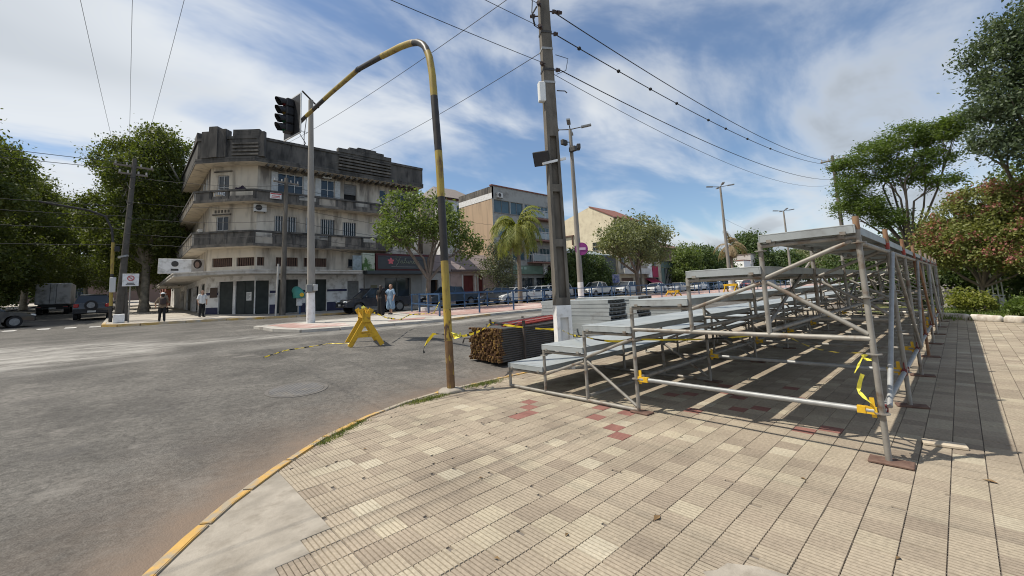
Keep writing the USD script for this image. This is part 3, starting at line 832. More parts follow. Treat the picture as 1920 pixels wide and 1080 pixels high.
# cornice, parapet
co = outset(0.95).intersection(CLIP_R)
slab_ring(cb, co, FOOT.buffer(-0.2), 11.72, 11.95, STUCL, "eaves_soffit")
slab_ring(cb, outset(1.0).intersection(CLIP_R), FOOT.buffer(-0.2), 11.953, 12.08, GRIM, "cornice")
slab_ring(cb, outset(0.985).intersection(CLIP_R), outset(0.954), 11.74, 11.95, GRIM, "eaves_edge")
slab_ring(cb, outset(0.86).intersection(CLIP_R), outset(0.62), 12.083, 13.42, GRIM, "parapet")
slab_ring(cb, outset(0.95).intersection(CLIP_R), outset(0.55), 13.423, 13.62, GRIM, "coping")
for k in range(26):    # brackets under the eaves
    x = 7.0 + k * 0.5
    if x < 19.5:
        m = MB(); m.bx(x, x + 0.14, 33.08, 33.96, 11.55, 11.718); put("bracket", m, GRIM2, cb, world=True)
# stepped louvred block on the long side
for (x0, x1, z1) in ((12.0, 16.6, 13.95), (12.9, 15.9, 14.15), (13.6, 15.2, 14.28)):
    m = MB(); m.bx(x0, x1, 32.98 - 0.01 * (z1 > 14), 33.4, 13.625 if z1 < 14 else (13.955 if z1 < 14.2 else 14.155), z1); put("parapet_step", m, GRIM, cb, world=True)
for k in range(5):
    m = MB(); m.bx(12.05, 16.55, 32.92, 33.135, 12.16 + k * 0.26, 12.30 + k * 0.26); put("louvre", m, GRIM2 if k % 2 else GRIM, cb, world=True)
# tower fins over the rounded corner
def off(P, Q, t, dd):
    P0, d, o, L = basis(P, Q); return P0 + d * t * L + o * dd
P0, d, o, L = basis(A_, B_)
for (u0, u1, z1, t) in ((0.10, 0.72, 14.05, 1.05), (0.72, 1.36, 14.35, 1.14), (1.36, 1.95, 14.15, 1.05)):
    m = MB(); wb(m, P0, d, o, u0, u1, 12.09, z1, 0.5, t); put("tower_fin", m, GRIM, cb, world=True)
P0b, db, ob, Lb = basis(B_, C_)
for k, (u1, z1) in enumerate(((2.9, 13.75), (2.5, 13.95), (2.0, 14.12))):
    m = MB(); wb(m, P0b, db, ob, 0.15, min(u1, Lb + 0.9), 12.10 if k == 0 else (13.755 if k == 1 else 13.955), z1, 0.62, 0.90); put("tower_step", m, GRIM, cb, world=True)
P0c, dc, oc, Lc = basis(E_, A_)
for k, (du, z1) in enumerate(((2.4, 13.75), (1.7, 13.95), (1.0, 14.12))):
    m = MB(); wb(m, P0c, dc, oc, Lc - du, Lc + 0.25, 13.625 if k == 0 else (13.755 if k == 1 else 13.955), z1, 0.55, 0.93); put("tower_step", m, GRIM, cb, world=True)
for k in range(4):
    m = MB(); wb(m, P0b, db, ob, 0.15, 2.0, 13.0 - k * 0.27, 13.12 - k * 0.27, 0.90, 1.0); put("louvre", m, GRIM2, cb, world=True)


def balcony(z0, zt, name, dout, right_end, solid):
    clip = sbox(-10, 0, right_end, 66.0)
    slab_ring(cb, outset(dout).intersection(clip), FOOT.buffer(-0.05), z0, z0 + 0.16, STUCL, "balcony_slab")
    slab_ring(cb, outset(dout + 0.03).intersection(clip), outset(dout + 0.004), z0 + 0.01, z0 + 0.2, GRIM2, "balcony_edge")
    slab_ring(cb, outset(dout + 0.04).intersection(clip), outset(dout - 0.14), zt - 0.13, zt, GRIM, "balcony_rail")
    ring = outset(dout).intersection(clip)
    pts_ = np.array(ring.exterior.coords)
    line = [p for p in pts_]
    # walk along the outer edge
    for a, b in zip(pts_[:-1], pts_[1:]):
        L = np.linalg.norm(b - a)
        mid = (a + b) / 2
        if L < 0.2 or mid[1] > 65 or mid[0] > right_end - 0.02 and L > 5 or Point(mid).distance(FOOT) < dout * 0.8:
            continue
        dd = (b - a) / L
        n = max(1, int(round(L / 1.35)))
        on_left = abs(dd[1]) > 0.95 and mid[0] < 5
        on_right = abs(dd[0]) > 0.95
        for i in range(n):
            p, q = a + dd * L * i / n, a + dd * L * (i + 1) / n
            nrm = np.array([dd[1], -dd[0]])
            if not Polygon(ring.exterior).exterior.is_ccw:
                nrm = -nrm
            inn = -nrm * 0.08
            m = MB(); m.bar((*(p + inn + dd * 0.10), (z0 + zt) / 2 + 0.015), (*(p + inn - dd * 0.10 + dd * 0.02), (z0 + zt) / 2 + 0.015), 0.15, zt - z0 - 0.30)
            put("balcony_post", m, GRIM if not on_left else GRIML, cb, world=True)
            s_, e_ = p + dd * 0.10 + inn, q - dd * 0.10 + inn
            if on_left:
                for j in range(3):
                    c = s_ + (e_ - s_) * (j + 0.5) / 3
                    m = MB(); m.bar((*c, z0 + 0.162), (*c, zt - 0.132), 0.07, 0.07); put("baluster", m, GRIML, cb, world=True)
                m = MB(); m.bar((*s_, z0 + 0.45), (*e_, z0 + 0.45), 0.05, 0.07); put("balcony_rung", m, GRIML, cb, world=True)
            else:
                h0, h1 = z0 + 0.162, zt - 0.132
                low = on_right and solid and i % 3 == 1
                hh = h1 - 0.32 if (low or (not on_right and solid == 2 and i == 0)) else h1
                m = MB(); m.bar((*s_, (h0 + hh) / 2), (*e_, (h0 + hh) / 2), 0.09, hh - h0)
                put("balcony_panel", m, GRIML if (on_right and i % 4 == 3) else GRIM2, cb, world=True)


balcony(8.84, 9.72, "upper", 0.98, 16.2, 2)
balcony(5.66, 6.78, "lower", 0.98, 16.6, 1)
# canopy over the pavement
can = outset(1.9).intersection(sbox(-10, 0, 13.6, 58))
slab_ring(cb, can, FOOT.buffer(-0.05), 3.68, 3.86, M("canopy_white", (0.52, 0.50, 0.46), (0.42, 0.40, 0.365), scale=1.5, rough=0.85, stain=(0.25, 0.23, 0.2), stain_scale=2), "canopy")
slab_ring(cb, outset(1.95).intersection(sbox(-10, 0, 13.6, 58)), outset(1.75), 3.863, 3.95, LOOKS["canopy_white"], "canopy_edge")
# ground floor
facade(cb, C_, D_, 0.6, 4.08, WHT, [(0.18, uu(9.0) + -1.9, 0.88, 3.3, "door") if False else (0.05, 0.9, 0.9, 3.3, "door"), (uu(8.0), uu(9.45), 0.88, 3.35, "door"), (uu(10.0), uu(11.5), 0.88, 3.35, "door"), (uu(13.15), uu(14.1), 0.95, 3.2, "doorg")])
facade(cb, B_, C_, 0.6, 4.08, WHT, [(0.12, lB - 0.03, 0.88, 3.3, "door")])
facade(cb, A_, B_, 0.6, 4.08, WHT, [(0.95, lA - 0.05, 0.88, 3.3, "door")])
facade(cb, E_, A_, 0.6, 4.08, WHT, [(LL - 3.2, LL - 0.9, 0.95, 3.3, "door"), (LL - 8, LL - 4.5, 0.95, 3.3, "void"), (LL - 13, LL - 9.5, 0.95, 3.3, "door"), (LL - 19, LL - 15.5, 1.0, 3.3, "void")])
for (x0, x1) in ((7.55, 7.95), (9.5, 9.95), (11.55, 13.1), (14.15, 15.1)):
    m = MB(); m.bx(x0, x1, 33.985, 33.995, 0.8, 1.55); put("navy_plinth", m, NAVY, cb, world=True)
    m = MB(); m.bx(x0, x1, 33.985, 33.995, 2.38, 2.55); put("navy_stripe", m, NAVY, cb, world=True)
P0, d, o, L = basis(A_, B_)
for s_ in ((0.0, 0.93, 0.8, 1.5), (0.0, 0.93, 2.38, 2.55)):
    m = MB(); wb(m, P0, d, o, *s_, 0.004, 0.014); put("navy_stripe", m, NAVY, cb, world=True)
m = MB(); wb(m, P0, d, o, 0.35, 0.88, 2.2, 2.9, 0.02, 0.06); put("wall_plaque", m, M("plaque_brown", (0.075, 0.05, 0.04), (0.05, 0.035, 0.03), scale=20, rough=0.6), cb, world=True)
m = MB(); wb(m, P0b, db, ob, 0.85, 1.2, 1.9, 2.5, -0.09, -0.07); nt = put("paper_notice", m, M("paper", (0.62, 0.62, 0.60), rough=0.8), cb, world=True)
m = MB()
for k in range(6):
    wb(m, P0b, db, ob, 0.89, 1.14 - 0.05 * (k % 3), 2.38 - k * 0.075, 2.41 - k * 0.075, -0.068, -0.064)
put("notice_print", m, FRAMEG, nt, world=True)
# air conditioners
def aircon(x, y, z, label, w=0.82):
    t = thing("air_conditioner", label, "air conditioner", (x, y, z))
    m = MB(); m.rbox((0, 0, 0), (w, 0.32, 0.55), 0.02); put("casing", m, M("ac_white", (0.60, 0.60, 0.58), (0.52, 0.52, 0.50), scale=5, rough=0.5), t)
    v, f = disc(0.21, 0.02, (-0.1, -0.165, 0), math.pi / 2); put("fan_grille", (v, f), DARKM, t)
    m = MB(); m.bar((-0.3, 0.15, -0.3), (-0.3, -0.15, -0.3), 0.04, 0.04); m.bar((0.3, 0.15, -0.3), (0.3, -0.15, -0.3), 0.04, 0.04); put("bracket", m, DARKM, t)
aircon(6.75, 33.8, 8.52, "white air conditioner under the upper balcony beside the rounded corner")
aircon(11.4, 33.8, 11.72, "white air conditioner high under the parapet above an open shuttered window", 0.7)
for k, (yy, zz_) in enumerate(((39.2, 7.2), (43.0, 7.4), (47.5, 7.3))):
    t = thing("air_conditioner", ["air conditioner nearest the corner on the side street wall", "second air conditioner along the side street wall", "third air conditioner along the side street wall"][k], "air conditioner", (3.85, yy, zz_), math.pi / 2)
    m = MB(); m.rbox((0, 0, 0), (0.8, 0.3, 0.55), 0.02); put("casing", m, LOOKS["ac_white"], t); v, f = disc(0.21, 0.02, (-0.1, 0.16, 0), math.pi / 2); put("fan_grille", (v, f), DARKM, t)
# sale notice on the upper balcony, white chair, awning
t = thing("balcony_notice", "small white and red notice fixed on the upper balcony front", "notice", (7.55, 32.9, 9.33))
m = MB(); m.rbox((0, 0, 0), (0.75, 0.03, 0.42), 0.008); nb = put("board", m, WHITE, t)
m = MB(); m.box((0, -0.018, 0.15), (0.70, 0.006, 0.07)); m.box((0, -0.018, -0.02), (0.5, 0.006, 0.05)); m.box((0, -0.018, -0.12), (0.58, 0.006, 0.04)); put("notice_print", m, LOOKS["sign_red"] if "sign_red" in LOOKS else M("sign_red", (0.45, 0.05, 0.05), rough=0.5), nb)
t = thing("plastic_chair", "white plastic garden chair on the upper corner balcony", "chair", (4.5, 35.2, 9.0), -0.6)
PLW = M("white_plastic", (0.62, 0.63, 0.63), rough=0.4)
m = MB(); m.box((0, 0, 0.44), (0.48, 0.46, 0.03)); put("seat", m, PLW, t)
m = MB()
for k in range(4): m.box((-0.18 + 0.12 * k, 0.24, 0.68), (0.07, 0.03, 0.46))
m.box((0, 0.24, 0.9), (0.48, 0.03, 0.06)); put("backrest", m, PLW, t)
for sx in (-0.21, 0.21):
    m = MB(); m.bar((sx, -0.2, 0.62), (sx, 0.24, 0.64), 0.05, 0.03); put("armrest", m, PLW, t)
    for sy in (-0.2, 0.22):
        m = MB(); m.tube((sx, sy, 0.0), (sx, sy, 0.62 if sy < 0 else 0.44), 0.022, n=6); put("leg", m, PLW, t)
t = thing("laundry", "dark purple cloth hung over the rail of the upper corner balcony", "cloth", (5.55, 33.95, 9.75))
m = MB()
for k in range(5):
    m.rbox((0.12 * k - 0.25, 0.0, 0.05 + 0.10 * math.exp(-((k - 3) / 1.0) ** 2)), (0.16, 0.2, 0.14 + 0.18 * math.exp(-((k - 3) / 1.0) ** 2)), 0.05)
put("cloth", m, M("dark_cloth", (0.03, 0.018, 0.035), rough=0.9), t)
# aerial on the roof
t = thing("roof_aerial", "thin television aerial standing on the corner building roof", "aerial", (11.2, 37.5, 12.3))
put("mast", MB().tube((0, 0, 0), (0, 0, 4.3), 0.03, n=6), DARKM, t)
put("boom", MB().tube((-1.1, 0, 4.1), (0.05, 0, 4.15), 0.018, n=5), DARKM, t); put("boom", MB().tube((-0.9, 0, 2.2), (0.6, 0, 2.6), 0.012, n=5), DARKM, t)
for k in range(5): put("element", MB().tube((-1.0 + 0.25 * k, -0.3, 4.1), (-1.0 + 0.25 * k, 0.3, 4.1), 0.012, n=5), DARKM, t)
# sign board at the side street end of the canopy
t = thing("canopy_sign", "white sign board with a dark round mark above the side street canopy", "sign", (2.7, 37.4, 3.96), 0.0)
m = MB(); m.rbox((0.0, 0, 0.55), (2.5, 0.12, 1.05), 0.02); sg = put("board", m, WHT, t)
v, f = disc(0.2, 0.02, (-0.35, -0.075, 0.72), math.pi / 2); put("round_mark", (v, f), DARKM, sg)
m = MB(); m.box((-0.35, -0.07, 0.3), (0.42, 0.012, 0.14)); put("sign_bar", m, DARKM, sg)
m = MB(); m.rbox((0.95, -0.07, 0.56), (0.75, 0.02, 0.95), 0.008); pp_ = put("portrait_panel", m, M("portrait_ground", (0.40, 0.37, 0.33), (0.33, 0.30, 0.27), scale=4, rough=0.6), sg)
for nm_, cx_, cz_, rx_, rz_, dy_, mt_ in (("portrait_hair", 0.93, 0.72, 0.25, 0.33, -0.084, M("portrait_dark", (0.03, 0.02, 0.016), rough=0.6)), ("portrait_face", 0.90, 0.68, 0.13, 0.22, -0.090, M("portrait_skin", (0.27, 0.18, 0.14), (0.20, 0.13, 0.10), scale=6, rough=0.6))):
    v, f = disc(1.0, 0.006, (0, 0, 0), math.pi / 2); put(nm_, (v * (rx_, 1, rz_) + (cx_, dy_, cz_), f), mt_, pp_)
m = MB()
for k in range(6): m.tube((-1.1 + k * 0.4, 0.1, 0.0), (-1.1 + k * 0.4, 0.45, 0.0), 0.03, n=5)
put("sign_bracket", m, DARKM, t)

# ---- annex with the restaurant sign
ax_ = thing("restaurant_annex", "low pale annex with a wide dark restaurant sign and open doorway", "building", (17.5, 34, 0.88))
facade(ax_, (19.83, 34.0), (23.2, 34.0), 0.6, 4.0, M("annex_wall", (0.40, 0.385, 0.36), (0.34, 0.325, 0.30), scale=2, rough=0.9), [(0.9, 2.0, 0.92, 3.2, "void")])
facade(ax_, (14.45, 33.62), (19.83, 33.62), 0.6, 3.72, M("annex_front", (0.27, 0.262, 0.245), (0.22, 0.213, 0.20), scale=2, rough=0.9), [(1.75, 4.25, 0.90, 3.4, "shop")])
m = MB(); m.bx(14.3, 20.3, 32.75, 33.6, 3.70, 3.98); put("dark_canopy", m, M("slate_canopy", (0.045, 0.055, 0.06), (0.06, 0.07, 0.075), scale=3, rough=0.7), ax_, world=True)
m = MB(); m.bx(15.05, 20.15, 32.78, 33.3, 3.99, 5.42); sb = put("sign_box", m, M("sign_red_brown", (0.065, 0.013, 0.015), rough=0.5), ax_, world=True)
m = MB(); m.bx(15.2, 20.0, 32.75, 32.778, 4.12, 5.24); put("sign_face", m, M("sign_charcoal", (0.055, 0.06, 0.066), (0.045, 0.05, 0.055), scale=2, rough=0.45), sb, world=True)
HEARTR = M("sign_pink", (0.55, 0.13, 0.15), rough=0.5)
m = MB()
for k in range(5):
    a = k * 2 * np.pi / 5 + 0.3
    q = trimesh.creation.icosphere(2, 1.0); v = np.array(q.vertices) * (0.15, 0.012, 0.09); c_, s_ = math.cos(a), math.sin(a)
    v = np.c_[v[:, 0] * c_ - v[:, 2] * s_ + 0.15 * c_, v[:, 1], v[:, 0] * s_ + v[:, 2] * c_ + 0.15 * s_]; m.add(v + (16.35, 32.742, 4.78), q.faces)
put("sign_flower", m, HEARTR, sb, world=True)
SCR = M("sign_script", (0.22, 0.25, 0.19), rough=0.5)
m = MB()
scr = {"Y": [(-0.05, 0.35), (0.10, 0.12), (0.28, 0.40), (0.12, 0.0), (-0.02, -0.18)], "a": [(0.42, 0.16), (0.32, 0.14), (0.30, 0.02), (0.40, 0.0), (0.44, 0.14), (0.47, 0.0), (0.52, 0.02)], "l": [(0.55, 0.02), (0.68, 0.34), (0.62, 0.36), (0.58, 0.05), (0.66, 0.0)],
       "u": [(0.70, 0.15), (0.72, 0.01), (0.82, 0.04), (0.84, 0.16), (0.85, 0.0), (0.92, 0.02)], "r": [(0.94, 0.0), (1.0, 0.18), (1.05, 0.12), (1.10, 0.16), (1.10, 0.02), (1.18, 0.0)], "e": [(1.20, 0.07), (1.30, 0.12), (1.24, 0.17), (1.19, 0.06), (1.26, 0.0), (1.45, 0.04), (1.62, 0.16)]}
for st_ in scr.values():
    m.path([(16.85 + x * 1.35, 32.742, 4.62 + z * 1.25) for x, z in st_], 0.028, 5)
put("sign_script", m, SCR, sb, world=True)
m = MB(); m.bx(16.4, 18.7, 32.742, 32.748, 4.28, 4.33); put("sign_underline", m, FRAMEG, sb, world=True)
m = MB(); m.bx(13.95, 15.0, 32.9, 33.2, 3.99, 5.42); gs = put("green_panel", m, M("green_picture", (0.05, 0.11, 0.03), (0.40, 0.44, 0.36), scale=1.6, rough=0.5, lo=0.45, hi=0.55), ax_, world=True)
m = MB(); m.bx(13.2, 13.9, 32.95, 33.15, 4.0, 5.2); put("pale_panel", m, M("pale_picture", (0.30, 0.36, 0.40), (0.16, 0.2, 0.2), scale=2.5, rough=0.5), ax_, world=True)
m = MB(); m.prism(sbox(19.83, 34, 23.2, 46), 3.9, 4.05); m.bx(19.85, 23.2, 33.8, 34.0, 4.0, 5.6); put("roof", m, M("mauve_wall", (0.26, 0.215, 0.21), (0.22, 0.18, 0.175), scale=1, rough=0.9), ax_, world=True)
m = MB(); m.bx(14.95, 15.5, 33.585, 33.615, 2.2, 2.8); put("menu_board", m, M("olive_board", (0.13, 0.12, 0.07), rough=0.7), ax_, world=True)

# ---- mauve and pink single storey house
pk = thing("pink_house", "single storey pink house with mauve upper wall and two dark red doors", "building", (26, 34, 0.9))
PNKW = M("pink_wall", (0.42, 0.31, 0.275), (0.36, 0.26, 0.235), scale=1.6, rough=0.9, stain=(0.25, 0.19, 0.17), stain_scale=1.5)
facade(pk, (23.22, 34.0), (29.0, 34.0), 0.6, 3.98, PNKW, [(1.6, 2.85, 0.95, 3.62, "doorr"), (3.3, 4.1, 0.95, 3.62, "doorr")])
m = MB(); m.bx(23.22, 29.0, 33.72, 34.0, 3.985, 4.2); put("ledge", m, M("mauve_dark", (0.12, 0.09, 0.085), rough=0.9), pk, world=True)
m = MB(); m.add([(23.22, 33.75, 4.2), (29.0, 33.75, 4.2), (29.0, 35.6, 5.95), (23.22, 35.6, 5.95), (23.22, 33.75, 4.1), (29.0, 33.75, 4.1), (29.0, 35.6, 5.85), (23.22, 35.6, 5.85)], [[0, 1, 2, 3], [4, 7, 6, 5], [0, 4, 5, 1], [2, 6, 7, 3], [0, 3, 7, 4], [1, 5, 6, 2]]); put("roof", m, LOOKS["mauve_wall"], pk, world=True)
m = MB()
for x in (26.2, 26.55, 24.6): m.bx(x, x + 0.12, 33.96, 33.995, 0.9, 3.7)
put("door_trim", m, FRAMEW, pk, world=True)
# ---- five storey block with an orange side wall
og = thing("apartment_block", "grey four storey block with a stained orange side wall and balconies", "building", (29, 34, 0.9))
ORG = M("orange_side", (0.46, 0.335, 0.225), (0.42, 0.31, 0.21), scale=1.2, rough=0.9, stretch=(1, 1, 0.3), stain=(0.20, 0.15, 0.11), stain_scale=0.8, stain_stretch=(1, 1.6, 0.2), stain_lo=0.48, stain_hi=0.72)
GRYF = M("grey_front", (0.28, 0.285, 0.27), (0.34, 0.34, 0.32), scale=1.2, rough=0.85, stain=(0.17, 0.165, 0.155), stain_scale=1.2)
facade(og, (29.0, 40.2), (29.0, 34.0), 0.6, 12.1, ORG, [])
m = MB(); m.bx(28.97, 29.2, 34.0, 40.2, 12.1, 12.75); put("white_band", m, WHITE, og, world=True)
m = MB(); m.bx(28.97, 29.2, 34.0, 40.2, 12.753, 13.5); put("parapet", m, GRIM2, og, world=True)
fl = []
for k, (a, b) in enumerate(((10.75, 12.05), (8.15, 9.5), (5.5, 6.9))):
    fl += [(0.25, 2.6, a - 0.15, b, "band"), (2.75, 4.7, a - 0.15, b, "band"), (5.05, 7.0, a - 0.35, b, "balc"), (7.3, 10.2, a - 0.35, b, "balc")]
facade(og, (29.0, 34.0), (40.0, 34.0), 3.9, 13.55, GRYF, fl)
facade(og, (29.0, 34.0), (40.0, 34.0), 0.6, 3.9, GRYF, [(0.4, 2.9, 0.95, 3.3, "shop"), (3.2, 6.0, 0.95, 3.3, "shop"), (6.4, 9.6, 0.95, 3.3, "shop")])
for z in (10.3, 7.72, 5.1):
    m = MB(); m.bx(34.0, 39.9, 33.0, 33.99, z - 0.12, z + 0.05); put("balcony_slab", m, M("brick_red_trim", (0.20, 0.11, 0.09), rough=0.85), og, world=True)
    for x in (34.05, 36.2, 36.4, 39.8):
        m = MB(); m.bx(x, x + 0.05, 33.02, 33.07, z + 0.05, z + 0.95); put("balcony_post", m, FRAMEW, og, world=True)
    m = MB(); m.bx(34.05, 39.85, 33.03, 33.06, z + 0.12, z + 0.8); put("balcony_glass", m, M("pale_glass", (0.25, 0.29, 0.30), rough=0.15), og, world=True)
    m = MB(); m.bx(34.05, 39.85, 33.01, 33.08, z + 0.9, z + 0.96); put("balcony_rail", m, FRAMEW, og, world=True)
m = MB(); m.bx(28.9, 40.1, 33.9, 34.3, 13.55, 13.68); put("red_coping", m, M("tile_red", (0.22, 0.09, 0.065), (0.17, 0.075, 0.06), scale=4, rough=0.85), og, world=True)
m = MB(); m.bx(28.99, 40, 34.25, 40.2, 13.3, 13.45); put("roof", m, GRIM2, og, world=True)
facade(og, (40.0, 34.0), (40.0, 40.2), 0.6, 13.5, GRYF, [])
for (x0, x1, z0, z1, mt) in ((31.3, 36.2, 3.75, 4.7, M("sign_green", (0.10, 0.16, 0.12), (0.13, 0.19, 0.15), scale=2, rough=0.6)), (36.4, 38.2, 3.7, 5.0, WHT)):
    m = MB(); m.bx(x0, x1, 33.6, 33.9, z0, z1); sg = put("shop_sign", m, mt, og, world=True)
    if x0 > 36:
        v, f = disc(1.0, 0.012, (0, 0, 0), math.pi / 2); put("sign_mark", (v * (0.36, 1, 0.45) + (37.3, 33.59, 4.36), f), LOOKS["plaque_brown"], sg, world=True)
    else:
        m = MB()
        for k in range(3): m.bx(31.8 + k * 0.62, 32.2 + k * 0.62, 33.585, 33.598, 4.25 + 0.05 * (k % 2), 4.55)
        put("sign_letters", m, M("pale_teal", (0.24, 0.34, 0.29), rough=0.6), sg, world=True)
aircon(29.9, 33.75, 12.5, "dark small air conditioner at the top corner of the grey block", 0.7)
# ---- small white tower rooms behind, seen over the street tree
def block(name, label, x0, x1, y0, y1, z1, mat, roof=None, ops=(), z0=0.5, side_ops=()):
    t = thing(name, label, "building", ((x0 + x1) / 2, y0, z0))
    facade(t, (x0, y0), (x1, y0), z0, z1, mat, ops)
    facade(t, (x0, y1), (x0, y0), z0, z1, mat, side_ops)
    facade(t, (x1, y0), (x1, y1), z0, z1, mat, [])
    m = MB(); m.bx(x0 - 0.1, x1 + 0.1, y0 - 0.1, y1 + 0.1, z1, z1 + 0.18); put("roof", m, roof or GRIM2, t, world=True)
    return t


block("white_house", "white upper house with a low tiled roof behind the mauve house", 30.2, 36.5, 46, 54, 14.6, WHT, LOOKS["tile_red"], [(0.8, 1.9, 12.6, 14.0, "win"), (2.6, 3.6, 12.6, 14.0, "win")])
t = thing("tile_roof", "grey brown tiled roof of the house behind the street tree", "roof", (33, 50, 15.5)); m = MB()
m.add([(29.6, 45.4, 14.8), (37.2, 45.4, 14.8), (37.2, 54.6, 14.8), (29.6, 54.6, 14.8), (31.6, 50, 17.4), (35.4, 50, 17.4)], [[0, 1, 5], [0, 5, 4], [1, 2, 5], [2, 3, 4], [2, 4, 5], [3, 0, 4], [0, 3, 2], [0, 2, 1]]); put("slope", m, M("grey_tiles", (0.22, 0.19, 0.17), (0.16, 0.14, 0.13), scale=4, rough=0.9), t, world=True)
block("tower_room", "narrow beige tower room right behind the corner building parapet", 21.7, 23.3, 36.5, 40, 11.6, M("beige_wall", (0.42, 0.34, 0.26), (0.36, 0.30, 0.23), scale=1.5, rough=0.9))
block("grey_backhouse", "pale grey house between the tower room and the white house", 27.5, 31.5, 50, 56, 13.2, M("pale_wall", (0.50, 0.49, 0.46), (0.44, 0.43, 0.41), scale=1.2, rough=0.9), LOOKS["grey_tiles"], [(1, 2, 11.6, 12.8, "win")])
# ---- low grey workshop, cream gable house, cream house, teal house, brick house
lw = block("grey_workshop", "low workshop with a grey blue sheet roof behind the dark hedge trees", 40.6, 52.6, 34.2, 43, 6.3, M("dark_wall", (0.07, 0.08, 0.08), (0.10, 0.105, 0.10), scale=1.5, rough=0.9), M("blue_sheet", (0.24, 0.29, 0.32), (0.20, 0.245, 0.27), scale=2, rough=0.5), [(5.8, 8.6, 5.0, 6.1, "band"), (1, 4, 1.2, 3.6, "door"), (8.5, 11, 1.0, 3.4, "void")])
m = MB(); m.add([(40.4, 34.0, 6.5), (52.7, 34.0, 6.5), (52.7, 40, 8.0), (40.4, 40, 8.0), (40.4, 34.0, 6.4), (52.7, 34.0, 6.4), (52.7, 40, 7.9), (40.4, 40, 7.9)], [[0, 1, 2, 3], [4, 7, 6, 5], [0, 4, 5, 1], [2, 6, 7, 3], [0, 3, 7, 4], [1, 5, 6, 2]]); put("sheet_roof", m, LOOKS["blue_sheet"], lw, world=True)
CRM = M("pale_cream", (0.66, 0.58, 0.42), (0.60, 0.52, 0.375), scale=0.8, rough=0.9, stain=(0.50, 0.43, 0.31), stain_scale=1)
gh = thing("gable_house", "tall pale cream house showing a blank gable wall and red roof edge", "building", (52.8, 34.2, 0.9))
facade(gh, (52.85, 47.5), (52.85, 34.2), 0.6, 11, CRM, [(9.2, 11.2, 7.6, 8.9, "win")], gable=[(0, 0.6), (13.3, 0.6), (13.3, 12.3), (9.0, 14.6), (1.5, 12.6), (1.5, 9.0), (0, 9.0)])
m = MB(); m.add([(52.75, 33.9, 12.35), (60, 33.9, 12.35), (60, 38.5, 14.75), (52.75, 38.5, 14.75), (52.75, 33.9, 12.2), (60, 33.9, 12.2), (60, 38.5, 14.6), (52.75, 38.5, 14.6)], [[0, 1, 2, 3], [4, 7, 6, 5], [0, 4, 5, 1], [2, 6, 7, 3], [0, 3, 7, 4], [1, 5, 6, 2]]); put("roof", m, LOOKS["tile_red"], gh, world=True)
facade(gh, (52.85, 34.2), (60, 34.2), 8.3, 12.3, M("brown_wall", (0.20, 0.13, 0.10), rough=0.9), [(0.5, 1.6, 9.5, 11.2, "win"), (2.5, 3.6, 9.5, 11.2, "win")])
m = MB(); m.bx(52.6, 52.84, 41.8, 46.8, 10.4, 10.6); m.bx(52.6, 52.84, 42.0, 42.15, 9.0, 10.4); put("terrace_roof", m, WOODD, gh, world=True)
ch = thing("cream_house", "cream two storey house with a balcony and red awning at street level", "building", (59, 34, 0.9))
facade(ch, (52.9, 34.0), (65.7, 34.0), 0.6, 8.2, M("aged_cream", (0.50, 0.44, 0.34), (0.42, 0.37, 0.29), scale=1, rough=0.9, stain=(0.25, 0.22, 0.18), stain_scale=1.2), [(0.6, 2.0, 4.6, 6.6, "win"), (3.4, 4.9, 4.6, 6.6, "win"), (9.9, 11.3, 4.5, 6.9, "grid"), (0.6, 3.9, 1.0, 3.2, "doorb"), (5.0, 6.2, 1.0, 3.2, "void"), (8.0, 9.6, 1.0, 3.2, "void"), (9.9, 12.0, 1.0, 3.2, "shop")])
m = MB(); m.bx(52.9, 60.3, 33.0, 33.98, 3.75, 3.95); m.bx(52.9, 60.3, 33.0, 33.12, 3.953, 4.6); put("balcony", m, LOOKS["pale_wall"], ch, world=True)
m = MB(); m.bx(52.9, 65.7, 33.85, 44, 8.2, 8.35); put("roof", m, LOOKS["tile_red"], ch, world=True)
t = thing("crimson_sign", "upright crimson shop sign with an awning on the cream house", "sign", (61.6, 33.3, 3.0))
CRI = M("crimson", (0.30, 0.015, 0.06), (0.25, 0.012, 0.05), scale=3, rough=0.55)
m = MB(); m.bx(61.2, 63.0, 33.1, 33.4, 3.2, 5.0); put("sign_panel", m, CRI, t, world=True)
m = MB(); m.bx(60.0, 61.1, 33.15, 33.4, 3.2, 5.3); put("pale_panel", m, WHT, t, world=True)
m = MB(); m.add([(60.0, 33.9, 3.1), (63.2, 33.9, 3.1), (63.2, 32.6, 2.3), (60.0, 32.6, 2.3), (60.0, 32.6, 2.1), (63.2, 32.6, 2.1)], [[0, 3, 2, 1], [3, 4, 5, 2]]); put("awning", m, CRI, t, world=True)
tl = block("teal_house", "small teal shop house with a white framed doorway", 65.8, 70.4, 34.0, 42, 5.9, M("teal_wall", (0.10, 0.15, 0.14), (0.13, 0.18, 0.17), scale=1.2, rough=0.9), None, [(1.0, 3.6, 0.95, 4.9, "winw")])
block("brick_house", "red brick house partly hidden by dark round trees", 70.6, 78, 34.0, 44, 6.2, M("brick_wall", (0.22, 0.085, 0.06), (0.17, 0.065, 0.05), scale=2, rough=0.9), None, [(1.2, 2.4, 1, 4, "doorg"), (4, 5.5, 2, 4, "win")])
rh = block("brown_roof_house", "house with a broad brown tiled roof above the dark round trees", 72, 86, 40, 52, 9.2, LOOKS["brown_wall"], None, [(1, 2.2, 6.8, 8.6, "win"), (4, 5.2, 6.8, 8.6, "win")])
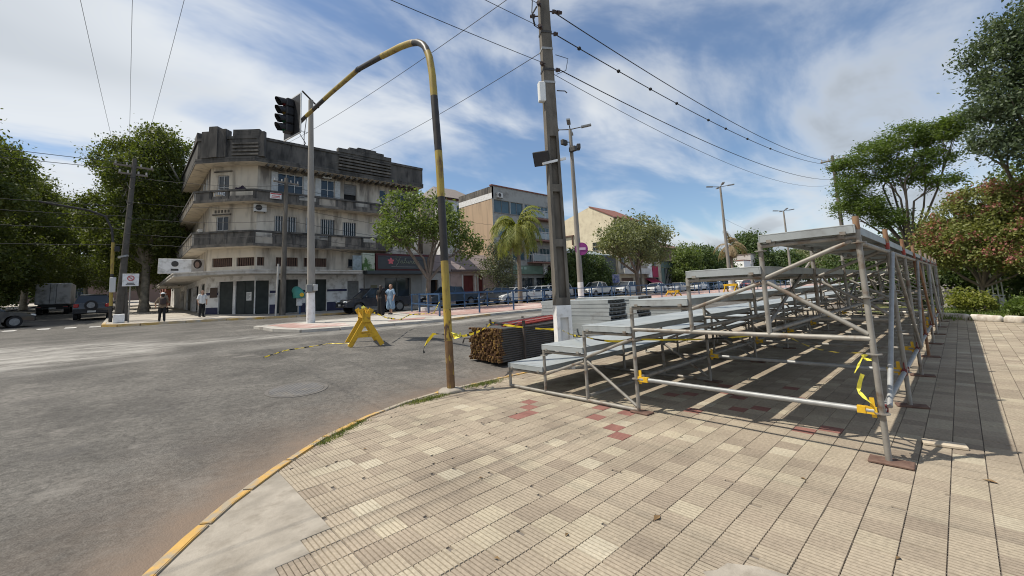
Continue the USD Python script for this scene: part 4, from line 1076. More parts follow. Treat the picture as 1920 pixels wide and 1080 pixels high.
m = MB(); m.add([(71, 39.4, 9.4), (87, 39.4, 9.4), (87, 46, 12.2), (71, 46, 12.2), (71, 52.6, 9.4), (87, 52.6, 9.4)], [[0, 1, 2, 3], [3, 2, 5, 4], [0, 3, 4], [1, 5, 2]]); put("tile_roof", m, M("brown_tiles", (0.14, 0.08, 0.06), (0.10, 0.06, 0.05), scale=3, rough=0.9), rh, world=True)
# far end of the avenue
block("white_block", "small bright white building at the far end of the avenue", 104, 108.5, 33.5, 40, 6.9, M("bright_white", (0.78, 0.78, 0.76), rough=0.8), LOOKS["tile_red"])
block("grey_far_house", "long grey house at the end of the avenue behind the far palm", 109, 128, 33.5, 44, 8.5, LOOKS["pale_wall"], LOOKS["grey_tiles"], [(1.5 + 2.4 * k, 2.9 + 2.4 * k, 3.5, 6.5, "win") for k in range(7)])
# side street: houses behind the trees on the right side of the street
block("street_house", "pale house beyond the corner building on the side street", 5.0, 13, 66.5, 84, 13.0, LOOKS["pale_wall"], None, [], 1.0, [(2, 3.2, 8, 10, "win"), (6, 7.2, 8, 10, "win"), (10, 11.2, 8, 10, "win"), (3, 6, 2.2, 4.6, "void")])
block("brick_shop", "red brick shop front far along the side street pavement", 4.4, 13, 85, 100, 7.0, LOOKS["brick_wall"], None, [], 1.5, [(2, 5, 2.6, 5, "void"), (8, 12, 2.6, 5, "shop")])
block("left_street_house", "shaded house behind the trees on the left of the side street", -24, -14, 46, 64, 8.5, LOOKS["brown_wall"], None, [], 0.8)
block("left_far_house", "far house at the end of the shaded side street", -26, 10, 150, 160, 12, LOOKS["brown_wall"], None, [(14, 18, 5, 9, "win")], 2)

# ---------------------------------------------------------------- the stands (bleachers) on the paving
GALV = M("galvanized_tube", (0.30, 0.285, 0.255), (0.22, 0.205, 0.18), scale=6, rough=0.55, metal=0.25, stain=(0.15, 0.095, 0.06), stain_scale=6, stain_lo=0.54, stain_hi=0.70)
ZINC = M("bright_zinc", (0.36, 0.365, 0.36), (0.28, 0.285, 0.28), scale=9, rough=0.5, metal=0.25)
RUSTY = M("rusty_tube", (0.20, 0.10, 0.055), (0.27, 0.17, 0.10), scale=7, rough=0.8, metal=0.1)
DECK = M("deck_steel", (0.275, 0.30, 0.305), (0.355, 0.38, 0.385), scale=2.0, rough=0.5, metal=0.15, stain=(0.19, 0.19, 0.185), stain_scale=4, stain_lo=0.52, stain_hi=0.75)
PLATE = M("rusty_plate", (0.105, 0.06, 0.045), (0.16, 0.10, 0.075), scale=14, rough=0.85, bump=0.4, bscale=50)
YEL = M("yellow_coupler", (0.75, 0.47, 0.03), (0.62, 0.36, 0.02), scale=9, rough=0.45)
REDC = M("red_coupler", (0.13, 0.02, 0.022), (0.19, 0.03, 0.028), scale=9, rough=0.5)
REDP = M("red_paint", (0.36, 0.05, 0.035), (0.25, 0.05, 0.04), scale=12, rough=0.6)
OX = 4.92
st = thing("bleachers", "grey steel tube bleachers with six rows of metal decks on the paving", "bleachers", (OX, 0.60, 0))
BX, NB = 2.27, 8
R0 = 0.0243
Y1, Y2, Y3, Y4, Y5, Y6, Y7 = 0.0, 0.81, 1.62, 2.41, 3.22, 4.04, 4.86
TOPS = [2.10, 1.775, 1.455, 1.105, 0.775, 0.425]
ROWS = [(Y1, Y2), (Y2, Y3), (Y3, Y4), (Y4, Y5), (Y5, Y6), (Y6, Y7)]
rb = random.Random(3)


def standard(x, y, z0, z1, mat=GALV, collars=(), name="upright"):
    p = put(name, MB().tube((x, y, z0), (x, y, z1), R0, n=10), mat, st, smooth=40)
    for c in collars:
        put("collar", MB().tm(trimesh.creation.cylinder(0.058, 0.009, sections=10), (x, y, c)), mat, p)
    return p


def wedge(x, y, z, dx, dy, mat, name):
    m = MB()
    d = np.array([dx, dy, 0.0])
    c = np.array([x, y, z])
    m.bar(c + d * 0.03, c + d * 0.11, 0.04, 0.062)
    m.bar(c + d * 0.11, c + d * 0.17, 0.055, 0.058)
    m.bar(c + d * 0.055 + (0, 0, -0.06), c + d * 0.06 + (0, 0, 0.11), 0.012, 0.034, up=tuple(d))
    put(name, m, mat, st)


for k in range(NB + 1):
    x = k * BX
    n_ = 10 if k < 3 else 6
    # base plates
    m = MB(); m.rbox((x, -0.02 + 0.02 * rb.random(), 0.012), (0.17, 0.30, 0.022), 0.006, rz=rb.uniform(-0.25, 0.25)); put("base_plate", m, PLATE, st)
    m = MB(); m.rbox((x + 0.02, Y4 - 0.03, 0.012), (0.16, 0.26, 0.022), 0.006, rz=rb.uniform(-0.25, 0.25)); put("base_plate", m, PLATE, st)
    # tall back upright, painted tip
    standard(x, Y1, 0.02, 2.17 + (0.05 if k else 0), GALV if k not in (3,) else RUSTY, (0.415, 0.925, 1.43, 1.93))
    m = MB().tube((x, Y1, 2.05), (x, Y1, 2.175 + (0.05 if k else 0)), R0 * 1.06, n=n_); put("upright_tip", m, RUSTY, st, smooth=40)
    if k:
        put("paint_mark", MB().tube((x, Y1, 1.96), (x, Y1, 2.045), R0 * 1.08, n=n_), REDP, st, smooth=40)
    standard(x, Y4, 0.02, 1.345, GALV, (0.43, 0.925, 1.265))
    # upper step frame
    put("frame_tube", MB().tube((x, Y1, 1.06), (x, Y4, 1.06), R0, n=n_), GALV, st, smooth=40)
    standard(x, Y2, 1.06, 2.03, GALV, (1.935,), "post"); standard(x, Y3, 1.06, 1.70, GALV, (1.60,), "post")
    for a, b in (((Y2, 1.64), (Y1 + 0.05, 1.955)), ((Y3 - 0.03, 1.33), (Y2 + 0.03, 1.60)), ((Y2 - 0.03, 1.60), (Y1 + 0.02, 1.10))):
        put("brace", MB().tube((x, a[0], a[1]), (x, b[0], b[1]), 0.021, n=n_), GALV, st, smooth=40)
    # lower step frame
    put("frame_tube", MB().tube((x, Y4, 0.035), (x, Y7, 0.035), R0, n=n_), GALV, st, smooth=40)
    standard(x, Y5, 0.04, 1.02, GALV, (0.93,), "post"); standard(x, Y6, 0.04, 0.695, GALV, (0.60,), "post"); standard(x, Y7, 0.02, 0.345, GALV, (0.255,), "post")
    for a, b in (((Y5, 0.63), (Y4 + 0.03, 0.935)), ((Y6 - 0.03, 0.31), (Y5 + 0.03, 0.58)), ((Y5 - 0.03, 0.58), (Y4 + 0.02, 0.08))):
        put("brace", MB().tube((x, a[0], a[1]), (x, b[0], b[1]), 0.021, n=n_), GALV, st, smooth=40)
    # deck bearers
    for (ya, yb), t in zip(ROWS, TOPS):
        m = MB(); m.tube((x, ya, t - 0.115), (x, yb, t - 0.115), 0.021, n=n_)
        for yy in (ya + 0.12, yb - 0.12):
            m.box((x, yy, t - 0.10), (0.05, 0.05, 0.05))
        put("deck_bearer", m, GALV, st)
    # low ledger across, with wedge heads
    put("ledger", MB().tube((x, 0.05, 0.43), (x, Y4 - 0.05, 0.43), R0, n=n_), ZINC if k < 2 else GALV, st, smooth=40)
    wedge(x, Y1, 0.43, 0, 1, YEL, "yellow_coupler"); wedge(x, Y4, 0.43, 0, -1, YEL, "yellow_coupler")
    if k < NB:
        x1 = x + BX
        for y, z, mt in ((Y1, 1.93, GALV), (Y1, 0.43, ZINC), (Y4, 0.925, GALV), (Y4, 0.43, GALV), (Y2, 1.10, GALV), (Y3, 1.10, GALV), (Y5, 0.09, GALV)):
            put("ledger", MB().tube((x + 0.04, y, z), (x1 - 0.04, y, z), R0, n=n_), mt, st, smooth=40)
        wedge(x, Y1, 0.43, 1, 0, REDC, "red_coupler"); wedge(x1, Y1, 0.43, -1, 0, REDC, "red_coupler")
        a, b = ((x1 - 0.06, 1.90), (x + 0.10, 0.46)) if k % 2 == 0 else ((x + 0.06, 1.90), (x1 - 0.1, 0.46))
        put("back_brace", MB().tube((a[0], Y1 - 0.045, a[1]), (b[0], Y1 - 0.045, b[1]), 0.022, n=n_), (ZINC, GALV, GALV, RUSTY, GALV)[k % 5], st, smooth=40)
        put("inner_brace", MB().tube((x + 0.06, Y2 + 0.03, 1.85 if k % 2 else 1.15), (x1 - 0.06, Y2 + 0.03, 1.15 if k % 2 else 1.85), 0.02, n=6), GALV, st, smooth=40)
        if k % 2 == 1:
            put("back_brace", MB().tube((x + 0.06, Y4 + 0.04, 1.2), (x1 - 0.06, Y4 + 0.04, 0.3), 0.021, n=n_), GALV, st, smooth=40)
        for r_, ((ya, yb), t) in enumerate(zip(ROWS, TOPS)):
            t = t + rb.uniform(-0.004, 0.004)
            xa, xb = (x - 0.055 if k == 0 else x + 0.012), x1 - 0.008
            m = MB()
            m.rbox(((xa + xb) / 2, (ya + yb) / 2, t - 0.006), (xb - xa, yb - ya - 0.012, 0.012), 0.003)
            m.box(((xa + xb) / 2, ya + 0.012, t - 0.046), (xb - xa - 0.004, 0.012, 0.07)); m.box(((xa + xb) / 2, yb - 0.012, t - 0.046), (xb - xa - 0.004, 0.012, 0.07))
            m.box((xa + 0.008, (ya + yb) / 2, t - 0.046), (0.012, yb - ya - 0.04, 0.07)); m.box((xb - 0.008, (ya + yb) / 2, t - 0.046), (0.012, yb - ya - 0.04, 0.07))
            for q in np.linspace(xa, xb, 6)[1:-1]:
                m.box((q, (ya + yb) / 2, t - 0.03), (0.03, yb - ya - 0.05, 0.035))
            dk_ = put("deck", m, DECK, st)
            if k < 3:
                m = MB()
                for yy in (ya + 0.10, yb - 0.10):
                    m.box((xa + 0.02, yy, t - 0.075), (0.05, 0.045, 0.03)); m.box((xb - 0.02, yy, t - 0.075), (0.05, 0.045, 0.03))
                put("deck_hook", m, GALV, dk_)

# ribbons of tape tied to the near upright
TAPE = None
nodes = {"geo": ("geometry", {}), "w": ("wave_texture", {"wave_type": "bands", "bands_direction": "diagonal", "scale": 1.1}), "r": ("math", {"math_type": "greater_than", "value2": 0.72}),
         "c": ("mix", {"mix_type": "mix", "color1": (0.78, 0.60, 0.04), "color2": (0.03, 0.03, 0.028)}), "p": ("principled_bsdf", {"roughness": 0.4}), "t": ("translucent_bsdf", {}), "mx": ("mix_closure", {"fac": 0.3})}
TAPE = usdkit.material(stage, "/World/Looks/caution_tape", nodes, [("geo.position", "w.vector"), ("w.fac", "r.value1"), ("r.value", "c.fac"), ("c.color", "p.base_color"), ("c.color", "t.color"), ("p.BSDF", "mx.closure1"), ("t.BSDF", "mx.closure2")], surface="mx.closure")
TAPEY = M("yellow_tape", (0.78, 0.72, 0.10), (0.66, 0.60, 0.08), scale=20, rough=0.4)


def ribbon(mb, pts, w=0.06, twist=0.0, seed=0):
    r = np.random.default_rng(seed)
    p = np.asarray(pts, float)
    n = max(8, int(np.linalg.norm(np.diff(p, axis=0), axis=1).sum() / 0.09))
    t = np.linspace(0, len(p) - 1, n)
    q = np.stack([np.interp(t, np.arange(len(p)), p[:, k]) for k in range(3)], 1)
    ph = np.cumsum(r.normal(0, twist, n)) + r.uniform(0, 3)
    d = np.gradient(q, axis=0); d /= np.linalg.norm(d, axis=1, keepdims=True) + 1e-9
    a = np.cross(d, [0.05, 0.03, 1.0]); a /= np.linalg.norm(a, axis=1, keepdims=True) + 1e-9
    b = np.cross(a, d)
    o = (a * np.sin(ph)[:, None] + b * np.cos(ph)[:, None]) * w / 2
    v = np.vstack([q - o, q + o])
    mb.add(v, [[i, i + 1, n + i + 1, n + i] for i in range(n - 1)])


t = thing("tape_ribbon", "knotted yellow tape ribbon fluttering from the nearest back upright of the bleachers", "ribbon", (4.90, 0.63, 0.9))
m = MB()
ribbon(m, [(4.90, 0.64, 0.92), (4.91, 0.69, 0.90), (4.93, 0.66, 0.87), (4.90, 0.62, 0.88)], 0.025, 0.8, 1)
ribbon(m, [(4.93, 0.68, 0.90), (4.94, 0.73, 0.80), (4.95, 0.76, 0.74)], 0.02, 0.3, 2)
ribbon(m, [(4.92, 0.70, 0.74), (4.93, 0.73, 0.66), (4.95, 0.75, 0.58), (4.90, 0.70, 0.53), (4.88, 0.66, 0.50)], 0.032, 0.25, 3)
put("ribbon", m, TAPEY, t, world=True)
def tape(label, pts, w=0.06, tw=0.35, seed=0, mat=None, cat="tape", at=None):
    p0 = np.array(pts[0] if at is None else at, float)
    t = thing("caution_tape", label, cat, tuple(p0))
    m = MB(); ribbon(m, pts, w, tw, seed)
    put("strip", m, mat or TAPE, t, world=True)
tape("yellow caution tape strung under the bleachers at knee height", np.vstack([sag((4.95, 3.05, 0.93), (7.2, 1.9, 0.86), 0.05, 6), sag((7.2, 1.9, 0.86), (4.96, 0.66, 0.93), 0.10, 10)]), 0.022, 0.3, 4)

# ---------------------------------------------------------------- poles, signal, lamps, wires
# H-section concrete utility pole at the corner
UX, UY = 6.78, 5.80
t = thing("utility_pole", "tall weathered concrete utility pole with white painted foot beside the bleachers", "utility pole", (UX, UY, 0))
lean = np.array([-0.055, 0.02])


def hsec(mb, z0, z1, a0, a1, b0, b1):
    """Two flanges and a web, tapering upward; the wide side looks along the avenue."""
    q = []
    for z, a, b in ((z0, a0, b0), (z1, a1, b1)):
        o = lean * z / 10
        f, w = a * 0.22, b * 0.30
        poly = [(-a / 2, -b / 2), (-a / 2 + f, -b / 2), (-a / 2 + f, -w / 2), (a / 2 - f, -w / 2), (a / 2 - f, -b / 2), (a / 2, -b / 2), (a / 2, b / 2), (a / 2 - f, b / 2), (a / 2 - f, w / 2), (-a / 2 + f, w / 2), (-a / 2 + f, b / 2), (-a / 2, b / 2)]
        q.append([(x * HC - y * HS + o[0], x * HS + y * HC + o[1], z) for x, y in poly])
    n = 12
    v = np.array(q[0] + q[1])
    mb.add(v, [[i, (i + 1) % n, n + (i + 1) % n, n + i] for i in range(n)])
    for k in (0, n):
        mb.add(v[k:k + n], [[11, 0, 10], [0, 1, 10], [10, 1, 9], [1, 2, 9], [2, 3, 9], [9, 3, 8], [3, 4, 8], [8, 4, 7], [4, 5, 7], [7, 5, 6]])


HA = -0.55; HC, HS = math.cos(HA), math.sin(HA)
m = MB()
def pw(z): return 0.325 - 0.0125 * z, 0.27 - 0.0095 * z
zz = [1.31, 2.55, 3.75, 5.0]
for z0, z1 in zip(zz[:-1], zz[1:]):
    hsec(m, z0 + 0.16, z1, *[c for p_ in zip(pw(z0 + 0.16), pw(z1)) for c in p_])
    o = lean * z0 / 10; a, b = pw(z0)
    m.box((o[0], o[1], z0 + 0.08), (a, b, 0.16), rz=HA)
a, b = pw(5.0); o = lean * 0.5
a2, b2 = pw(11.2)
q0 = MB(); q0.box((0, 0, 0), (1, 1, 1)); v, f = q0.arr()
v = np.array([[(x * (a if z < 0 else a2)), (y * (b if z < 0 else b2)), 0 if z < 0 else 6.2] for x, y, z in v])
v = np.c_[v[:, 0] * HC - v[:, 1] * HS + o[0] + lean[0] * v[:, 2] / 10, v[:, 0] * HS + v[:, 1] * HC + o[1] + lean[1] * v[:, 2] / 10, v[:, 2] + 5.0]
m.add(v, f)
put("shaft", m, CONC, t)
m = MB(); hsec(m, 0.0, 1.06, 0.335, 0.322, 0.28, 0.268); o = lean * 0.12; m.box((o[0], o[1], 1.185), (0.322, 0.268, 0.25), rz=HA); put("painted_foot", m, WHITE, t)
for z in (6.55, 7.05, 7.45, 6.25):
    m = MB(); a, b = pw(z); o = lean * z / 10; m.box((o[0], o[1], z), (a + 0.02, b + 0.02, 0.05), rz=HA); put("band_clamp", m, ZINC if z in (6.25, 7.05) else DARKM, t)
def insul(p, d):
    m = MB(); p = np.array(p); d = np.array(d, float)
    m.tube(p, p + d * 0.16, 0.015, n=6); m.tube(p + d * 0.14, p + d * 0.20, 0.05, n=10); m.tube(p + d * 0.21, p + d * 0.25, 0.04, n=10)
    put("insulator", m, INS, t, smooth=30)
for z in (8.05, 7.50, 6.62):
    insul((lean[0] * z / 10 - 0.10, 0.0, z), (-0.75, -0.3, 0)); insul((lean[0] * z / 10 + 0.10, 0.0, z), (0.7, -0.5, 0))
insul((-0.05, 0.12, 7.95), (-0.5, 0.8, 0.2)); insul((0.1, -0.1, 8.0), (0.9, -0.4, 0.1))
m = MB(); m.path([(-0.32, 0.1, 8.2), (-0.36, 0.1, 7.9), (-0.28, 0.1, 7.6), (-0.15, 0.02, 7.5)], 0.012, 6); m.path([(-0.30, 0.0, 8.0), (-0.40, 0.05, 7.8), (-0.34, 0.05, 7.55)], 0.02, 6); m.path([(0.12, -0.12, 6.95), (0.4, -0.25, 6.9), (0.36, -0.2, 6.62), (0.15, -0.1, 6.5)], 0.008, 5); put("drop_wire", m, WIRE, t)
m = MB(); m.rbox((-0.21, 0.06, 6.02), (0.16, 0.14, 0.46), 0.02, rz=HA); put("meter_box", m, M("white_box", (0.66, 0.67, 0.66), rough=0.5), t)
m = MB(); m.path([(0.12, -0.1, 6.1), (0.28, -0.2, 6.1), (0.33, -0.22, 6.06)], 0.012, 6); put("hook_bracket", m, DARKM, t)
# dark panel on a white arm
PNL = M("dark_panel", (0.015, 0.017, 0.022), rough=0.25, spec=0.6)
m = MB(); m.bar((0.16, -0.20, 4.50), (-0.30, 0.06, 4.36), 0.05, 0.05); put("white_arm", m, WHITE, t)
c = np.array([-0.27, 0.12, 4.50])
m = MB(); m.rbox((0, 0, 0), (0.36, 0.05, 0.32), 0.012); v, f = m.arr()
ax = np.radians(-28); v = np.c_[v[:, 0], v[:, 1] * math.cos(ax) - v[:, 2] * math.sin(ax), v[:, 1] * math.sin(ax) + v[:, 2] * math.cos(ax)]
az = np.radians(118); v = np.c_[v[:, 0] * math.cos(az) - v[:, 1] * math.sin(az), v[:, 0] * math.sin(az) + v[:, 1] * math.cos(az), v[:, 2]]
put("signal_panel", (v + c, f), PNL, t)

# traffic signal pole, banded black and yellow
YP = M("yellow_pole_paint", (0.33, 0.245, 0.045), (0.25, 0.18, 0.045), scale=3, rough=0.5, stain=(0.12, 0.07, 0.03), stain_scale=6, stain_stretch=(1, 1, 0.4), stain_lo=0.55, stain_hi=0.68)
YPF = M("yellow_pole_chipped", (0.42, 0.29, 0.045), (0.33, 0.22, 0.035), scale=4, rough=0.6, stain=(0.07, 0.04, 0.025), stain_scale=7, stain_stretch=(1, 1, 0.35), stain_lo=0.46, stain_hi=0.52)
RST = M("rusty_pole_foot", (0.10, 0.055, 0.03), (0.17, 0.10, 0.045), scale=6, rough=0.85, stain=(0.36, 0.25, 0.05), stain_scale=7, stain_stretch=(1, 1, 0.3), stain_lo=0.56, stain_hi=0.6)
BP = M("black_pole_paint", (0.018, 0.016, 0.015), (0.035, 0.03, 0.026), scale=5, rough=0.45)
TX, TY = 4.06, 6.00
t = thing("traffic_signal", "black and yellow banded traffic signal pole with a long arm bent over the road", "traffic signal", (TX, TY, 0))
cl = [(0, 0.0, 0.0), (0, 0.05, 1.0), (0, 0.12, 2.5), (0, 0.20, 4.0), (0, 0.33, 5.4), (0, 0.37, 5.8), (0, 0.46, 6.2), (0, 0.62, 6.5), (0, 0.85, 6.69), (0, 1.2, 6.84), (0, 1.6, 6.96), (0, 2.6, 7.19), (0, 3.81, 7.44), (0, 5.8, 7.59), (0, 8.0, 7.70), (0, 8.75, 7.72)]
cl = np.array(cl, float)
sl = np.r_[0, np.cumsum(np.linalg.norm(np.diff(cl, axis=0), axis=1))]
def at_len(L): return np.array([np.interp(L, sl, cl[:, k]) for k in range(3)])
bands = [(0, 0.85, RST), (0.85, 1.38, YPF), (1.38, 2.22, YP), (2.22, 3.38, BP), (3.38, 4.25, YP), (4.25, 5.35, BP), (5.35, 6.35, YP), (6.35, 7.05, BP), (7.05, 8.55, YP), (8.55, 10.0, BP), (10.0, 11.2, YP), (11.2, 12.4, YP), (12.4, 13.4, BP), (13.4, 14.1, YP), (14.1, sl[-1], BP)]
for a, b, mt in bands:
    n_ = max(2, int((b - a) / 0.14))
    P_ = [at_len(q) for q in np.linspace(a, b, n_ + 1)]
    rr = 0.068 if a < 7.2 else 0.062
    put("pole_band", MB().path(P_, rr, 14), mt, t, smooth=40)
put("weld_ring", MB().path([at_len(sl[12] - 0.03), at_len(sl[12] + 0.03)], 0.068, 14), BP, t, smooth=40)
m = MB(); c = trimesh.creation.icosphere(2, 1.0); v = np.array(c.vertices) * (0.24, 0.20, 0.07); v += 0.05 * (meshkit.noise(v * 9) - 0.5)[:, None]; m.add(v + (0.02, 0.02, 0.01), c.faces); put("cement_footing", m, LOOKS["cement"], t, smooth=60)
# signal head: four lenses with visors on a wide backplate
HEAD = np.array([-0.16, 9.0, 7.95]); hy = math.radians(190)


def head(mb):
    v, f = mb.arr()
    v = np.c_[v[:, 0] * math.cos(hy) - v[:, 1] * math.sin(hy), v[:, 0] * math.sin(hy) + v[:, 1] * math.cos(hy), v[:, 2]] + HEAD
    return v, f


m = MB(); m.rbox((0, 0, 0.0), (0.03, 1.15, 1.36), 0.01); put("backplate", head(m), BLK, t)
m = MB()
for a, b in (((0, -0.585, -0.69), (0, 0.585, -0.69)), ((0, -0.585, 0.69), (0, 0.585, 0.69)), ((0, -0.585, -0.69), (0, -0.585, 0.69)), ((0, 0.585, -0.69), (0, 0.585, 0.69))):
    m.bar(a, b, 0.035, 0.035)
put("backplate_rim", head(m), M("pale_rim", (0.55, 0.55, 0.54), rough=0.5), t)
m = MB()
for z in (-0.45, -0.15, 0.15, 0.45):
    m.rbox((0.14, 0, z), (0.25, 0.32, 0.29), 0.03)
put("signal_housing", head(m), BLK, t)
for z, c in ((0.45, (0.10, 0.01, 0.01)), (0.15, (0.12, 0.07, 0.01)), (-0.15, (0.01, 0.07, 0.03)), (-0.45, (0.01, 0.07, 0.03))):
    m = MB(); q = trimesh.creation.cylinder(0.125, 0.02, sections=24); q.apply_transform(trimesh.transformations.rotation_matrix(np.pi / 2, [0, 1, 0])); m.tm(q, (0.275, 0, z))
    ln = put("lens", head(m), M("lens_%d" % int(z * 100 + 100), c, rough=0.2), t)
    m = MB(); an = np.linspace(-0.6, np.pi + 0.6, 16)
    vo = [(0.27, 0.14 * math.cos(q), z + 0.14 * math.sin(q)) for q in an] + [(0.27 + 0.30 - 0.10 * (1 - max(math.sin(q), -0.3)), 0.14 * math.cos(q), z + 0.14 * math.sin(q) - 0.03) for q in an]
    m.add(vo, [[i, i + 1, 17 + i, 16 + i] for i in range(15)]); vi = np.array(vo) * (1, 0.97, 1); m.add(vi, [[i + 1, i, 16 + i, 17 + i] for i in range(15)])
    put("visor", head(m), BLK, ln)
m = MB(); m.path([(0, 8.7, 7.3), (0.1, 8.4, 6.9), (0, 8.2, 6.75), (-0.05, 8.05, 7.0), (0, 8.0, 7.6)], 0.012, 5); put("cable_loop", m, WIRE, t)

# tall street lamps on the median
GALP = M("lamp_pole_grey", (0.27, 0.25, 0.22), (0.20, 0.185, 0.165), scale=2, rough=0.8, stretch=(1, 1, 0.3))


def street_lamp(x, y, h, label, white=1.25, arms=0, r=(0.20, 0.10), cross=0.0, extra=None):
    z = float(G(x, y)) + 0.07
    t = thing("street_lamp", label, "street lamp", (x, y, z), 0, "tall street lamps along the median")
    put("pole", MB().tube((0, 0, white), (-0.12, 0, h), r[0] - (r[0] - r[1]) * white / h, r[1], n=12), GALP, t, smooth=40)
    put("painted_foot", MB().tube((0, 0, 0), (-0.12 * white / h, 0, white), r[0], r[0] - (r[0] - r[1]) * white / h, n=12), WHITE, t, smooth=40)
    for k in range(arms):
        a = k * 2 * np.pi / max(arms, 1) + 0.6
        d = np.array([math.cos(a), math.sin(a), 0.10])
        p = np.array([-0.12, 0, h])
        put("arm", MB().tube(p, p + d * 1.0, 0.045, 0.035, n=6), DARKM, t)
        m = MB(); m.bar(p + d * 0.9, p + d * 1.7, 0.28, 0.13); put("lamp_head", m, M("lamp_grey", (0.20, 0.21, 0.22), rough=0.5), t)
    if cross:
        put("arm", MB().tube((-0.12 - cross * 0.62, -cross * 0.62, h + 0.08), (-0.12 + cross * 0.62, cross * 0.62, h - 0.02), 0.04, n=6), DARKM, t)
    return t, z


t, z = street_lamp(6.16, 20.2, 10.55, "tall grey lamp pole with white foot at the tip of the median", 1.35, 0, (0.19, 0.11), 0.85)
m = MB(); m.rbox((-0.15, -0.2, 1.55), (0.24, 0.24, 0.34), 0.02); put("junction_box", m, M("box_grey", (0.17, 0.18, 0.18), rough=0.6), t)
m = MB(); m.rbox((0.1, -0.24, 1.58), (0.2, 0.14, 0.3), 0.02); put("junction_box", m, M("box_pale", (0.36, 0.37, 0.36), rough=0.6), t)
t, z = street_lamp(25.96, 20.2, 13.9, "tall lamp pole with floodlights and a round purple sign", 1.5, 4, (0.24, 0.13))
for k, (dx, dy, zz_) in enumerate(((-0.55, 0.25, 12.75), (0.55, -0.3, 12.45), (-0.25, -0.35, 12.1))):
    m = MB(); m.rbox((-0.12 + dx, dy, zz_), (0.6, 0.3, 0.42), 0.04, rz=0.8 * k); m.tube((-0.12, 0, zz_ + 0.1), (-0.12 + dx, dy, zz_), 0.04, n=6); put("floodlight", m, DARKM, t)
PUR = M("purple_sign", (0.25, 0.035, 0.20), (0.20, 0.03, 0.17), scale=3, rough=0.5)
ca = math.atan2(-20.2, -25.96)
pc = np.array([0.02, -0.30, 4.1])
sg = put("round_sign", disc(0.50, 0.03, pc, ca), PUR, t)
m = MB()
dirn = np.array([math.cos(ca), math.sin(ca), 0]); side = np.array([-dirn[1], dirn[0], 0])
c0 = pc + dirn * 0.03
m.bar(c0 - side * 0.32, c0 + side * 0.32, 0.20, 0.012, up=tuple(dirn))
put("sign_band", m, M("pale_violet", (0.55, 0.42, 0.55), rough=0.5), sg)
t, z = street_lamp(57.0, 20.2, 13.6, "slim lamp pole standing far off behind the top bleacher row", 1.5, 4, (0.24, 0.12))
t, z = street_lamp(85.8, 20.2, 13.4, "farthest lamp pole above the top deck of the bleachers", 1.5, 4, (0.24, 0.12))


def power_pole(x, y, h, label, cross=(), r=(0.17, 0.10), leanx=0.0, mat=None):
    z = float(G(x, y)) + 0.1
    t = thing("utility_pole", label, "utility pole", (x, y, z))
    put("shaft", MB().tube((0, 0, 0), (leanx, 0, h), r[0], r[1], n=10), mat or CONC, t, smooth=40)
    for (zz_, hw, ang) in cross:
        d = np.array([math.cos(ang), math.sin(ang), 0]) * hw
        c = np.array([leanx * zz_ / h, 0, zz_])
        put("cross_arm", MB().bar(c - d + (0, 0, 0.0), c + d, 0.09, 0.11), M("old_wood", (0.20, 0.17, 0.14), (0.13, 0.11, 0.09), scale=5, rough=0.9), t)
        for q in (-0.9, -0.35, 0.35, 0.9):
            put("insulator", MB().tube(c + d * q + (0, 0, 0.05), c + d * q + (0, 0, 0.22), 0.045, n=8), M("pale_insulator", (0.42, 0.40, 0.37), rough=0.4), t)
    return t


tp = power_pole(-0.35, 34.9, 10.2, "dark leaning utility pole at the corner of the side street", ((9.7, 0.95, 0.1), (9.2, 0.7, 0.1)), (0.21, 0.12), 0.30, M("dark_pole", (0.07, 0.063, 0.055), (0.10, 0.092, 0.08), scale=4, rough=0.9))
put("stay_pole", MB().tube((0.35, 0.1, 0), (0.08, 0.05, 4.2), 0.13, 0.1, n=10), LOOKS["dark_pole"], tp, smooth=40)
put("stay_band", MB().tube((0.07, 0.03, 3.9), (0.04, 0.03, 4.0), 0.26, n=12), ZINC, tp, smooth=40)
m = MB()
for k in range(5):
    m.path(sag((0.0, 0, 9.2 - k * 0.55), (0.5 * (k % 2) - 0.2, -0.5, 8.7 - k * 0.5), 0.2, 6), 0.02, 5)
put("drop_wire", m, WIRE, tp)
t = thing("signal_post", "thin yellow and black signal post beside the dark corner pole", "signal post", (-0.68, 34.4, float(G(-0.68, 34.4)) + 0.1))
for k, mt in enumerate((BP, YP, BP, YP, YP)):
    put("post_band", MB().tube((-0.02 * k, 0, k * 0.95), (-0.02 * (k + 1), 0, (k + 1) * 0.95), 0.085, n=10), mt, t, smooth=40)
put("arm", MB().path([(-0.10, 0, 4.7), (-0.2, 0, 5.6), (-0.5, 0, 6.3), (-1.2, 0, 6.6), (-3.2, 0, 6.9)], 0.06, 8), BP, t, smooth=40)
m = MB(); m.rbox((0.1, -0.2, 4.35), (0.25, 0.2, 0.3), 0.03); put("signal_box", m, BLK, t)
m = MB(); m.rbox((0.0, -0.12, 2.2), (0.28, 0.1, 0.9), 0.03); put("control_box", m, M("pale_grey", (0.45, 0.45, 0.44), rough=0.6), t)
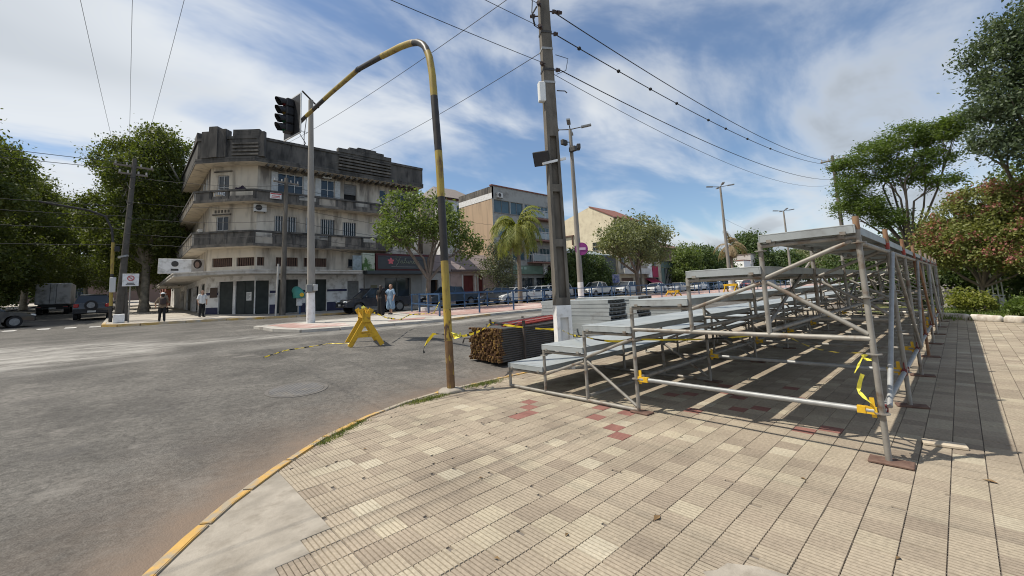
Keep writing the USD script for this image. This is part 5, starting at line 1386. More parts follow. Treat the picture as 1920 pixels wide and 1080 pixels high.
# street-name style sign by the corner
t = thing("street_sign", "small square white sign on a thin post at the side street corner", "sign", (0.10, 33.0, float(SW(0.1, 33.0))))
put("post", MB().tube((0, 0, 0), (0, 0, 2.75), 0.035, n=8), GALP, t, smooth=40)
m = MB(); m.rbox((0, -0.05, 2.45), (0.72, 0.03, 0.72), 0.008, rz=0.02); sg = put("sign_plate", m, WHITE, t)
m = MB()
ring = [(0.14 * math.cos(a), -0.075, 2.55 + 0.14 * math.sin(a)) for a in np.linspace(0, 2 * np.pi, 20)]
m.path(ring, 0.022, 5); m.bar((-0.1, -0.075, 2.65), (0.1, -0.075, 2.45), 0.02, 0.03); put("sign_symbol", m, M("sign_red", (0.45, 0.05, 0.05), rough=0.5), sg)
m = MB(); m.bar((-0.16, -0.072, 2.26), (0.16, -0.072, 2.26), 0.012, 0.05); m.bar((-0.2, -0.072, 2.18), (0.2, -0.072, 2.18), 0.012, 0.04); put("sign_text", m, DARKM, sg)
m = MB(); m.rbox((-0.4, 0.0, 0.25), (0.5, 0.4, 0.5), 0.03); tag(put("white_block", (m.arr()[0] + (0.1, 33.0, float(SW(0.1, 33.0))), m.arr()[1]), WHITE), "low white painted block at the foot of the street corner sign", "block")
power_pole(7.85, 31.8, 9.7, "concrete utility pole with a cross arm before the dark facade doors", ((9.35, 0.85, 0.1),), (0.20, 0.12), 0.1)
t = thing("conduit_pole", "thin pale conduit pole on the pavement edge by the corner building", "pole", (7.35, 31.4, float(SW(7.35, 31.4))))
put("pipe", MB().tube((0, 0, 0), (0.1, 0, 3.5), 0.06, n=8), M("pale_pipe", (0.42, 0.40, 0.36), rough=0.7), t, smooth=40)
power_pole(41.2, 5.9, 11.4, "far utility pole rising beside the feathery green tree", ((11.0, 0.8, 1.57), (10.4, 0.5, 1.57)), (0.17, 0.10), -0.15)
power_pole(29.9, 32.2, 8.2, "slim dark utility pole before the grey office facade", (), (0.11, 0.08))
power_pole(56.0, 32.2, 9.0, "thin pole before the cream two storey house", (), (0.12, 0.08))


def wire(label, a, b, drop, r=0.012, beads=()):
    t = thing("power_line", label, "wire", tuple(a))
    p = sag(a, b, drop, 40)
    put("cable", MB().path(p - np.array(a), r, 5, cap=False), WIRE, t, smooth=True)
    for q in beads:
        k = int(q * 39); c = p[k] - np.array(a)
        put("bead", MB().tm(trimesh.creation.icosphere(1, 0.05), c), WIRE, t)


UPX = UX - 0.2
L3 = [(6.78, 5.8, 8.05, 41.1, 5.9, 11.0, "upper"), (6.80, 5.8, 7.50, 41.1, 5.9, 10.75, "beaded middle"), (6.82, 5.75, 6.62, 41.1, 5.9, 9.55, "lower")]
for (x0, y0, z0, x1, y1, z1, nm) in L3:
    wire(nm + " power line running from the corner pole away along the bleachers", (x0 + 0.2, y0 - 0.08, z0), (x1, y1, z1), 0.75, 0.013 if nm != "lower" else 0.012, (0.05, 0.10, 0.15, 0.2, 0.26, 0.32, 0.4, 0.5) if nm == "beaded middle" else ())
    wire(nm + " power line crossing the road from the corner pole to the left", (x0 - 0.25, y0 - 0.05, z0), (-24.0, 5.6, z0 + 0.4), 0.75, 0.0065)
wire("thin faint cable below the lower line along the bleachers", (6.95, 5.8, 6.55), (41.1, 5.9, 9.2), 1.1, 0.007)
wire("thin cable from the corner pole over the junction to the roof aerial", (6.7, 5.85, 8.9), (7.3, 37.5, 13.6), 0.5, 0.009)
wire("thin cable from the corner pole to the top floor of the corner building", (6.7, 5.85, 7.05), (10.9, 33.2, 12.3), 0.5, 0.008)
for k, (x, lab) in enumerate(((-0.9, "left"), (-0.35, "middle"), (0.15, "right"))):
    wire(lab + " overhead wire coming over the junction to the dark corner pole", (x * 1.2 - 0.55 + 0.75 * k, -4.0, 9.2), (-0.30 + 0.32 * (k - 1) * 1.6, 34.9, 10.75), 0.35, 0.006)
for k, (z0, z1) in enumerate(((10.8, 10.3), (10.4, 9.7), (8.0, 8.2), (7.4, 7.7), (6.6, 6.9), (5.6, 5.9))):
    wire(["topmost", "second", "third", "fourth", "fifth", "lowest"][k] + " wire from the dark corner pole across the left street trees", (-0.35, 34.8, z0), (-30.0, 32.0 + k, z1 + 1.0), 0.6, 0.018)
for k, z0 in enumerate((9.9, 8.3, 7.3, 6.3, 5.7)):
    wire(["uppermost", "second", "third", "fourth", "bottom"][k] + " wire strung along the front of the corner building", (-0.3, 34.7, z0), (7.9, 31.75, z0 + 0.1 if k else 9.9), 0.25, 0.014)
    wire(["uppermost", "second", "third", "fourth", "bottom"][k] + " wire from the crossarm pole along the avenue fronts", (7.9, 31.75, z0 + 0.1 if k else 9.9), (29.9, 32.2, z0 - 1.2), 0.35, 0.013)
wire("thin wire from the far lamp pole to the pole by the feathery tree", (57, 20.2, 10.2), (85.8, 20.2, 9.6), 0.8, 0.012)

# ---------------------------------------------------------------- things on the road: barricade, pipes, stacked decks, railings, tapes
YB = M("barricade_yellow", (0.60, 0.36, 0.02), (0.50, 0.285, 0.018), scale=6, rough=0.55, stain=(0.28, 0.16, 0.03), stain_scale=7, stain_lo=0.56, stain_hi=0.7)
bz = float(RZ(5.45, 12.6))
t = thing("barricade", "yellow wooden A-frame barricade standing on the road", "barricade", (5.45, 12.75, bz), 1.28)


def trestle(y, name, lean):
    m = MB()
    for s_ in (-1, 1):
        m.bar((s_ * 0.50, y + lean * 0.1, 0.0), (s_ * 0.02 - s_ * 0.14, y, 1.10), 0.13, 0.035, up=(0, 1, 0))
    put(name, m, YB, t)
    put("cross_rail", MB().bar((-0.40, y + 0.02, 0.30), (0.40, y + 0.02, 0.30), 0.10, 0.03, up=(0, 1, 0)), YB, t)


def leg(x0, y0, x1, y1, z1=1.08):
    put("leg", MB().bar((x0, y0, 0.0), (x1, y1, z1), 0.14, 0.04, up=(1, 0, 0.2)), YB, t)


for x in (-0.55, 0.55):
    leg(x, -0.46, x * 0.96, 0.16); leg(x, 0.46, x * 0.96, -0.16)
    put("cross_rail", MB().bar((x, -0.33, 0.30), (x, 0.33, 0.30), 0.035, 0.10), YB, t)
    put("gusset", MB().bar((x * 1.05, -0.12, 0.82), (x * 1.05, 0.12, 0.82), 0.03, 0.26), YB, t)
put("top_board", MB().bar((-0.62, -0.10, 0.93), (0.62, -0.10, 0.93), 0.03, 0.22), YB, t)
put("top_board", MB().bar((-0.62, 0.10, 0.93), (0.62, 0.10, 0.93), 0.03, 0.22), YB, t)
m = MB(); ribbon(m, [(-0.3, 0.1, 1.12), (-0.1, -0.02, 1.16), (0.1, 0.05, 1.10), (0.3, -0.1, 1.13)], 0.08, 0.6, 7); put("tape_wrap", m, TAPEY, t)

# bundle of scaffold tubes with rusty ends, each tube a thing of its own
px0, py0 = 6.26, 7.25
pz = float(RZ(6.5, 7.8)) + 0.06
ENDM = M("rusty_end", (0.13, 0.075, 0.028), (0.075, 0.03, 0.018), scale=11, rough=0.75, stain=(0.34, 0.21, 0.06), stain_scale=16, stain_lo=0.54, stain_hi=0.6)
TUBED = M("dark_tube", (0.085, 0.08, 0.072), (0.13, 0.12, 0.108), scale=4, rough=0.5, metal=0.3)
LABP = "scaffold tube with rusty wedge end in the stacked bundle on the road"
proto = None
rr = random.Random(8)
NC, NR = 16, 15
for i in range(NC):
    for j in range(NR):
        y, z = py0 + 0.035 + i * 0.0715, pz + 0.035 + j * 0.0515
        loc = (px0 + rr.uniform(-0.06, 0.06), y + rr.uniform(-0.004, 0.004), z)
        if proto is None:
            proto = first(thing("scaffold_tube", LABP, "tube", loc, 0, "tubes in the stacked bundle"), "scaffold_tube")
            m = MB().tube((0.10, 0, 0), (2.45, 0, 0), 0.0245, n=7, cap=False); put("tube", m, TUBED, proto, smooth=40)
            m = MB(); m.bar((0.0, 0, 0), (0.12, 0, 0), 0.05, 0.034); m.bar((-0.012, 0, 0), (0.02, 0, 0), 0.02, 0.043); m.bar((0.05, 0, -0.025), (0.05, 0, 0.025), 0.012, 0.06, up=(0, 1, 0)); put("wedge_head", m, ENDM, proto)
        else:
            dup(proto, loc)
RK = M("rack_steel", (0.05, 0.045, 0.042), (0.075, 0.06, 0.05), scale=6, rough=0.7)
t = thing("tube_rack", "dark steel rack holding the bundle of scaffold tubes", "rack", (px0, py0, pz - 0.06))
for x in (0.72, 1.9):
    for y in (-0.05, 1.20):
        put("upright", MB().bar((x, y, 0), (x, y, 0.98), 0.05, 0.05), RK, t)
    put("base_rail", MB().bar((x, -0.05, 0.02), (x, 1.2, 0.02), 0.05, 0.045), RK, t)
put("side_bracket", MB().path([(0.2, 1.2, 0.55), (0.1, 1.5, 0.55), (0.08, 1.55, 0.42)], 0.02, 6), RK, t)
for k in range(6):
    y = py0 + 0.1 + k * 0.19; dx = rr.uniform(0.35, 0.7)
    tt = thing("loose_tube", ["dark red tube lying nearest on top of the stacked bundle", "second red tube across the top of the bundle", "grey tube on top of the bundle", "brighter red tube on top of the bundle", "dull red tube on top of the bundle", "farthest tube on top of the bundle"][k], "tube", (px0 + dx, y, pz + NR * 0.0515 + 0.035))
    put("tube", MB().tube((0, 0, 0), (2.1, rr.uniform(-0.15, 0.15), 0.05 + rr.uniform(0, 0.06)), 0.026, n=7), (REDP, REDP, GALV, REDP, REDC, GALV)[k], tt, smooth=40)
    put("tube", MB().tube((0, 0.06, 0.0), (2.1, 0.06 + rr.uniform(-0.1, 0.1), 0.02), 0.026, n=7), (TUBED, REDC, TUBED, TUBED, REDP, TUBED)[k], tt, smooth=40)

# stacked spare decks
def deck_proto():
    p = first(thing("spare_deck", "grey metal deck under the topmost one in the nearer stack behind the utility pole", "deck", (9.58, 7.45, 0.18), 0, "decks in the nearer stack"), "spare_deck")
    m = MB(); m.rbox((0, 0, 0.095), (0.80, 2.40, 0.012), 0.003)
    m.bx(-0.40, -0.385, -1.2, 1.2, 0.012, 0.088); m.bx(0.385, 0.40, -1.2, 1.2, 0.012, 0.088)
    m.bx(-0.40, -0.34, -1.2, 1.2, 0.0, 0.012); m.bx(0.34, 0.40, -1.2, 1.2, 0.0, 0.012)
    put("pan", m, DECK, p)
    for x in (-0.2, 0.0, 0.2):
        m = MB(); m.bx(x - 0.02, x + 0.02, -1.17, 1.17, 0.03, 0.085); put("rib", m, DECK, p)
    for y in (-1.15, 0, 1.15):
        m = MB(); m.bx(-0.38, 0.38, y - 0.02, y + 0.02, 0.045, 0.084); put("end_rib", m, LOOKS["dark_tube"], p)
    return p


dp = deck_proto()
for k in range(1, 11):
    dup(dp, (9.58 + rr.uniform(-0.02, 0.02), 7.45 + rr.uniform(-0.05, 0.05), 0.18 + k * 0.105), rr.uniform(-0.012, 0.012), "topmost grey metal deck of the nearer stack behind the utility pole" if k == 10 else None)
for k in range(0, 11):
    dup(dp, (11.9 + rr.uniform(-0.02, 0.02), 8.0 + rr.uniform(-0.06, 0.06), 0.20 + k * 0.105), rr.uniform(-0.015, 0.015), "topmost grey metal deck of the farther stack beyond the nearer one" if k == 10 else "grey metal deck under the topmost one in the farther stack", "decks in the farther stack")
for k in range(0, 9):
    dup(dp, (14.9 + rr.uniform(-0.02, 0.02), 8.1 + rr.uniform(-0.06, 0.06), 0.22 + k * 0.105), rr.uniform(-0.015, 0.015), "topmost grey metal deck of the last stack along the near roadside" if k == 8 else "grey metal deck under the topmost one in the last roadside stack", "decks in the last stack")
for k, (x, y) in enumerate(((9.58, 7.45), (11.9, 8.0), (14.9, 8.1))):
    tt = thing("timber_bearer", ["timber bearers under the nearer stack of decks", "timber bearers under the farther stack of decks", "timber bearers under the last stack of decks"][k], "timber", (x, y, float(RZ(x, y))))
    for dy in (-0.8, 0.8):
        m = MB(); m.bar((-0.4, dy, 0.07), (0.4, dy, 0.07), 0.10, 0.14); put("timber", m, WOODD, tt)

# blue railings along both edges of the median
BLU = M("railing_blue", (0.028, 0.066, 0.14), (0.036, 0.08, 0.155), scale=4, rough=0.5, stain=(0.10, 0.10, 0.11), stain_scale=5, stain_lo=0.6, stain_hi=0.75)


def railing(label, y, xs, sp):
    t = thing("railing", label, "railing", (xs[0], y, float(G(xs[0], y)) + 0.07))
    n = int((xs[1] - xs[0]) / sp)
    z = lambda x: float(G(x, y)) + 0.07
    for k in range(n + 1):
        x = xs[0] + k * sp
        m = MB(); m.bar((x, y, z(x)), (x, y, z(x) + 1.13), 0.07, 0.07); put("post", m, BLU, t, world=True)
        if k < n:
            for h in (1.10, 0.52):
                m = MB(); m.bar((x + 0.045, y, z(x) + h), (x + sp - 0.045, y, z(x + sp) + h), 0.05, 0.05); put("rail", m, BLU, t, world=True)
    return t


railing("blue railing along the near edge of the median", 18.0, (11.6, 76), 2.55)
railing("blue railing along the far edge of the median", 24.2, (13.5, 78), 2.10)
t = thing("end_railing", "short blue end railing closing the median enclosure", "railing", (13.45, 24.1, float(G(13.4, 24.1)) + 0.07))
for h in (1.10, 0.52):
    m = MB(); m.bar((13.45, 24.1, float(G(13.4, 24)) + 0.07 + h), (11.65, 18.1, float(G(11.6, 18)) + 0.07 + h), 0.06, 0.07); put("rail", m, BLU, t, world=True)
for q in (0.33, 0.66):
    x, y = 13.45 - 1.8 * q, 24.1 - 6 * q
    m = MB(); m.bar((x, y, float(G(x, y)) + 0.07), (x, y, float(G(x, y)) + 1.2), 0.085, 0.085); put("post", m, BLU, t, world=True)
# more yellow trestles far along the road
for k, (x, y, lab) in enumerate(((44.6, 15.8, "far yellow trestle on the avenue seen below the second deck row"), (37.5, 18.4, "low yellow trestle lying beside the blue railing"))):
    z = float(RZ(x, y)) + (0 if k == 0 else 0.1)
    t = thing("trestle", lab, "trestle", (x, y, z), 0.9)
    h = 1.0 if k == 0 else 0.42
    put("beam", MB().bar((-1.1, 0, h), (1.1, 0, h), 0.16, 0.22), YB, t)
    for s_ in (-0.9, 0.9):
        for w_ in (-0.35, 0.35):
            put("leg", MB().bar((s_, w_, 0), (s_, 0, h), 0.12, 0.08), YB, t)

# caution tapes
gz = lambda x, y, h: (x, y, float(RZ(x, y)) + h)
tape("caution tape from the signal pole across the tube bundle to the white pole foot", np.vstack([sag((4.06, 6.02, 0.92), (6.25, 7.5, 0.95), 0.10, 8), sag((6.25, 7.5, 0.95), (6.9, 5.66, 0.80), 0.05, 8)]), 0.045, 0.5, 11)
tape("caution tape from the white pole foot to the front posts of the bleachers", np.vstack([sag((6.62, 5.68, 0.80), (4.94, 3.84, 0.93), 0.03, 8), sag((4.94, 3.84, 0.93), (4.95, 3.03, 0.92), 0.04, 5)]), 0.03, 0.3, 12)
tape("twisted loose tape tail hanging from the banded signal pole", [(4.05, 6.05, 0.93), (3.98, 6.35, 0.98), (3.93, 6.55, 0.80), (3.9, 6.62, 0.66), (3.92, 6.60, 0.62)], 0.05, 0.8, 13)
m_ = [(4.06, 5.94, 0.98), (4.22, 5.98, 0.92), (4.35, 6.05, 0.93), (4.2, 6.08, 0.86)]
tape("bunched yellow tape bow tied round the banded signal pole", m_, 0.07, 0.9, 14, TAPEY)
tape("slack tape trailing from the barricade over the road to the median", [gz(5.7, 12.6, 0.95), gz(6.4, 13.2, 0.7), gz(7.6, 14.5, 0.45), gz(8.6, 15.6, 0.5), gz(10.2, 16.3, 0.42), gz(11.6, 18.0, 0.8)], 0.05, 0.6, 15)
tape("fallen caution tape lying on the asphalt left of the barricade", [gz(5.2, 12.9, 0.02), gz(4.6, 13.4, 0.03), gz(3.9, 13.2, 0.02), gz(3.3, 13.0, 0.03), gz(2.6, 12.3, 0.02)], 0.03, 1.2, 16)
# plank and litter on the paving
t = thing("wooden_plank", "pale wooden plank lying on the paving in the shadow of the bleachers", "plank", (5.72, 0.28, 0.016), 1.75)
m = MB(); m.rbox((0, 0, 0), (0.30, 0.13, 0.026), 0.005); put("board", m, M("pale_wood", (0.50, 0.43, 0.33), (0.42, 0.35, 0.26), scale=6, stretch=(0.3, 3, 1), rough=0.8), t)
LEAFD = M("dry_leaf", (0.16, 0.09, 0.04), (0.22, 0.15, 0.07), scale=30, rough=0.8)
for k, (x, y) in enumerate(((2.78, 1.62), (4.95, 0.02), (2.35, 3.05), (3.15, 3.9), (1.72, 2.1), (2.2, 1.95), (4.1, 1.05), (3.3, 0.42), (3.9, 4.25), (1.95, 4.55))):
    m = MB(); s_ = 0.045 if k < 2 else 0.022
    m.add([(-s_, 0, 0.003), (0, -s_ * 0.5, 0.012), (s_, 0, 0.004), (0, s_ * 0.5, 0.014)], [[0, 1, 2, 3]])
    t = thing("dry_leaf", ["largest curled dry leaf lying on the near ribbed tiles", "brown dry leaf right of the nearest base plate"][k] if k < 2 else "small dry brown leaf fallen on the ribbed paving", "leaf", (x, y, 0.002), k * 1.3, None if k < 2 else "small dry leaves on the paving")
    put("blade", m, LEAFD, t)
# green phone hood
t = thing("phone_booth", "green and yellow hooded phone booth by the dark doors", "phone booth", (9.0, 32.3, float(SW(9.0, 32.3))))
put("post", MB().tube((0.1, 0, 0), (0.1, 0, 1.25), 0.06, n=8), BLU, t, smooth=40)
q = trimesh.creation.icosphere(3, 1.0); v = np.array(q.vertices); f = np.array(q.faces)
keep = (v[f].mean(1)[:, 2] > -0.35) & (v[f].mean(1)[:, 0] > -0.9)
v = v * (0.42, 0.36, 0.62); v[:, 0] -= 0.25 * np.clip(v[:, 2], 0, 1); v[:, 2] += 1.35
put("hood", (v, f[keep]), M("hood_green", (0.05, 0.24, 0.20), (0.07, 0.28, 0.22), scale=3, rough=0.4), t, smooth=60)
m = MB(); v, f = disc(0.14, 0.02, (0.12, -0.36, 1.35), math.pi / 2); m.add(v, f); put("hood_badge", m, YEL, t)
m = MB(); m.rbox((0.05, 0.0, 0.85), (0.36, 0.25, 0.55), 0.03); put("phone_box", m, WHITE, t)
# small blue parking sign and white notices among the cars
t = thing("blue_sign", "small blue and white sign on a post among the parked cars", "sign", (46.8, 30.6, float(G(46.8, 30.6)) + 0.1))
put("post", MB().tube((0, 0, 0), (0, 0, 2.3), 0.04, n=6), GALP, t)
m = MB(); m.rbox((0, -0.05, 2.1), (0.95, 0.04, 1.1), 0.01, rz=-0.7); put("plate", m, M("sign_blue", (0.05, 0.08, 0.30), (0.40, 0.42, 0.50), scale=3.5, rough=0.5), t)
# white whitewashed tree ring at the median tree is built with the tree
t = thing("fence_panel", "white wrought iron fence panel under the flowering bush", "fence", (26.9, -0.80, 0.05), 1.9)
for k in range(6):
    put("bar", MB().tube((-0.35 + 0.14 * k, 0, 0.5), (-0.35 + 0.14 * k, 0, 1.55 - 0.012 * (k - 2.5) ** 2), 0.022, n=6), WHITE, t)
for z in (0.6, 1.4):
    put("rail", MB().bar((-0.4, 0, z), (0.4, 0, z), 0.03, 0.05), WHITE, t)
put("foot", MB().bar((-0.3, 0, 0.0), (-0.3, 0, 0.5), 0.14, 0.14), WHITE, t)
t = thing("stone_marker", "pale stone marker in the shade behind the bleacher uprights", "stone", (27.5, 0.5, 0.05))
m = MB(); m.rbox((0, 0, 0.45), (0.3, 0.4, 0.9), 0.08); put("block", m, CON, t, smooth=40)

# ---------------------------------------------------------------- vehicles
RUB = M("tyre_rubber", (0.015, 0.015, 0.016), rough=0.85)
RIM = M("alloy", (0.20, 0.205, 0.21), (0.14, 0.145, 0.15), scale=12, rough=0.35, metal=0.6)
LAMP = M("headlamp", (0.50, 0.52, 0.53), rough=0.1, spec=0.8)
TAIL = M("tail_lamp", (0.25, 0.012, 0.012), rough=0.2)
PLT = M("number_plate", (0.5, 0.5, 0.48), rough=0.5)
TRIM = M("car_trim", (0.018, 0.018, 0.019), rough=0.6)


def paint(name, c):
    return M("car_" + name, c, tuple(np.array(c) * 0.9), scale=1.2, rough=0.32, spec=0.5, coat=0.6)


def car(kind, col, label, loc, rz, group=None, name=None):
    """Faces +x, centred on its wheelbase, wheels on z = 0. The body is a side profile swept across with rounded shoulders."""
    SH = {"sedan": dict(L=4.3, W=1.72, body=[(-2.12, 0.30), (-2.15, 0.62), (-2.08, 0.90), (-1.5, 0.98), (0.75, 0.95), (1.75, 0.80), (2.10, 0.62), (2.14, 0.32)], cab=[(-1.75, 0.93), (-1.05, 1.40), (0.10, 1.45), (0.95, 0.93)], wb=2.55, r=0.31),
          "hatch": dict(L=4.0, W=1.74, body=[(-1.95, 0.30), (-2.0, 0.62), (-1.95, 0.98), (0.70, 0.98), (1.62, 0.84), (1.98, 0.64), (2.0, 0.32)], cab=[(-1.93, 0.96), (-1.62, 1.47), (-0.05, 1.53), (0.90, 0.96)], wb=2.5, r=0.31),
          "wagon": dict(L=4.3, W=1.74, body=[(-2.1, 0.32), (-2.15, 0.65), (-2.1, 1.0), (0.75, 0.98), (1.75, 0.84), (2.1, 0.64), (2.14, 0.34)], cab=[(-2.08, 0.98), (-1.85, 1.50), (0.0, 1.54), (0.92, 0.97)], wb=2.55, r=0.32),
          "suv": dict(L=4.5, W=1.85, body=[(-2.2, 0.40), (-2.24, 0.75), (-2.18, 1.12), (0.75, 1.12), (1.85, 1.00), (2.2, 0.78), (2.22, 0.42)], cab=[(-2.15, 1.10), (-1.85, 1.70), (0.05, 1.76), (0.95, 1.10)], wb=2.65, r=0.37),
          "pickup": dict(L=5.2, W=1.85, body=[(-2.55, 0.48), (-2.58, 0.75), (-2.55, 1.12), (0.95, 1.12), (2.15, 1.02), (2.52, 0.82), (2.55, 0.46)], cab=[(-0.95, 1.10), (-0.72, 1.72), (0.55, 1.78), (1.32, 1.10)], wb=3.1, r=0.39)}[kind]
    t = thing(name or {"sedan": "parked_car", "hatch": "parked_car", "wagon": "parked_car", "suv": "parked_suv", "pickup": "pickup_truck"}[kind], label, "pickup truck" if kind == "pickup" else "car", loc, rz, group)
    W, wb_, r = SH["W"], SH["wb"], SH["r"]
    wx = (wb_ / 2 + 0.04, -wb_ / 2)
    poly = Polygon(SH["body"]).buffer(-0.06).buffer(0.06, quad_segs=3)
    for x in wx:
        poly = poly.difference(Point(x, r).buffer(r + 0.06, quad_segs=6))
    pc_ = paint(*col)

    def sweep(pl, mb, ys):
        t_ = trimesh.creation.extrude_polygon(pl, 1.0, engine="earcut")
        e = np.array(t_.vertices)
        mb_v = e
        return mb_v, np.array(t_.faces)
    m = MB()
    # three layers across give rounded shoulders
    layers = [(-W / 2, 0.93, 0.03), (-W / 2 + 0.10, 1.0, 0.0), (W / 2 - 0.10, 1.0, 0.0), (W / 2, 0.93, 0.03)]
    v2, fcs = trimesh.creation.triangulate_polygon(poly, engine="earcut")
    v2 = np.array(v2)
    ext = np.array(poly.exterior.coords)[:-1]
    cz = 0.6
    rings = []
    for (y, s_, up_) in layers:
        q = ext.copy(); q[:, 0] *= (0.5 + 0.5 * s_) if s_ < 1 else 1; q[:, 1] = np.where(q[:, 1] > cz, cz + (q[:, 1] - cz) * s_, q[:, 1])
        rings.append(np.c_[q[:, 0], np.full(len(q), y), q[:, 1]])
    n = len(ext)
    m.add(np.vstack(rings), [[k * n + i, k * n + (i + 1) % n, (k + 1) * n + (i + 1) % n, (k + 1) * n + i] for k in range(3) for i in range(n)])
    for (y, s_, up_), flip_ in ((layers[0], False), (layers[3], True)):
        q = v2.copy(); q[:, 0] *= 0.5 + 0.5 * s_; q[:, 1] = np.where(q[:, 1] > cz, cz + (q[:, 1] - cz) * s_, q[:, 1])
        m.add(np.c_[q[:, 0], np.full(len(q), y), q[:, 1]], fcs[:, ::-1] if flip_ else fcs)
    body = put("body", m, pc_, t, smooth=35)
    if kind == "pickup":
        m = MB(); m.bx(-2.45, -1.05, -W / 2 + 0.14, W / 2 - 0.14, 1.10, 1.125); put("load_bed", m, TRIM, t)
    # cabin: tapered glasshouse with roof and pillars in body colour
    cab = np.array(SH["cab"]); (x0, z0), (x1, z1), (x2, z2), (x3, z3) = cab
    wb0, wt = W / 2 - 0.06, W / 2 - 0.24
    m = MB()
    vv = [(x0, -wb0, z0), (x3, -wb0, z3), (x3, wb0, z3), (x0, wb0, z0), (x1 + 0.04, -wt, z1 - 0.03), (x2 - 0.04, -wt, z2 - 0.03), (x2 - 0.04, wt, z2 - 0.03), (x1 + 0.04, wt, z1 - 0.03)]
    m.add(vv, [[0, 1, 5, 4], [1, 2, 6, 5], [2, 3, 7, 6], [3, 0, 4, 7]]); put("glasshouse", m, GLASS, t)
    m = MB(); m.add([(x1, -wt, z1 - 0.02), (x2, -wt, z2 - 0.02), (x2, wt, z2 - 0.02), (x1, wt, z1 - 0.02), (x1 + 0.12, -wt + 0.1, z1 + 0.03), (x2 - 0.15, -wt + 0.1, z2 + 0.02), (x2 - 0.15, wt - 0.1, z2 + 0.02), (x1 + 0.12, wt - 0.1, z1 + 0.03)],
                    [[4, 5, 6, 7], [0, 1, 5, 4], [1, 2, 6, 5], [2, 3, 7, 6], [3, 0, 4, 7], [0, 3, 2, 1]]); put("car_roof", m, pc_, t, smooth=30)
    for s_ in (-1, 1):
        for (xa, za, xb, zb) in ((x0 + 0.03, z0, x1 + 0.03, z1), (x3 - 0.03, z3, x2 - 0.02, z2), ((x0 * 0.45 + x3 * 0.55) - 0.1, (z0 + z3) / 2, (x1 + x2) / 2, (z1 + z2) / 2)):
            m = MB(); m.bar((xa, s_ * (wb0 + 0.004), za), (xb, s_ * (wt + 0.004), zb), 0.075, 0.03, up=(0, 1, 0)); put("pillar", m, pc_, t)
        m = MB(); m.rbox((x3 - 0.28, s_ * (W / 2 + 0.09), z3 + 0.06), (0.12, 0.2, 0.14), 0.03); put("mirror", m, pc_, t)
        for x in wx:
            m = MB(); c = trimesh.creation.cylinder(r, 0.20, sections=20); c.apply_transform(trimesh.transformations.rotation_matrix(np.pi / 2, [1, 0, 0])); c.apply_translation((x, s_ * (W / 2 - 0.12), r)); m.tm(c)
            wl = put("wheel", m, RUB, t, smooth=40)
            m = MB(); c = trimesh.creation.cylinder(r * 0.66, 0.03, sections=16); c.apply_transform(trimesh.transformations.rotation_matrix(np.pi / 2, [1, 0, 0])); c.apply_translation((x, s_ * (W / 2 - 0.012), r)); m.tm(c)
            rm_ = put("rim", m, RIM, wl)
        xf, xr = SH["body"][-2][0], SH["body"][1][0]
        zf = SH["body"][-2][1]; zr = SH["body"][2][1]
        m = MB(); m.rbox((xf - 0.10, s_ * (W / 2 - 0.26), zf + 0.03), (0.26, 0.38, 0.16), 0.05); put("headlight", m, LAMP, t, smooth=40)
        m = MB(); m.rbox((xr + 0.08, s_ * (W / 2 - 0.16), zr - 0.16), (0.20, 0.26, 0.26), 0.04); put("tail_light", m, TAIL, t, smooth=40)
    xf, xr = SH["body"][-1][0], SH["body"][0][0]
    m = MB(); m.rbox((xf - 0.02, 0, SH["body"][-1][1] + 0.12), (0.10, W * 0.86, 0.16), 0.03); put("front_bumper", m, TRIM if kind in ("suv", "pickup") else pc_, t)
    m = MB(); m.rbox((xf + 0.0, 0, zf - 0.02), (0.10, W * 0.45, 0.13), 0.02); put("grille", m, TRIM, t)
    m = MB(); m.rbox((xr + 0.0, 0, SH["body"][0][1] + 0.12), (0.12, W * 0.88, 0.18), 0.03); put("rear_bumper", m, TRIM if kind in ("suv", "pickup") else pc_, t)
    for x in (xf + 0.045, xr - 0.065):
        m = MB(); m.box((x, 0, SH["body"][0][1] + 0.16), (0.015, 0.42, 0.13)); put("plate", m, PLT, t)
    return t


def on_road(x, y): return (x, y, float(RZ(x, y)) + 0.01)
PI = math.pi
W1, W2, SLV, NVY, DKG, BLKC = ("white", (0.62, 0.62, 0.61)), ("cool_white", (0.58, 0.60, 0.61)), ("silver", (0.36, 0.37, 0.38)), ("navy", (0.007, 0.009, 0.016)), ("dark_grey", (0.06, 0.062, 0.066)), ("black", (0.010, 0.011, 0.013))
car("pickup", NVY, "dark navy pickup with bright headlight before the restaurant annex", on_road(13.55, 31.0 - 1.2), PI)
car("pickup", ("blue_black", (0.014, 0.03, 0.05)), "dark blue pickup parked behind the median tree", on_road(20.6, 30.2), PI)
car("hatch", DKG, "dark grey car parked before the pink house", on_road(24.7, 29.6), PI)
car("hatch", W1, "white hatchback nearest the palm on its left side", on_road(26.6 * 1.0, 30.2 + 0.2), PI, None) if False else None
car("sedan", W1, "white car with dark wheels left of the palm trunk", on_road(26.9, 31.3 - 2.2), PI)
car("hatch", W2, "white car half hidden behind the palm trunk", on_road(30.4, 29.9), PI)
car("wagon", W1, "white hatchback in front of the grey office block", on_road(32.2 * 0.98, 31.2 - 2.2 + 1.0), PI)
car("suv", SLV, "silver van beside the concrete utility pole", on_road(34.4, 30.4), PI)
car("pickup", W1, "white pickup facing left beside the lamp pole with the purple sign", on_road(41.2, 29.6), PI)
car("suv", W2, "white suv parked beyond the small blue sign", on_road(47.7, 29.8), PI)
car("sedan", W1, "white saloon before the cream house", on_road(55.0, 29.6), PI)
car("sedan", SLV, "silver saloon before the teal house", on_road(62.0, 29.6), PI)
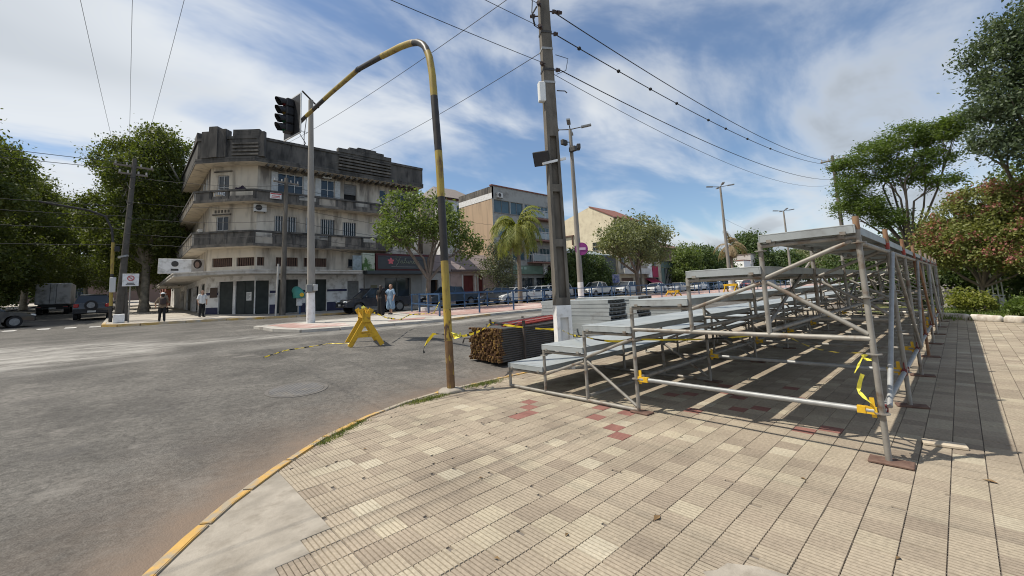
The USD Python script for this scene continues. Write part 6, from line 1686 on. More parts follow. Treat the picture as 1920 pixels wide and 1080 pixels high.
car("hatch", W2, "small pale car seen past the left post of the second deck row", on_road(69.0, 29.5), PI)
car("hatch", ("teal", (0.05, 0.09, 0.12)), "dull blue car far along the parked row", on_road(75.5, 29.5), PI)
car("sedan", SLV, "grey car near the far yellow trestle", on_road(82.5, 29.5), PI)
car("hatch", ("red", (0.28, 0.02, 0.02)), "small red car far off beneath the top bleacher row", on_road(92, 29.4), PI)
car("sedan", W1, "farthest white car of the parked row", on_road(99, 29.4), PI)
# side street
t = car("suv", BLKC, "black car with a covered spare wheel on its rear in the side street", on_road(-1.75, 42.9), PI / 2)
v, f = disc(0.33, 0.18, (-2.33, 0.05, 0.98), 0.0); put("spare_wheel", (v, f), RUB, t, smooth=40)
v, f = disc(0.20, 0.02, (-2.43, 0.05, 0.98), 0.0); put("spare_cover", (v, f), RIM, t)
car("sedan", BLKC, "dark car cut by the left edge of the street scene", on_road(-6.1, 37.0), 0.25)
car("hatch", SLV, "silver car beyond the black car up the side street", on_road(-1.9, 62), PI / 2)
car("hatch", W1, "white car farther up the shaded side street", on_road(-2.0, 72), PI / 2)
car("hatch", ("red", (0.28, 0.02, 0.02)), "red car parked at the shaded left kerb beyond the truck", on_road(-6.5, 84), PI / 2)
car("sedan", W2, "pale car at the far end of the side street", on_road(-3.6, 95), PI / 2)
# box truck from behind
tz = float(RZ(-5.2, 58.5))
t = thing("box_truck", "grey box truck seen from behind in the shaded side street", "truck", (-5.15, 58.3, tz), 0)
BXM = M("truck_box", (0.58, 0.59, 0.60), (0.50, 0.51, 0.52), scale=0.8, rough=0.6, stain=(0.2, 0.2, 0.2), stain_scale=1.5)
m = MB(); m.rbox((0, 2.4, 1.95), (2.3, 4.8, 2.0), 0.04); bxp = put("cargo_box", m, BXM, t)
for s_ in (-1, 1):
    m = MB(); m.rbox((s_ * 0.56, -0.02, 1.95), (1.08, 0.03, 1.9), 0.01); dr = put("rear_door", m, BXM, t)
    m = MB(); m.tube((s_ * 0.2, -0.06, 1.05), (s_ * 0.2, -0.06, 2.85), 0.018, n=5); put("lock_bar", m, DARKM, dr)
    m = MB(); m.box((s_ * 0.85, 0.05, 0.68), (0.3, 0.06, 0.12)); put("tail_light", m, TAIL, t)
    for y in (0.9, 5.2):
        m = MB(); c = trimesh.creation.cylinder(0.42, 0.35, sections=18); c.apply_transform(trimesh.transformations.rotation_matrix(np.pi / 2, [0, 1, 0])); c.apply_translation((s_ * 0.88, y, 0.42)); m.tm(c); put("wheel", m, RUB, t, smooth=40)
m = MB(); m.bx(-0.95, 0.95, 0.1, 6.2, 0.70, 0.92); m.bx(-1.05, 1.05, 0.0, 0.12, 0.50, 0.66); put("chassis", m, TRIM, t)
m = MB(); m.rbox((0, 5.75, 1.5), (2.0, 1.6, 1.7), 0.15); put("cab", m, WHITE, t, smooth=30)
m = MB(); m.box((0, 0.0, 0.58), (0.45, 0.02, 0.14)); put("plate", m, PLT, t)
# motorbikes at the shaded kerb left of the truck
for k, (x, y) in enumerate(((-8.6, 50.5), (-9.2, 52.0), (2.2, 44.2))):
    t = thing("motorbike", ["parked motorbike left of the truck in deep shade", "second parked motorbike by the shaded left kerb", "motorbike parked on the pavement beyond the corner pole"][k], "motorbike", (x, y, float(G(x, y)) + 0.03), 1.2)
    for xx in (-0.62, 0.62):
        m = MB(); c = trimesh.creation.torus(0.25, 0.06, 16, 8); c.apply_transform(trimesh.transformations.rotation_matrix(np.pi / 2, [1, 0, 0])); c.apply_translation((xx, 0, 0.31)); m.tm(c); put("wheel", m, RUB, t)
    m = MB(); m.rbox((0.12, 0, 0.72), (0.5, 0.26, 0.22), 0.08); put("tank", m, LOOKS["car_red"], t)
    m = MB(); m.rbox((-0.4, 0, 0.78), (0.6, 0.26, 0.1), 0.04); put("seat", m, TRIM, t)
    m = MB(); m.rbox((0.0, 0, 0.42), (0.45, 0.25, 0.3), 0.05); put("engine", m, DARKM, t)
    m = MB(); m.tube((0.62, 0, 0.31), (0.38, 0, 1.0), 0.035, n=6); m.tube((0.36, -0.33, 1.04), (0.36, 0.33, 1.04), 0.02, n=6); m.bar((-0.62, 0, 0.31), (0, 0, 0.5), 0.06, 0.06); put("fork", m, RIM, t)

# ---------------------------------------------------------------- people
SKIN = M("skin", (0.42, 0.25, 0.17), (0.38, 0.22, 0.15), scale=8, rough=0.6)
HAIRB = M("dark_hair", (0.025, 0.018, 0.014), rough=0.6)
HAIRF = M("brown_hair", (0.12, 0.06, 0.03), (0.16, 0.09, 0.05), scale=20, rough=0.6)


def hullchain(bones):
    """Union of the hulls of spheres at joint pairs: one continuous surface."""
    parts = []
    for a, ra, b, rb_ in bones:
        A = m3.Manifold.sphere(ra, 14).translate(tuple(map(float, a))); B = m3.Manifold.sphere(rb_, 14).translate(tuple(map(float, b)))
        parts.append(m3.Manifold.batch_hull([A, B]))
    return m3.Manifold.batch_boolean(parts, m3.OpType.Add)


def totri(mf, edge=0.05, it=6):
    q = mf.refine_to_length(edge).to_mesh()
    t_ = trimesh.Trimesh(np.array(q.vert_properties[:, :3]), np.array(q.tri_verts), process=True)
    trimesh.smoothing.filter_taubin(t_, iterations=it)
    return t_


def person(label, loc, rz, h=1.65, arms=((0.12, 0.02, 0.0), (0.12, 0.02, 0.0)), step=0.0, top=None, bottom=None, dress=None, hair=HAIRB, long_hair=False, hat=None, sleeves=0.5, bag=None, shoes=TRIM, slim=1.0):
    """Faces +x. arms: per side (sideways, forward of the elbow, forward of the hand)."""
    k = h / 1.70
    t = thing("person", label, "person", loc, rz)
    P = {"hip": (0, 0, 0.93), "waist": (0.01, 0, 1.08), "chest": (0.015, 0, 1.30), "neck": (0.0, 0, 1.47), "head": (0.02, 0, 1.585), "crown": (0.0, 0, 1.625)}
    P = {n: np.array(q) * k for n, q in P.items()}
    B = []
    def bone(a, ra, b, rb_): B.append((np.array(a), ra * k, np.array(b), rb_ * k))
    for s_ in (-1, 1):
        bone((0, s_ * 0.07 * k, 0.93 * k), 0.115 * slim, (0.01 * k, s_ * 0.055 * k, 1.10 * k), 0.10 * slim)
        bone((0.01 * k, s_ * 0.055 * k, 1.10 * k), 0.10 * slim, (0.01 * k, s_ * 0.085 * k, 1.30 * k), 0.108 * slim)
        bone((0.01 * k, s_ * 0.085 * k, 1.30 * k), 0.10 * slim, (0, s_ * 0.165 * k, 1.385 * k), 0.062)
    bone((0, 0, 1.36 * k), 0.075, (0.005 * k, 0, 1.48 * k), 0.052)
    bone(P["head"] + (0.012 * k, 0, -0.045 * k), 0.068, P["crown"], 0.092)
    bone(P["head"] + (0.095 * k, 0, -0.02 * k), 0.016, P["head"] + (0.075 * k, 0, 0.03 * k), 0.012)
    for s_ in (-1, 1):
        bone(P["head"] + (0.0, s_ * 0.085 * k, -0.02 * k), 0.014, P["head"] + (-0.005 * k, s_ * 0.09 * k, 0.02 * k), 0.016)
    legs, armp = [], []
    for s_ in (-1, 1):
        dx = s_ * step
        hip, knee, ank = np.array((0, s_ * 0.085, 0.90)) * k, np.array((0.5 * dx + 0.02, s_ * 0.09, 0.49)) * k, np.array((dx - 0.02, s_ * 0.09, 0.075)) * k
        toe = ank + np.array((0.16, s_ * 0.02, -0.04)) * k
        bone(hip, 0.088 * slim, knee, 0.055); bone(knee, 0.055, ank, 0.036); bone(ank + (-0.03 * k, 0, -0.035 * k), 0.035, toe, 0.028)
        legs.append((hip, knee, ank, toe))
        sw, fe, fh = arms[0 if s_ < 0 else 1]
        sh = np.array((0, s_ * 0.175, 1.385)) * k
        el = np.array((fe, s_ * (0.19 + sw), 1.385 - math.sqrt(max(0.28 ** 2 - fe ** 2 - sw ** 2 * 0.5, 0.01)))) * k
        up_ = 1.385 - (1.385 - el[2] / k)
        hz = el[2] / k - math.sqrt(max(0.25 ** 2 - (fh - fe) ** 2, 0.0)) if fh - fe < 0.24 else el[2] / k + 0.10
        wr = np.array((fh, s_ * (0.17 + sw * 0.9), hz)) * k
        bone(sh, 0.052, el, 0.040); bone(el, 0.040, wr, 0.027)
        d = wr - el; d /= np.linalg.norm(d)
        pal = wr + d * 0.07 * k
        bone(wr, 0.025, pal, 0.028)
        side = np.array((1.0, 0, 0)) - d * d[0]; side /= np.linalg.norm(side) + 1e-9
        inw = np.cross(d, side) * s_
        for q, ln in zip((-0.027, -0.009, 0.009, 0.027), (0.062, 0.075, 0.07, 0.05)):
            b0 = pal + side * q * k
            b1 = b0 + (d * 0.8 + inw * 0.25) * ln * 0.55 * k; b2 = b1 + (d * 0.6 + inw * 0.6) * ln * 0.5 * k
            bone(b0, 0.0095, b1, 0.009); bone(b1, 0.009, b2, 0.0075)
        th = wr + d * 0.03 * k + side * 0.025 * k
        bone(th, 0.011, th + (side * 0.6 + d * 0.8) * 0.045 * k, 0.0095)
        armp.append((sh, el, wr))
    body = totri(hullchain(B), 0.045 * k, 4)
    bp = put("body", (body.vertices, body.faces), SKIN, t, smooth=True)
    # face
    hd = P["head"]
    for s_ in (-1, 1):
        put("eye", MB().tm(trimesh.creation.icosphere(1, 0.010 * k), hd + np.array((0.086, s_ * 0.032, 0.012)) * k), TRIM, bp)
    put("mouth", MB().box(hd + np.array((0.083, 0, -0.055)) * k, (0.012 * k, 0.045 * k, 0.010 * k)), M("lips", (0.28, 0.09, 0.08), rough=0.5), bp)
    # hair
    hb = [(P["crown"] + (-0.022 * k, 0, 0.012 * k), 0.102 * k, hd + (-0.04 * k, 0, -0.02 * k), 0.09 * k)]
    if long_hair:
        hb += [(hd + (-0.05 * k, 0, 0), 0.085 * k, np.array((-0.09, 0, 1.36)) * k, 0.075 * k)]
    q = totri(hullchain(hb), 0.05, 3); put("hair", (q.vertices, q.faces), hair, bp, smooth=True)

    def cloth(name, bones, mat, grow=0.014):
        q = totri(hullchain([(a, (ra + grow) * 1.0, b, (rb_ + grow)) for a, ra, b, rb_ in bones]), 0.05, 4)
        v = np.array(q.vertices); v += 0.006 * (meshkit.noise(v * 14) - 0.5)[:, None]
        put(name, (v, q.faces), mat, bp, smooth=True)
    tor = [b for b in B[:6]]
    sl = []
    for (sh, el, wr) in armp:
        if sleeves > 0:
            f_ = min(sleeves, 1.0)
            e2 = sh + (el - sh) * min(1, f_ * 2)
            sl.append((sh, 0.058 * k, e2, 0.046 * k))
            if f_ > 0.55:
                sl.append((el, 0.044 * k, el + (wr - el) * (f_ - 0.5) * 2, 0.036 * k))
    if dress is not None:
        c, hem, width = dress
        sk = [(np.array((0, s_ * 0.06, 0.95)) * k, 0.13 * k, np.array((0.01, s_ * 0.10 * width, hem)) * k, 0.10 * width * k) for s_ in (-1, 1)]
        cloth("dress", tor + sl + sk, c)
    else:
        cloth("shirt", tor + sl + [(np.array((0, -0.06, 0.93)) * k, 0.118 * k, np.array((0, 0.06, 0.93)) * k, 0.118 * k)], top)
        tr = []
        for hip, knee, ank, toe in legs:
            tr += [(hip, 0.092 * k, knee, 0.062 * k), (knee, 0.062 * k, ank + (0, 0, 0.03), 0.052 * k)]
        cloth("trousers", tr + [(np.array((0, -0.07, 0.94)) * k, 0.105 * k, np.array((0, 0.07, 0.94)) * k, 0.105 * k)], bottom, 0.010)
    for hip, knee, ank, toe in legs:
        q = totri(hullchain([(ank + (-0.03 * k, 0, -0.03 * k), 0.042 * k, toe, 0.034 * k)]), 0.04, 2); put("shoe", (q.vertices, q.faces), shoes, bp, smooth=True)
    if hat is not None:
        m = MB(); m.tm(trimesh.creation.cylinder(0.17 * k, 0.015, sections=20), P["crown"] + (0, 0, 0.055 * k)); q = trimesh.creation.icosphere(2, 0.108 * k); m.tm(q, P["crown"] + (0, 0, 0.045 * k)); put("hat", m, hat, bp)
    if bag is not None:
        m = MB(); m.rbox(np.array((-0.18, 0, 1.22)) * k, (0.17, 0.30, 0.40), 0.06); put("backpack", m, bag, bp, smooth=40)
    return t


def ped(x, y, up_=0.075): return (x, y, float(G(x, y)) + up_)
BLKCL = M("black_cloth", (0.007, 0.007, 0.008), (0.011, 0.011, 0.012), scale=20, rough=0.9)
DENIM = M("denim_blue", (0.16, 0.24, 0.33), (0.21, 0.30, 0.40), scale=14, rough=0.9)
WSH = M("white_shirt", (0.62, 0.62, 0.61), rough=0.85)
person("woman in a long black outfit talking on the median", ped(10.25, 21.75), 0.6, 1.62, ((0.05, 0.12, 0.2), (0.08, 0.02, 0.05)), 0.05, dress=(BLKCL, 0.12, 1.05), long_hair=True, sleeves=0.35, slim=1.0)
person("woman in a light blue denim dress with fair brown hair on the median", ped(11.0, 22.1), 3.6, 1.68, ((0.12, 0.12, 0.42), (0.12, 0.05, 0.12)), 0.06, dress=(DENIM, 0.42, 1.35), hair=HAIRF, long_hair=True, sleeves=0.45)
person("man in a white shirt and dark shorts by the corner shop wall", (3.55, 33.3, float(SW(3.55, 33.3))), -1.2, 1.70, ((0.08, 0.0, 0.05), (0.08, 0.0, 0.05)), 0.04, top=WSH, bottom=BLKCL, sleeves=0.4)
person("person in dark trousers with a pale hat walking at the corner kerb", (1.52, 31.6, float(SW(1.52, 31.6))), 1.7, 1.62, ((0.12, 0.10, 0.22), (0.12, 0.10, 0.22)), 0.14, top=M("olive_shirt", (0.16, 0.12, 0.08), (0.24, 0.18, 0.13), scale=12, rough=0.9), bottom=BLKCL, hat=WSH, bag=M("dark_bag", (0.05, 0.035, 0.03), rough=0.8))
person("woman in a red top before the restaurant doorway", (15.3, 32.2, float(SW(15.3, 32.2))), -1.9, 1.62, ((0.08, 0.05, 0.2), (0.08, 0.0, 0.05)), 0.03, top=M("red_shirt", (0.32, 0.03, 0.04), rough=0.9), bottom=BLKCL, hair=HAIRB, long_hair=True)
person("person in white standing between the utility pole and the lamp pole", (37.2, 31.6, float(SW(37.2, 31.6))), -2.0, 1.70, ((0.08, 0.0, 0.05), (0.08, 0.0, 0.05)), 0.04, top=WSH, bottom=M("pale_trousers", (0.45, 0.43, 0.40), rough=0.9))
person("shopper standing far up the shaded side street pavement", (2.6, 52, float(SW(2.6, 52))), 1.5, 1.68, ((0.08, 0.0, 0.05), (0.08, 0.0, 0.05)), 0.1, top=WSH, bottom=BLKCL)

# ---------------------------------------------------------------- trees and plants
BARK = M("bark", (0.13, 0.105, 0.085), (0.20, 0.165, 0.135), scale=6, rough=0.95, stretch=(1, 1, 0.3), bump=0.5, bscale=22)
BARKP = M("plane_bark", (0.30, 0.27, 0.21), (0.16, 0.14, 0.11), scale=3, rough=0.9, bump=0.3)


def leaves(mb, centers, sig, n, size, rg, flat=0.0, droop=0.0, aspect=0.5):
    """n leaf blades scattered round every centre."""
    c = np.repeat(np.asarray(centers, float), n, 0)
    k = len(c)
    sg = np.repeat(np.broadcast_to(np.asarray(sig, float), (len(centers),)), n)[:, None]
    p = c + rg.normal(0, 1, (k, 3)) * sg * (1, 1, 0.75)
    d = rg.normal(0, 1, (k, 3)); d[:, 2] = d[:, 2] * (1 - flat) - droop; d /= np.linalg.norm(d, axis=1, keepdims=True)
    e = np.cross(d, rg.normal(0, 1, (k, 3)) * (1, 1, 1 - 0.6 * flat) + (0, 0, flat)); e /= np.linalg.norm(e, axis=1, keepdims=True) + 1e-9
    s_ = size * rg.uniform(0.6, 1.35, (k, 1))
    v = np.stack([p - d * s_ * 0.5, p + e * s_ * aspect * 0.5, p + d * s_ * 0.5, p - e * s_ * aspect * 0.5], 1).reshape(-1, 3)
    i = np.arange(k) * 4
    mb.add(v, np.vstack([np.c_[i, i + 1, i + 2], np.c_[i, i + 2, i + 3]]))


def crown_points(blobs, rg, dens=1.0):
    """Twig ends over the outer part of several lobes, thinner underneath."""
    out = []
    for (c, r) in blobs:
        c, r = np.array(c, float), np.array(r, float)
        n = int(dens * 16 * (r[0] * r[1] * r[2]) ** (2 / 3) * 2.2) + 4
        d = rg.normal(0, 1, (n, 3)); d /= np.linalg.norm(d, axis=1, keepdims=True)
        rad = rg.uniform(0.45, 1.0, (n, 1)) ** 0.6
        p = c + d * rad * r
        p += 0.35 * r * (np.stack([meshkit.noise(p * 0.9 + 17 * q) for q in range(3)], 1) - 0.5)
        keep = (d[:, 2] > -0.75) | (rg.random(n) < 0.4)
        out.append(p[keep])
    return np.vstack(out)


def tree(name, label, base, trunk_h, blobs, leaf, seed, tr=0.2, per=26, size=0.22, sig=0.30, dens=1.0, bark=None, limbs=None, group=None, flat=0.0, droop=0.0, cat="tree", lean=(0, 0), ring=False, aspect=0.5, fork=1, flowers=0.0):
    rg = np.random.default_rng(seed)
    base = np.array(base, float)
    t = thing(name, label, cat, tuple(base), 0, group)
    bl = [(np.array(c, float) - base, r) for c, r in blobs]
    top = np.array([lean[0], lean[1], trunk_h])
    m = MB()
    mid = top * 0.5 + (rg.normal(0, 0.06, 3) * trunk_h * (1, 1, 0))
    m.path([(0, 0, -0.1), mid * 0.3 + (0, 0, 0), mid, top], [tr * 1.35, tr, tr * 0.9, tr * 0.75], 9)
    for c, r in bl:
        q = c + np.array([0, 0, -r[2] * 0.1])
        k1 = top + (q - top) * 0.5 + rg.normal(0, 0.12, 3) * np.linalg.norm(q - top)
        k1[2] = max(k1[2], top[2] * 0.9)
        m.path([top * (0.8 if fork else 1.0), k1, q], [tr * 0.6, tr * 0.36, tr * 0.12], 6)
        for _ in range(5):
            d = rg.normal(0, 1, 3); d[2] = abs(d[2]) * 0.6; d /= np.linalg.norm(d)
            s_ = k1 + (q - k1) * rg.uniform(0.1, 0.9)
            m.path([s_, s_ + (c + d * r * 0.8 - s_) * 0.55 + rg.normal(0, 0.08, 3), c + d * r * 0.85], [tr * 0.22, tr * 0.12, tr * 0.04], 5)
    put("trunk", m, bark or BARK, t, smooth=50)
    cp = crown_points(bl, rg, dens)
    m = MB(); leaves(m, cp, sig * rg.uniform(0.6, 1.3, len(cp)), per, size, rg, flat, droop, aspect)
    put("crown", m, leaf, t)
    if flowers:
        q = cp[(meshkit.noise(cp * 0.9 + 31) > 0.42) & (rg.random(len(cp)) < flowers)]
        m = MB(); leaves(m, q + (-0.1, 0, 0.12), 0.11, 26, 0.085, rg, 0.0, 0.0, 0.8); put("flowers", m, FLOW, t)
    if ring:
        m = MB(); q = trimesh.creation.annulus(0.35, 0.75, 0.22, sections=18); m.tm(q, (0, 0, 0.08)); put("tree_ring", m, WHITE, t)
    return t


LFM = leafmat("street_leaf", (0.065, 0.105, 0.026), (0.145, 0.18, 0.055), 0.35, 0.9)
LFD = leafmat("dark_leaf", (0.036, 0.068, 0.020), (0.091, 0.128, 0.041), 0.25, 0.7)
LFP = leafmat("plane_leaf", (0.048, 0.075, 0.016), (0.115, 0.130, 0.032), 0.35, 0.5)
LFO = leafmat("olive_leaf", (0.107, 0.128, 0.058), (0.206, 0.217, 0.109), 0.3, 0.8)
LFF = leafmat("feather_leaf", (0.060, 0.105, 0.022), (0.125, 0.17, 0.04), 0.4, 0.8)
LFB = leafmat("bush_leaf", (0.099, 0.128, 0.032), (0.206, 0.210, 0.065), 0.3, 1.2, (0.42, 0.17, 0.15))
LFPALM = leafmat("palm_leaf", (0.12, 0.165, 0.03), (0.26, 0.25, 0.06), 0.4, 0.8)
LFDRY = leafmat("dry_palm_leaf", (0.20, 0.15, 0.085), (0.30, 0.23, 0.14), 0.25, 0.8)


FLOW = leafmat("flower_head", (0.25, 0.085, 0.075), (0.40, 0.17, 0.145), 0.25, 2.0)


def at(x, y, up_=0.07): return (x, y, float(G(x, y)) + up_)


# median tree before the corner building
tree("street_tree", "bushy street tree with a whitewashed ring on the median, left of the banded pole", at(15.0, 24.5), 2.5,
     [((12.9, 24.6, 6.0), (1.7, 1.6, 1.2)), ((14.6, 24.3, 7.2), (1.9, 1.7, 1.4)), ((16.6, 24.8, 6.6), (1.8, 1.7, 1.3)), ((18.0, 24.4, 5.2), (1.4, 1.4, 1.0)), ((15.4, 23.6, 6.0), (1.5, 1.4, 0.9)), ((13.2, 25.4, 7.9), (1.2, 1.2, 0.9)), ((12.4, 24.0, 5.5), (1.1, 1.1, 0.7))], LFM, 21, 0.19, 26, 0.24, 0.30, 0.75, ring=True)
tree("street_tree", "round grey green street tree before the cream house", at(41.5, 24.4), 3.0,
     [((38.5, 24.4, 7.0), (2.8, 2.2, 1.8)), ((42.0, 24.4, 8.2), (2.8, 2.3, 1.8)), ((45.5, 24.6, 7.4), (2.9, 2.2, 1.7)), ((41.0, 24.0, 5.8), (2.8, 2.2, 1.6)), ((44.6, 24.4, 5.4), (2.2, 2.0, 1.3)), ((37.2, 24.3, 6.2), (1.8, 1.6, 1.2)), ((47.2, 24.6, 8.4), (1.2, 1.2, 0.9))], LFO, 22, 0.26, 26, 0.30, 0.40, 0.62)
tree("small_tree", "small grey green tree against the orange side wall", at(27.3, 31.7, 0.1), 2.0, [((26.4, 31.7, 4.2), (1.2, 1.2, 1.1)), ((28.0, 31.8, 5.0), (1.3, 1.3, 1.2)), ((27.2, 31.5, 6.2), (0.9, 0.9, 0.7)), ((29.0, 31.9, 3.7), (1.0, 1.0, 1.0)), ((27.8, 31.6, 2.9), (1.2, 1.1, 1.0))], leafmat("grey_leaf", (0.074, 0.090, 0.051), (0.157, 0.165, 0.102), 0.25, 0.9), 23, 0.16, 24, 0.22, 0.30, 0.9)
for k, (x, w, h, lab) in enumerate(((38.6, 2.2, 6.6, "left dark leafy tree beside the lamp pole with the purple sign"), (41.6, 2.4, 7.3, "middle dark leafy tree before the grey workshop"), (45.2, 2.4, 6.4, "right dark leafy tree before the grey workshop"))):
    tree("dark_tree", lab, at(x, 32.6, 0.2), 1.6, [((x - 0.6, 32.5, h * 0.42), (w, 1.6, h * 0.26)), ((x + 0.6, 32.7, h * 0.62), (w * 0.85, 1.5, h * 0.26)), ((x, 32.6, h * 0.80), (w * 0.6, 1.2, h * 0.18))], LFD, 30 + k, 0.18, 26, 0.28, 0.36, 0.8)
for k, (x, y, w, h, lab) in enumerate(((70.5, 31.8, 3.4, 8.6, "light topped round tree before the brick house"), (78.0, 32.2, 4.4, 8.8, "dark round tree right of the brick house"), (84.5, 31.8, 4.2, 8.2, "last dark round tree before the white block"))):
    tree("round_tree", lab, at(x, y, 0.1), 2.2, [((x, y, h * 0.45), (w, w * 0.7, h * 0.27)), ((x, y, h * 0.74), (w * 0.8, w * 0.6, h * 0.27)), ((x + w * 0.4, y, h * 0.6), (w * 0.6, w * 0.5, h * 0.25))], LFD if k else LFM, 40 + k, 0.22, 26, 0.42, 0.5, 0.55)
for k, (x, y, w, h, lab) in enumerate(((118, 36, 7, 14.5, "tall dark tree at the end of the avenue behind the far palm"), (133, 33, 8, 10, "broad tree at the end of the avenue under the top deck"), (150, 31, 9, 11.5, "far trees' middle crown seen beneath the top deck"), (172, 30, 10, 12.5, "far rounded tree beyond the top deck row"), (196, 24, 12, 13.5, "farthest broad tree of the avenue"))):
    tree("far_tree", lab, at(x, y, 0.0), 3, [((x - w * 0.4, y, h * 0.5), (w * 0.7, w * 0.6, h * 0.28)), ((x + w * 0.4, y, h * 0.5), (w * 0.7, w * 0.6, h * 0.3)), ((x, y, h * 0.75), (w * 0.6, w * 0.5, h * 0.25))], LFO if k in (2, 3) else LFD, 50 + k, 0.4, 30, 0.7, 0.9, 0.28)


def palm(label, base, h, n, fl, droopv, seed, leaf, skirt=0, name="palm_tree"):
    rg = np.random.default_rng(seed)
    t = thing(name, label, "palm tree", base)
    put("trunk", MB().path([(0, 0, -0.1), (0.05, 0, h * 0.4), (0.0, 0.05, h)], [0.21, 0.17, 0.15], 10), M("palm_bark", (0.17, 0.14, 0.11), (0.24, 0.20, 0.16), scale=5, rough=0.95, stretch=(1, 1, 6)), t, smooth=40)
    for k in range(n + skirt):
        dry = k >= n
        a = rg.uniform(0, 6.28); el = rg.uniform(0.0, 1.5) if not dry else rg.uniform(-1.2, -0.5)
        L = fl * rg.uniform(0.8, 1.1) * (0.6 if dry else 1)
        p, d = np.array([0, 0, h]), np.array([math.cos(a) * math.cos(el), math.sin(a) * math.cos(el), math.sin(el)])
        pts_ = [p]
        for _ in range(14):
            p = p + d * L / 14; d = d + np.array([0, 0, -droopv * (0.6 if dry else 1)]); d /= np.linalg.norm(d); pts_.append(p)
        pts_ = np.array(pts_)
        m = MB(); m.path(pts_, np.linspace(0.03, 0.006, 15), 4)
        tt = np.linspace(0.15, 1, 46); q = np.stack([np.interp(tt * 14, np.arange(15), pts_[:, c]) for c in range(3)], 1)
        dd = np.gradient(q, axis=0); dd /= np.linalg.norm(dd, axis=1, keepdims=True)
        sd = np.cross(dd, (0, 0, 1.0)); sd /= np.linalg.norm(sd, axis=1, keepdims=True) + 1e-9
        ll = (0.62 if not dry else 0.5) * np.sin(np.clip(tt, 0.1, 0.97) * np.pi) ** 0.6
        for s_ in (-1, 1):
            tip = q + (sd * s_ * 0.75 + dd * 0.5 + np.array([0, 0, -0.55]) + rg.normal(0, 0.15, q.shape)) * ll[:, None]
            w_ = dd * 0.036
            v = np.stack([q - w_, q + w_, tip], 1).reshape(-1, 3); m.add(v, np.arange(3 * len(q)).reshape(-1, 3))
        put("frond", m, LFDRY if dry else leaf, t)
    return t


palm("tall feathery palm with long drooping fronds on the median", at(23.6, 24.6), 6.1, 50, 3.25, 0.24, 61, LFPALM, 7)
palm("far palm with a grey skirt of dry fronds behind the second deck row", at(59.4, 20.6), 5.9, 12, 2.8, 0.20, 62, LFDRY, 26)

# feathery tree and dark tree at the right, flowering bush, shrubs
tree("feathery_tree", "light feathery green tree leaning over the back of the bleachers", (31.2, 1.9, 0.05), 3.6,
     [((30.2, 3.6, 6.9), (1.0, 1.0, 0.75)), ((30.0, 2.6, 8.3), (1.1, 1.1, 0.7)), ((30.2, 1.2, 9.0), (1.1, 1.1, 0.65)), ((30.2, 0.0, 8.8), (0.9, 1.0, 0.55)), ((30.0, -0.75, 9.1), (0.7, 0.7, 0.4)), ((30.4, 1.6, 7.2), (1.1, 1.1, 0.6)), ((30.2, 3.2, 5.6), (1.0, 0.9, 0.6)), ((30.3, 0.5, 7.6), (0.9, 0.9, 0.5)), ((30.4, 2.4, 4.8), (0.9, 0.9, 0.5)), ((30.2, 0.1, 6.4), (0.6, 0.7, 0.35)), ((30.0, 3.9, 8.0), (0.6, 0.6, 0.4)), ((30.1, 4.1, 5.6), (0.6, 0.6, 0.4))],
     LFF, 71, 0.12, 110, 0.13, 0.22, 1.6, lean=(-0.3, -0.3), flat=0.5, aspect=0.4)
tree("grey_tree", "tall grey green tree filling the right edge above the bush", (25.6, -3.6, 0.05), 4.2,
     [((24.4, -2.0, 9.6), (1.2, 1.1, 1.1)), ((24.3, -2.7, 10.6), (1.3, 1.2, 1.0)), ((24.0, -1.7, 8.0), (1.1, 0.9, 0.8)), ((24.2, -2.5, 7.4), (1.2, 1.1, 0.9)), ((24.3, -2.4, 6.2), (1.2, 1.0, 0.8)), ((24.4, -3.3, 9.0), (1.4, 1.2, 1.4)), ((24.6, -3.4, 6.0), (1.4, 1.2, 1.2)), ((24.0, -1.4, 6.7), (0.7, 0.6, 0.5)), ((25, -4.2, 11.5), (1.6, 1.4, 1.2))],
     leafmat("blue_grey_leaf", (0.045, 0.072, 0.036), (0.105, 0.135, 0.075), 0.25, 0.9), 72, 0.2, 60, 0.14, 0.24, 1.7)
tree("flowering_bush", "large green bush with pinkish red flower heads at the end of the paving", (26.3, -0.6, 0.05), 1.2,
     [((26.0, 0.55, 3.1), (0.7, 0.8, 0.9)), ((26.0, -0.1, 4.0), (0.9, 0.9, 0.8)), ((25.8, -0.9, 4.5), (1.0, 0.9, 0.8)), ((25.7, -1.7, 4.2), (1.1, 0.9, 0.9)), ((25.6, -0.5, 3.0), (1.0, 1.0, 0.9)), ((25.5, -1.4, 3.0), (1.0, 0.9, 0.9)), ((25.3, -2.2, 3.2), (1.0, 0.9, 0.9)), ((25.4, -2.3, 2.2), (0.9, 0.8, 0.6)), ((26.2, 0.4, 2.2), (0.6, 0.6, 0.5)), ((25.6, -2.8, 4.2), (1.0, 1.0, 1.0)), ((25.2, -3.2, 2.8), (1.0, 1.0, 1.0)), ((26.0, 0.2, 2.6), (0.9, 0.9, 0.7)), ((25.3, -1.0, 2.3), (1.0, 0.9, 0.5)), ((25.2, -1.7, 2.0), (0.9, 0.8, 0.5))],
     LFB, 73, 0.08, 46, 0.125, 0.20, 2.6, cat="bush", flowers=0.42)
tree("green_bush", "leafy yellow green bush above the flowering bush at the right edge", (27.5, -2.9, 0.05), 1.5, [((27.2, -2.2, 5.4), (1.1, 1.0, 0.8)), ((27.0, -3.0, 5.0), (1.2, 1.1, 1.0)), ((27.4, -3.8, 4.6), (1.3, 1.1, 1.2))], LFM, 74, 0.15, 28, 0.16, 0.22, 1.8, cat="bush")
rg_ = np.random.default_rng(77)
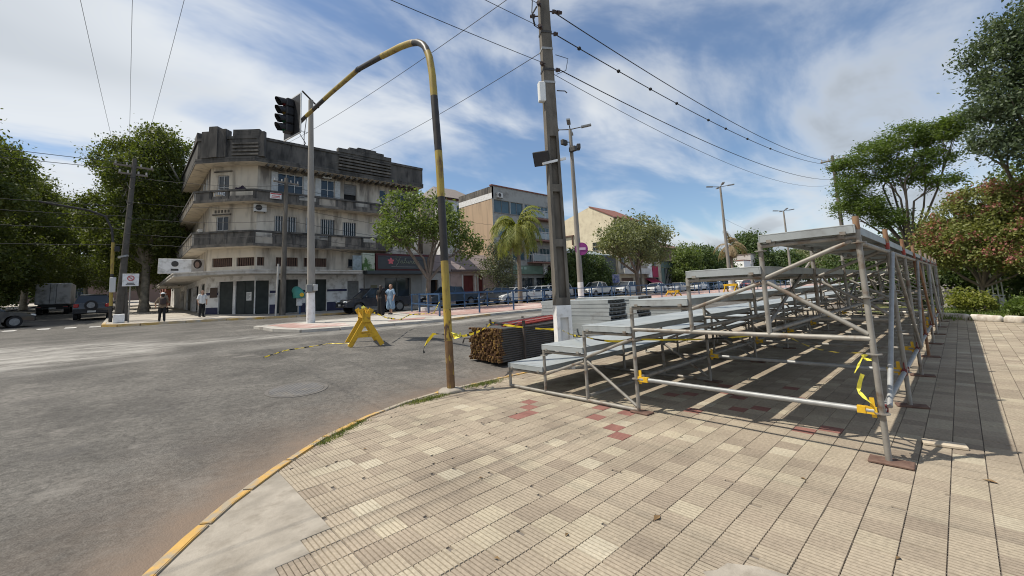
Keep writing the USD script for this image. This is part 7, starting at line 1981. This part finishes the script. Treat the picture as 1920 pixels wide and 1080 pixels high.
shr = [(24.4, -0.25, 0.9, "small yellow green shrub in the shade under the flowering bush"), (23.6, -1.5, 0.7, "low bright fern like shrub on the lawn edge"), (23.9, -2.2, 0.75, "second low fern like shrub beside the white edging"), (24.5, -2.9, 0.85, "broad low shrub at the right edge of the lawn"), (28.5, 1.6, 2.2, "dark shrub behind the end of the bleachers"), (30.0, -1.2, 3.0, "tall dark hedge shrub behind the white fence panel"), (29.0, -3.0, 3.2, "dense dark hedge shrub at the right behind the bush"), (33, 3.2, 3.4, "dark hedge shrub behind the feathery tree trunk"), (36, 0.5, 4.2, "big dark shrub deep behind the flowering bush"), (38, 4.2, 4.0, "wide dark shrub far behind the bleacher uprights"), (31, -5.5, 4.0, "dark shrub mass beyond the right edge bush"), (44, 1.5, 5.0, "distant dark tree mass behind the bush and bleachers")]
for k, (x, y, h, lab) in enumerate(shr):
    b = [((x + rg_.normal(0, 0.2 * h), y + rg_.normal(0, 0.25 * h), h * rg_.uniform(0.35, 0.85)), (h * 0.42, h * 0.45, h * 0.32)) for _ in range(5)]
    tree("shrub", lab, (x, y, 0.04), h * 0.25, b, LFD if h > 1 else (LFPALM if k == 0 else LFF), 80 + k, 0.05 * h ** 0.5, 26, 0.10 + 0.035 * h, 0.11 * h ** 0.6 + 0.04, 2.6 / h ** 0.8, cat="shrub")
# big plane trees of the side street
def plane(label, x, y, h, w, seed, low=0.3):
    rg = np.random.default_rng(seed)
    b = []
    z0 = float(G(x, y))
    for k in range(11):
        a = k * 2.4; q = (k + 0.5) / 11
        hh = h * (low + (0.92 - low) * q)
        r = w * 0.62 * math.sqrt(max(0.12, 1 - ((q - 0.45) / 0.62) ** 2))
        b.append(((x + math.cos(a) * r, y + math.sin(a) * r, z0 + hh), (w * 0.42, w * 0.42, h * 0.115)))
    b.append(((x, y, z0 + h * 0.93), (w * 0.4, w * 0.4, h * 0.1)))
    tree("plane_tree", label, at(x, y, 0.1), h * 0.32, b, LFP, seed, 0.34, 46, 0.26, 0.44, 0.66, bark=BARKP)


plane("big plane tree between the dark corner pole and the corner building", 1.1, 49.5, 16.6, 4.7, 91, 0.26)
plane("plane tree further up the right side of the side street", 1.6, 62, 16, 5.2, 92, 0.26)
plane("plane tree far up the right side of the side street", 1.6, 78, 15, 5.5, 93, 0.25)
plane("tallest plane tree at the left edge over the side street", -10.8, 44.5, 14.6, 6.0, 94, 0.24)
plane("second plane tree along the left side of the side street", -10.4, 55, 14.4, 5.8, 95, 0.24)
plane("third plane tree along the left side of the side street", -10.2, 66, 14.5, 6.0, 96, 0.24)
plane("fourth plane tree along the left side, above the truck", -9.4, 79, 14.5, 6.4, 97, 0.22)
plane("plane tree closing the far end of the side street", -5.5, 112, 17, 8.5, 98, 0.2)
plane("plane tree left of the far end of the side street", -17, 100, 18, 8.5, 99, 0.2)

for k, (x, y, h) in enumerate(((-12.6, 52, 3.4), (-12.8, 60, 3.6), (-12.4, 70, 3.4), (-12.0, 84, 3.8), (-9.0, 100, 4.2))):
    b = [((x + rg_.normal(0, 0.5), y + (q - 2) * 1.9, float(G(x, y)) + h * rg_.uniform(0.3, 0.8)), (1.5, 1.7, h * 0.34)) for q in range(5)]
    tree("hedge", ["dark hedge left of the box truck in the side street", "second dark hedge along the left of the side street", "third dark hedge along the left of the side street", "fourth dark hedge along the left of the side street", "dark hedge closing the end of the side street"][k], at(x, y, 0.1), 0.8, b, LFD, 120 + k, 0.1, 26, 0.34, 0.42, 0.8, cat="hedge")
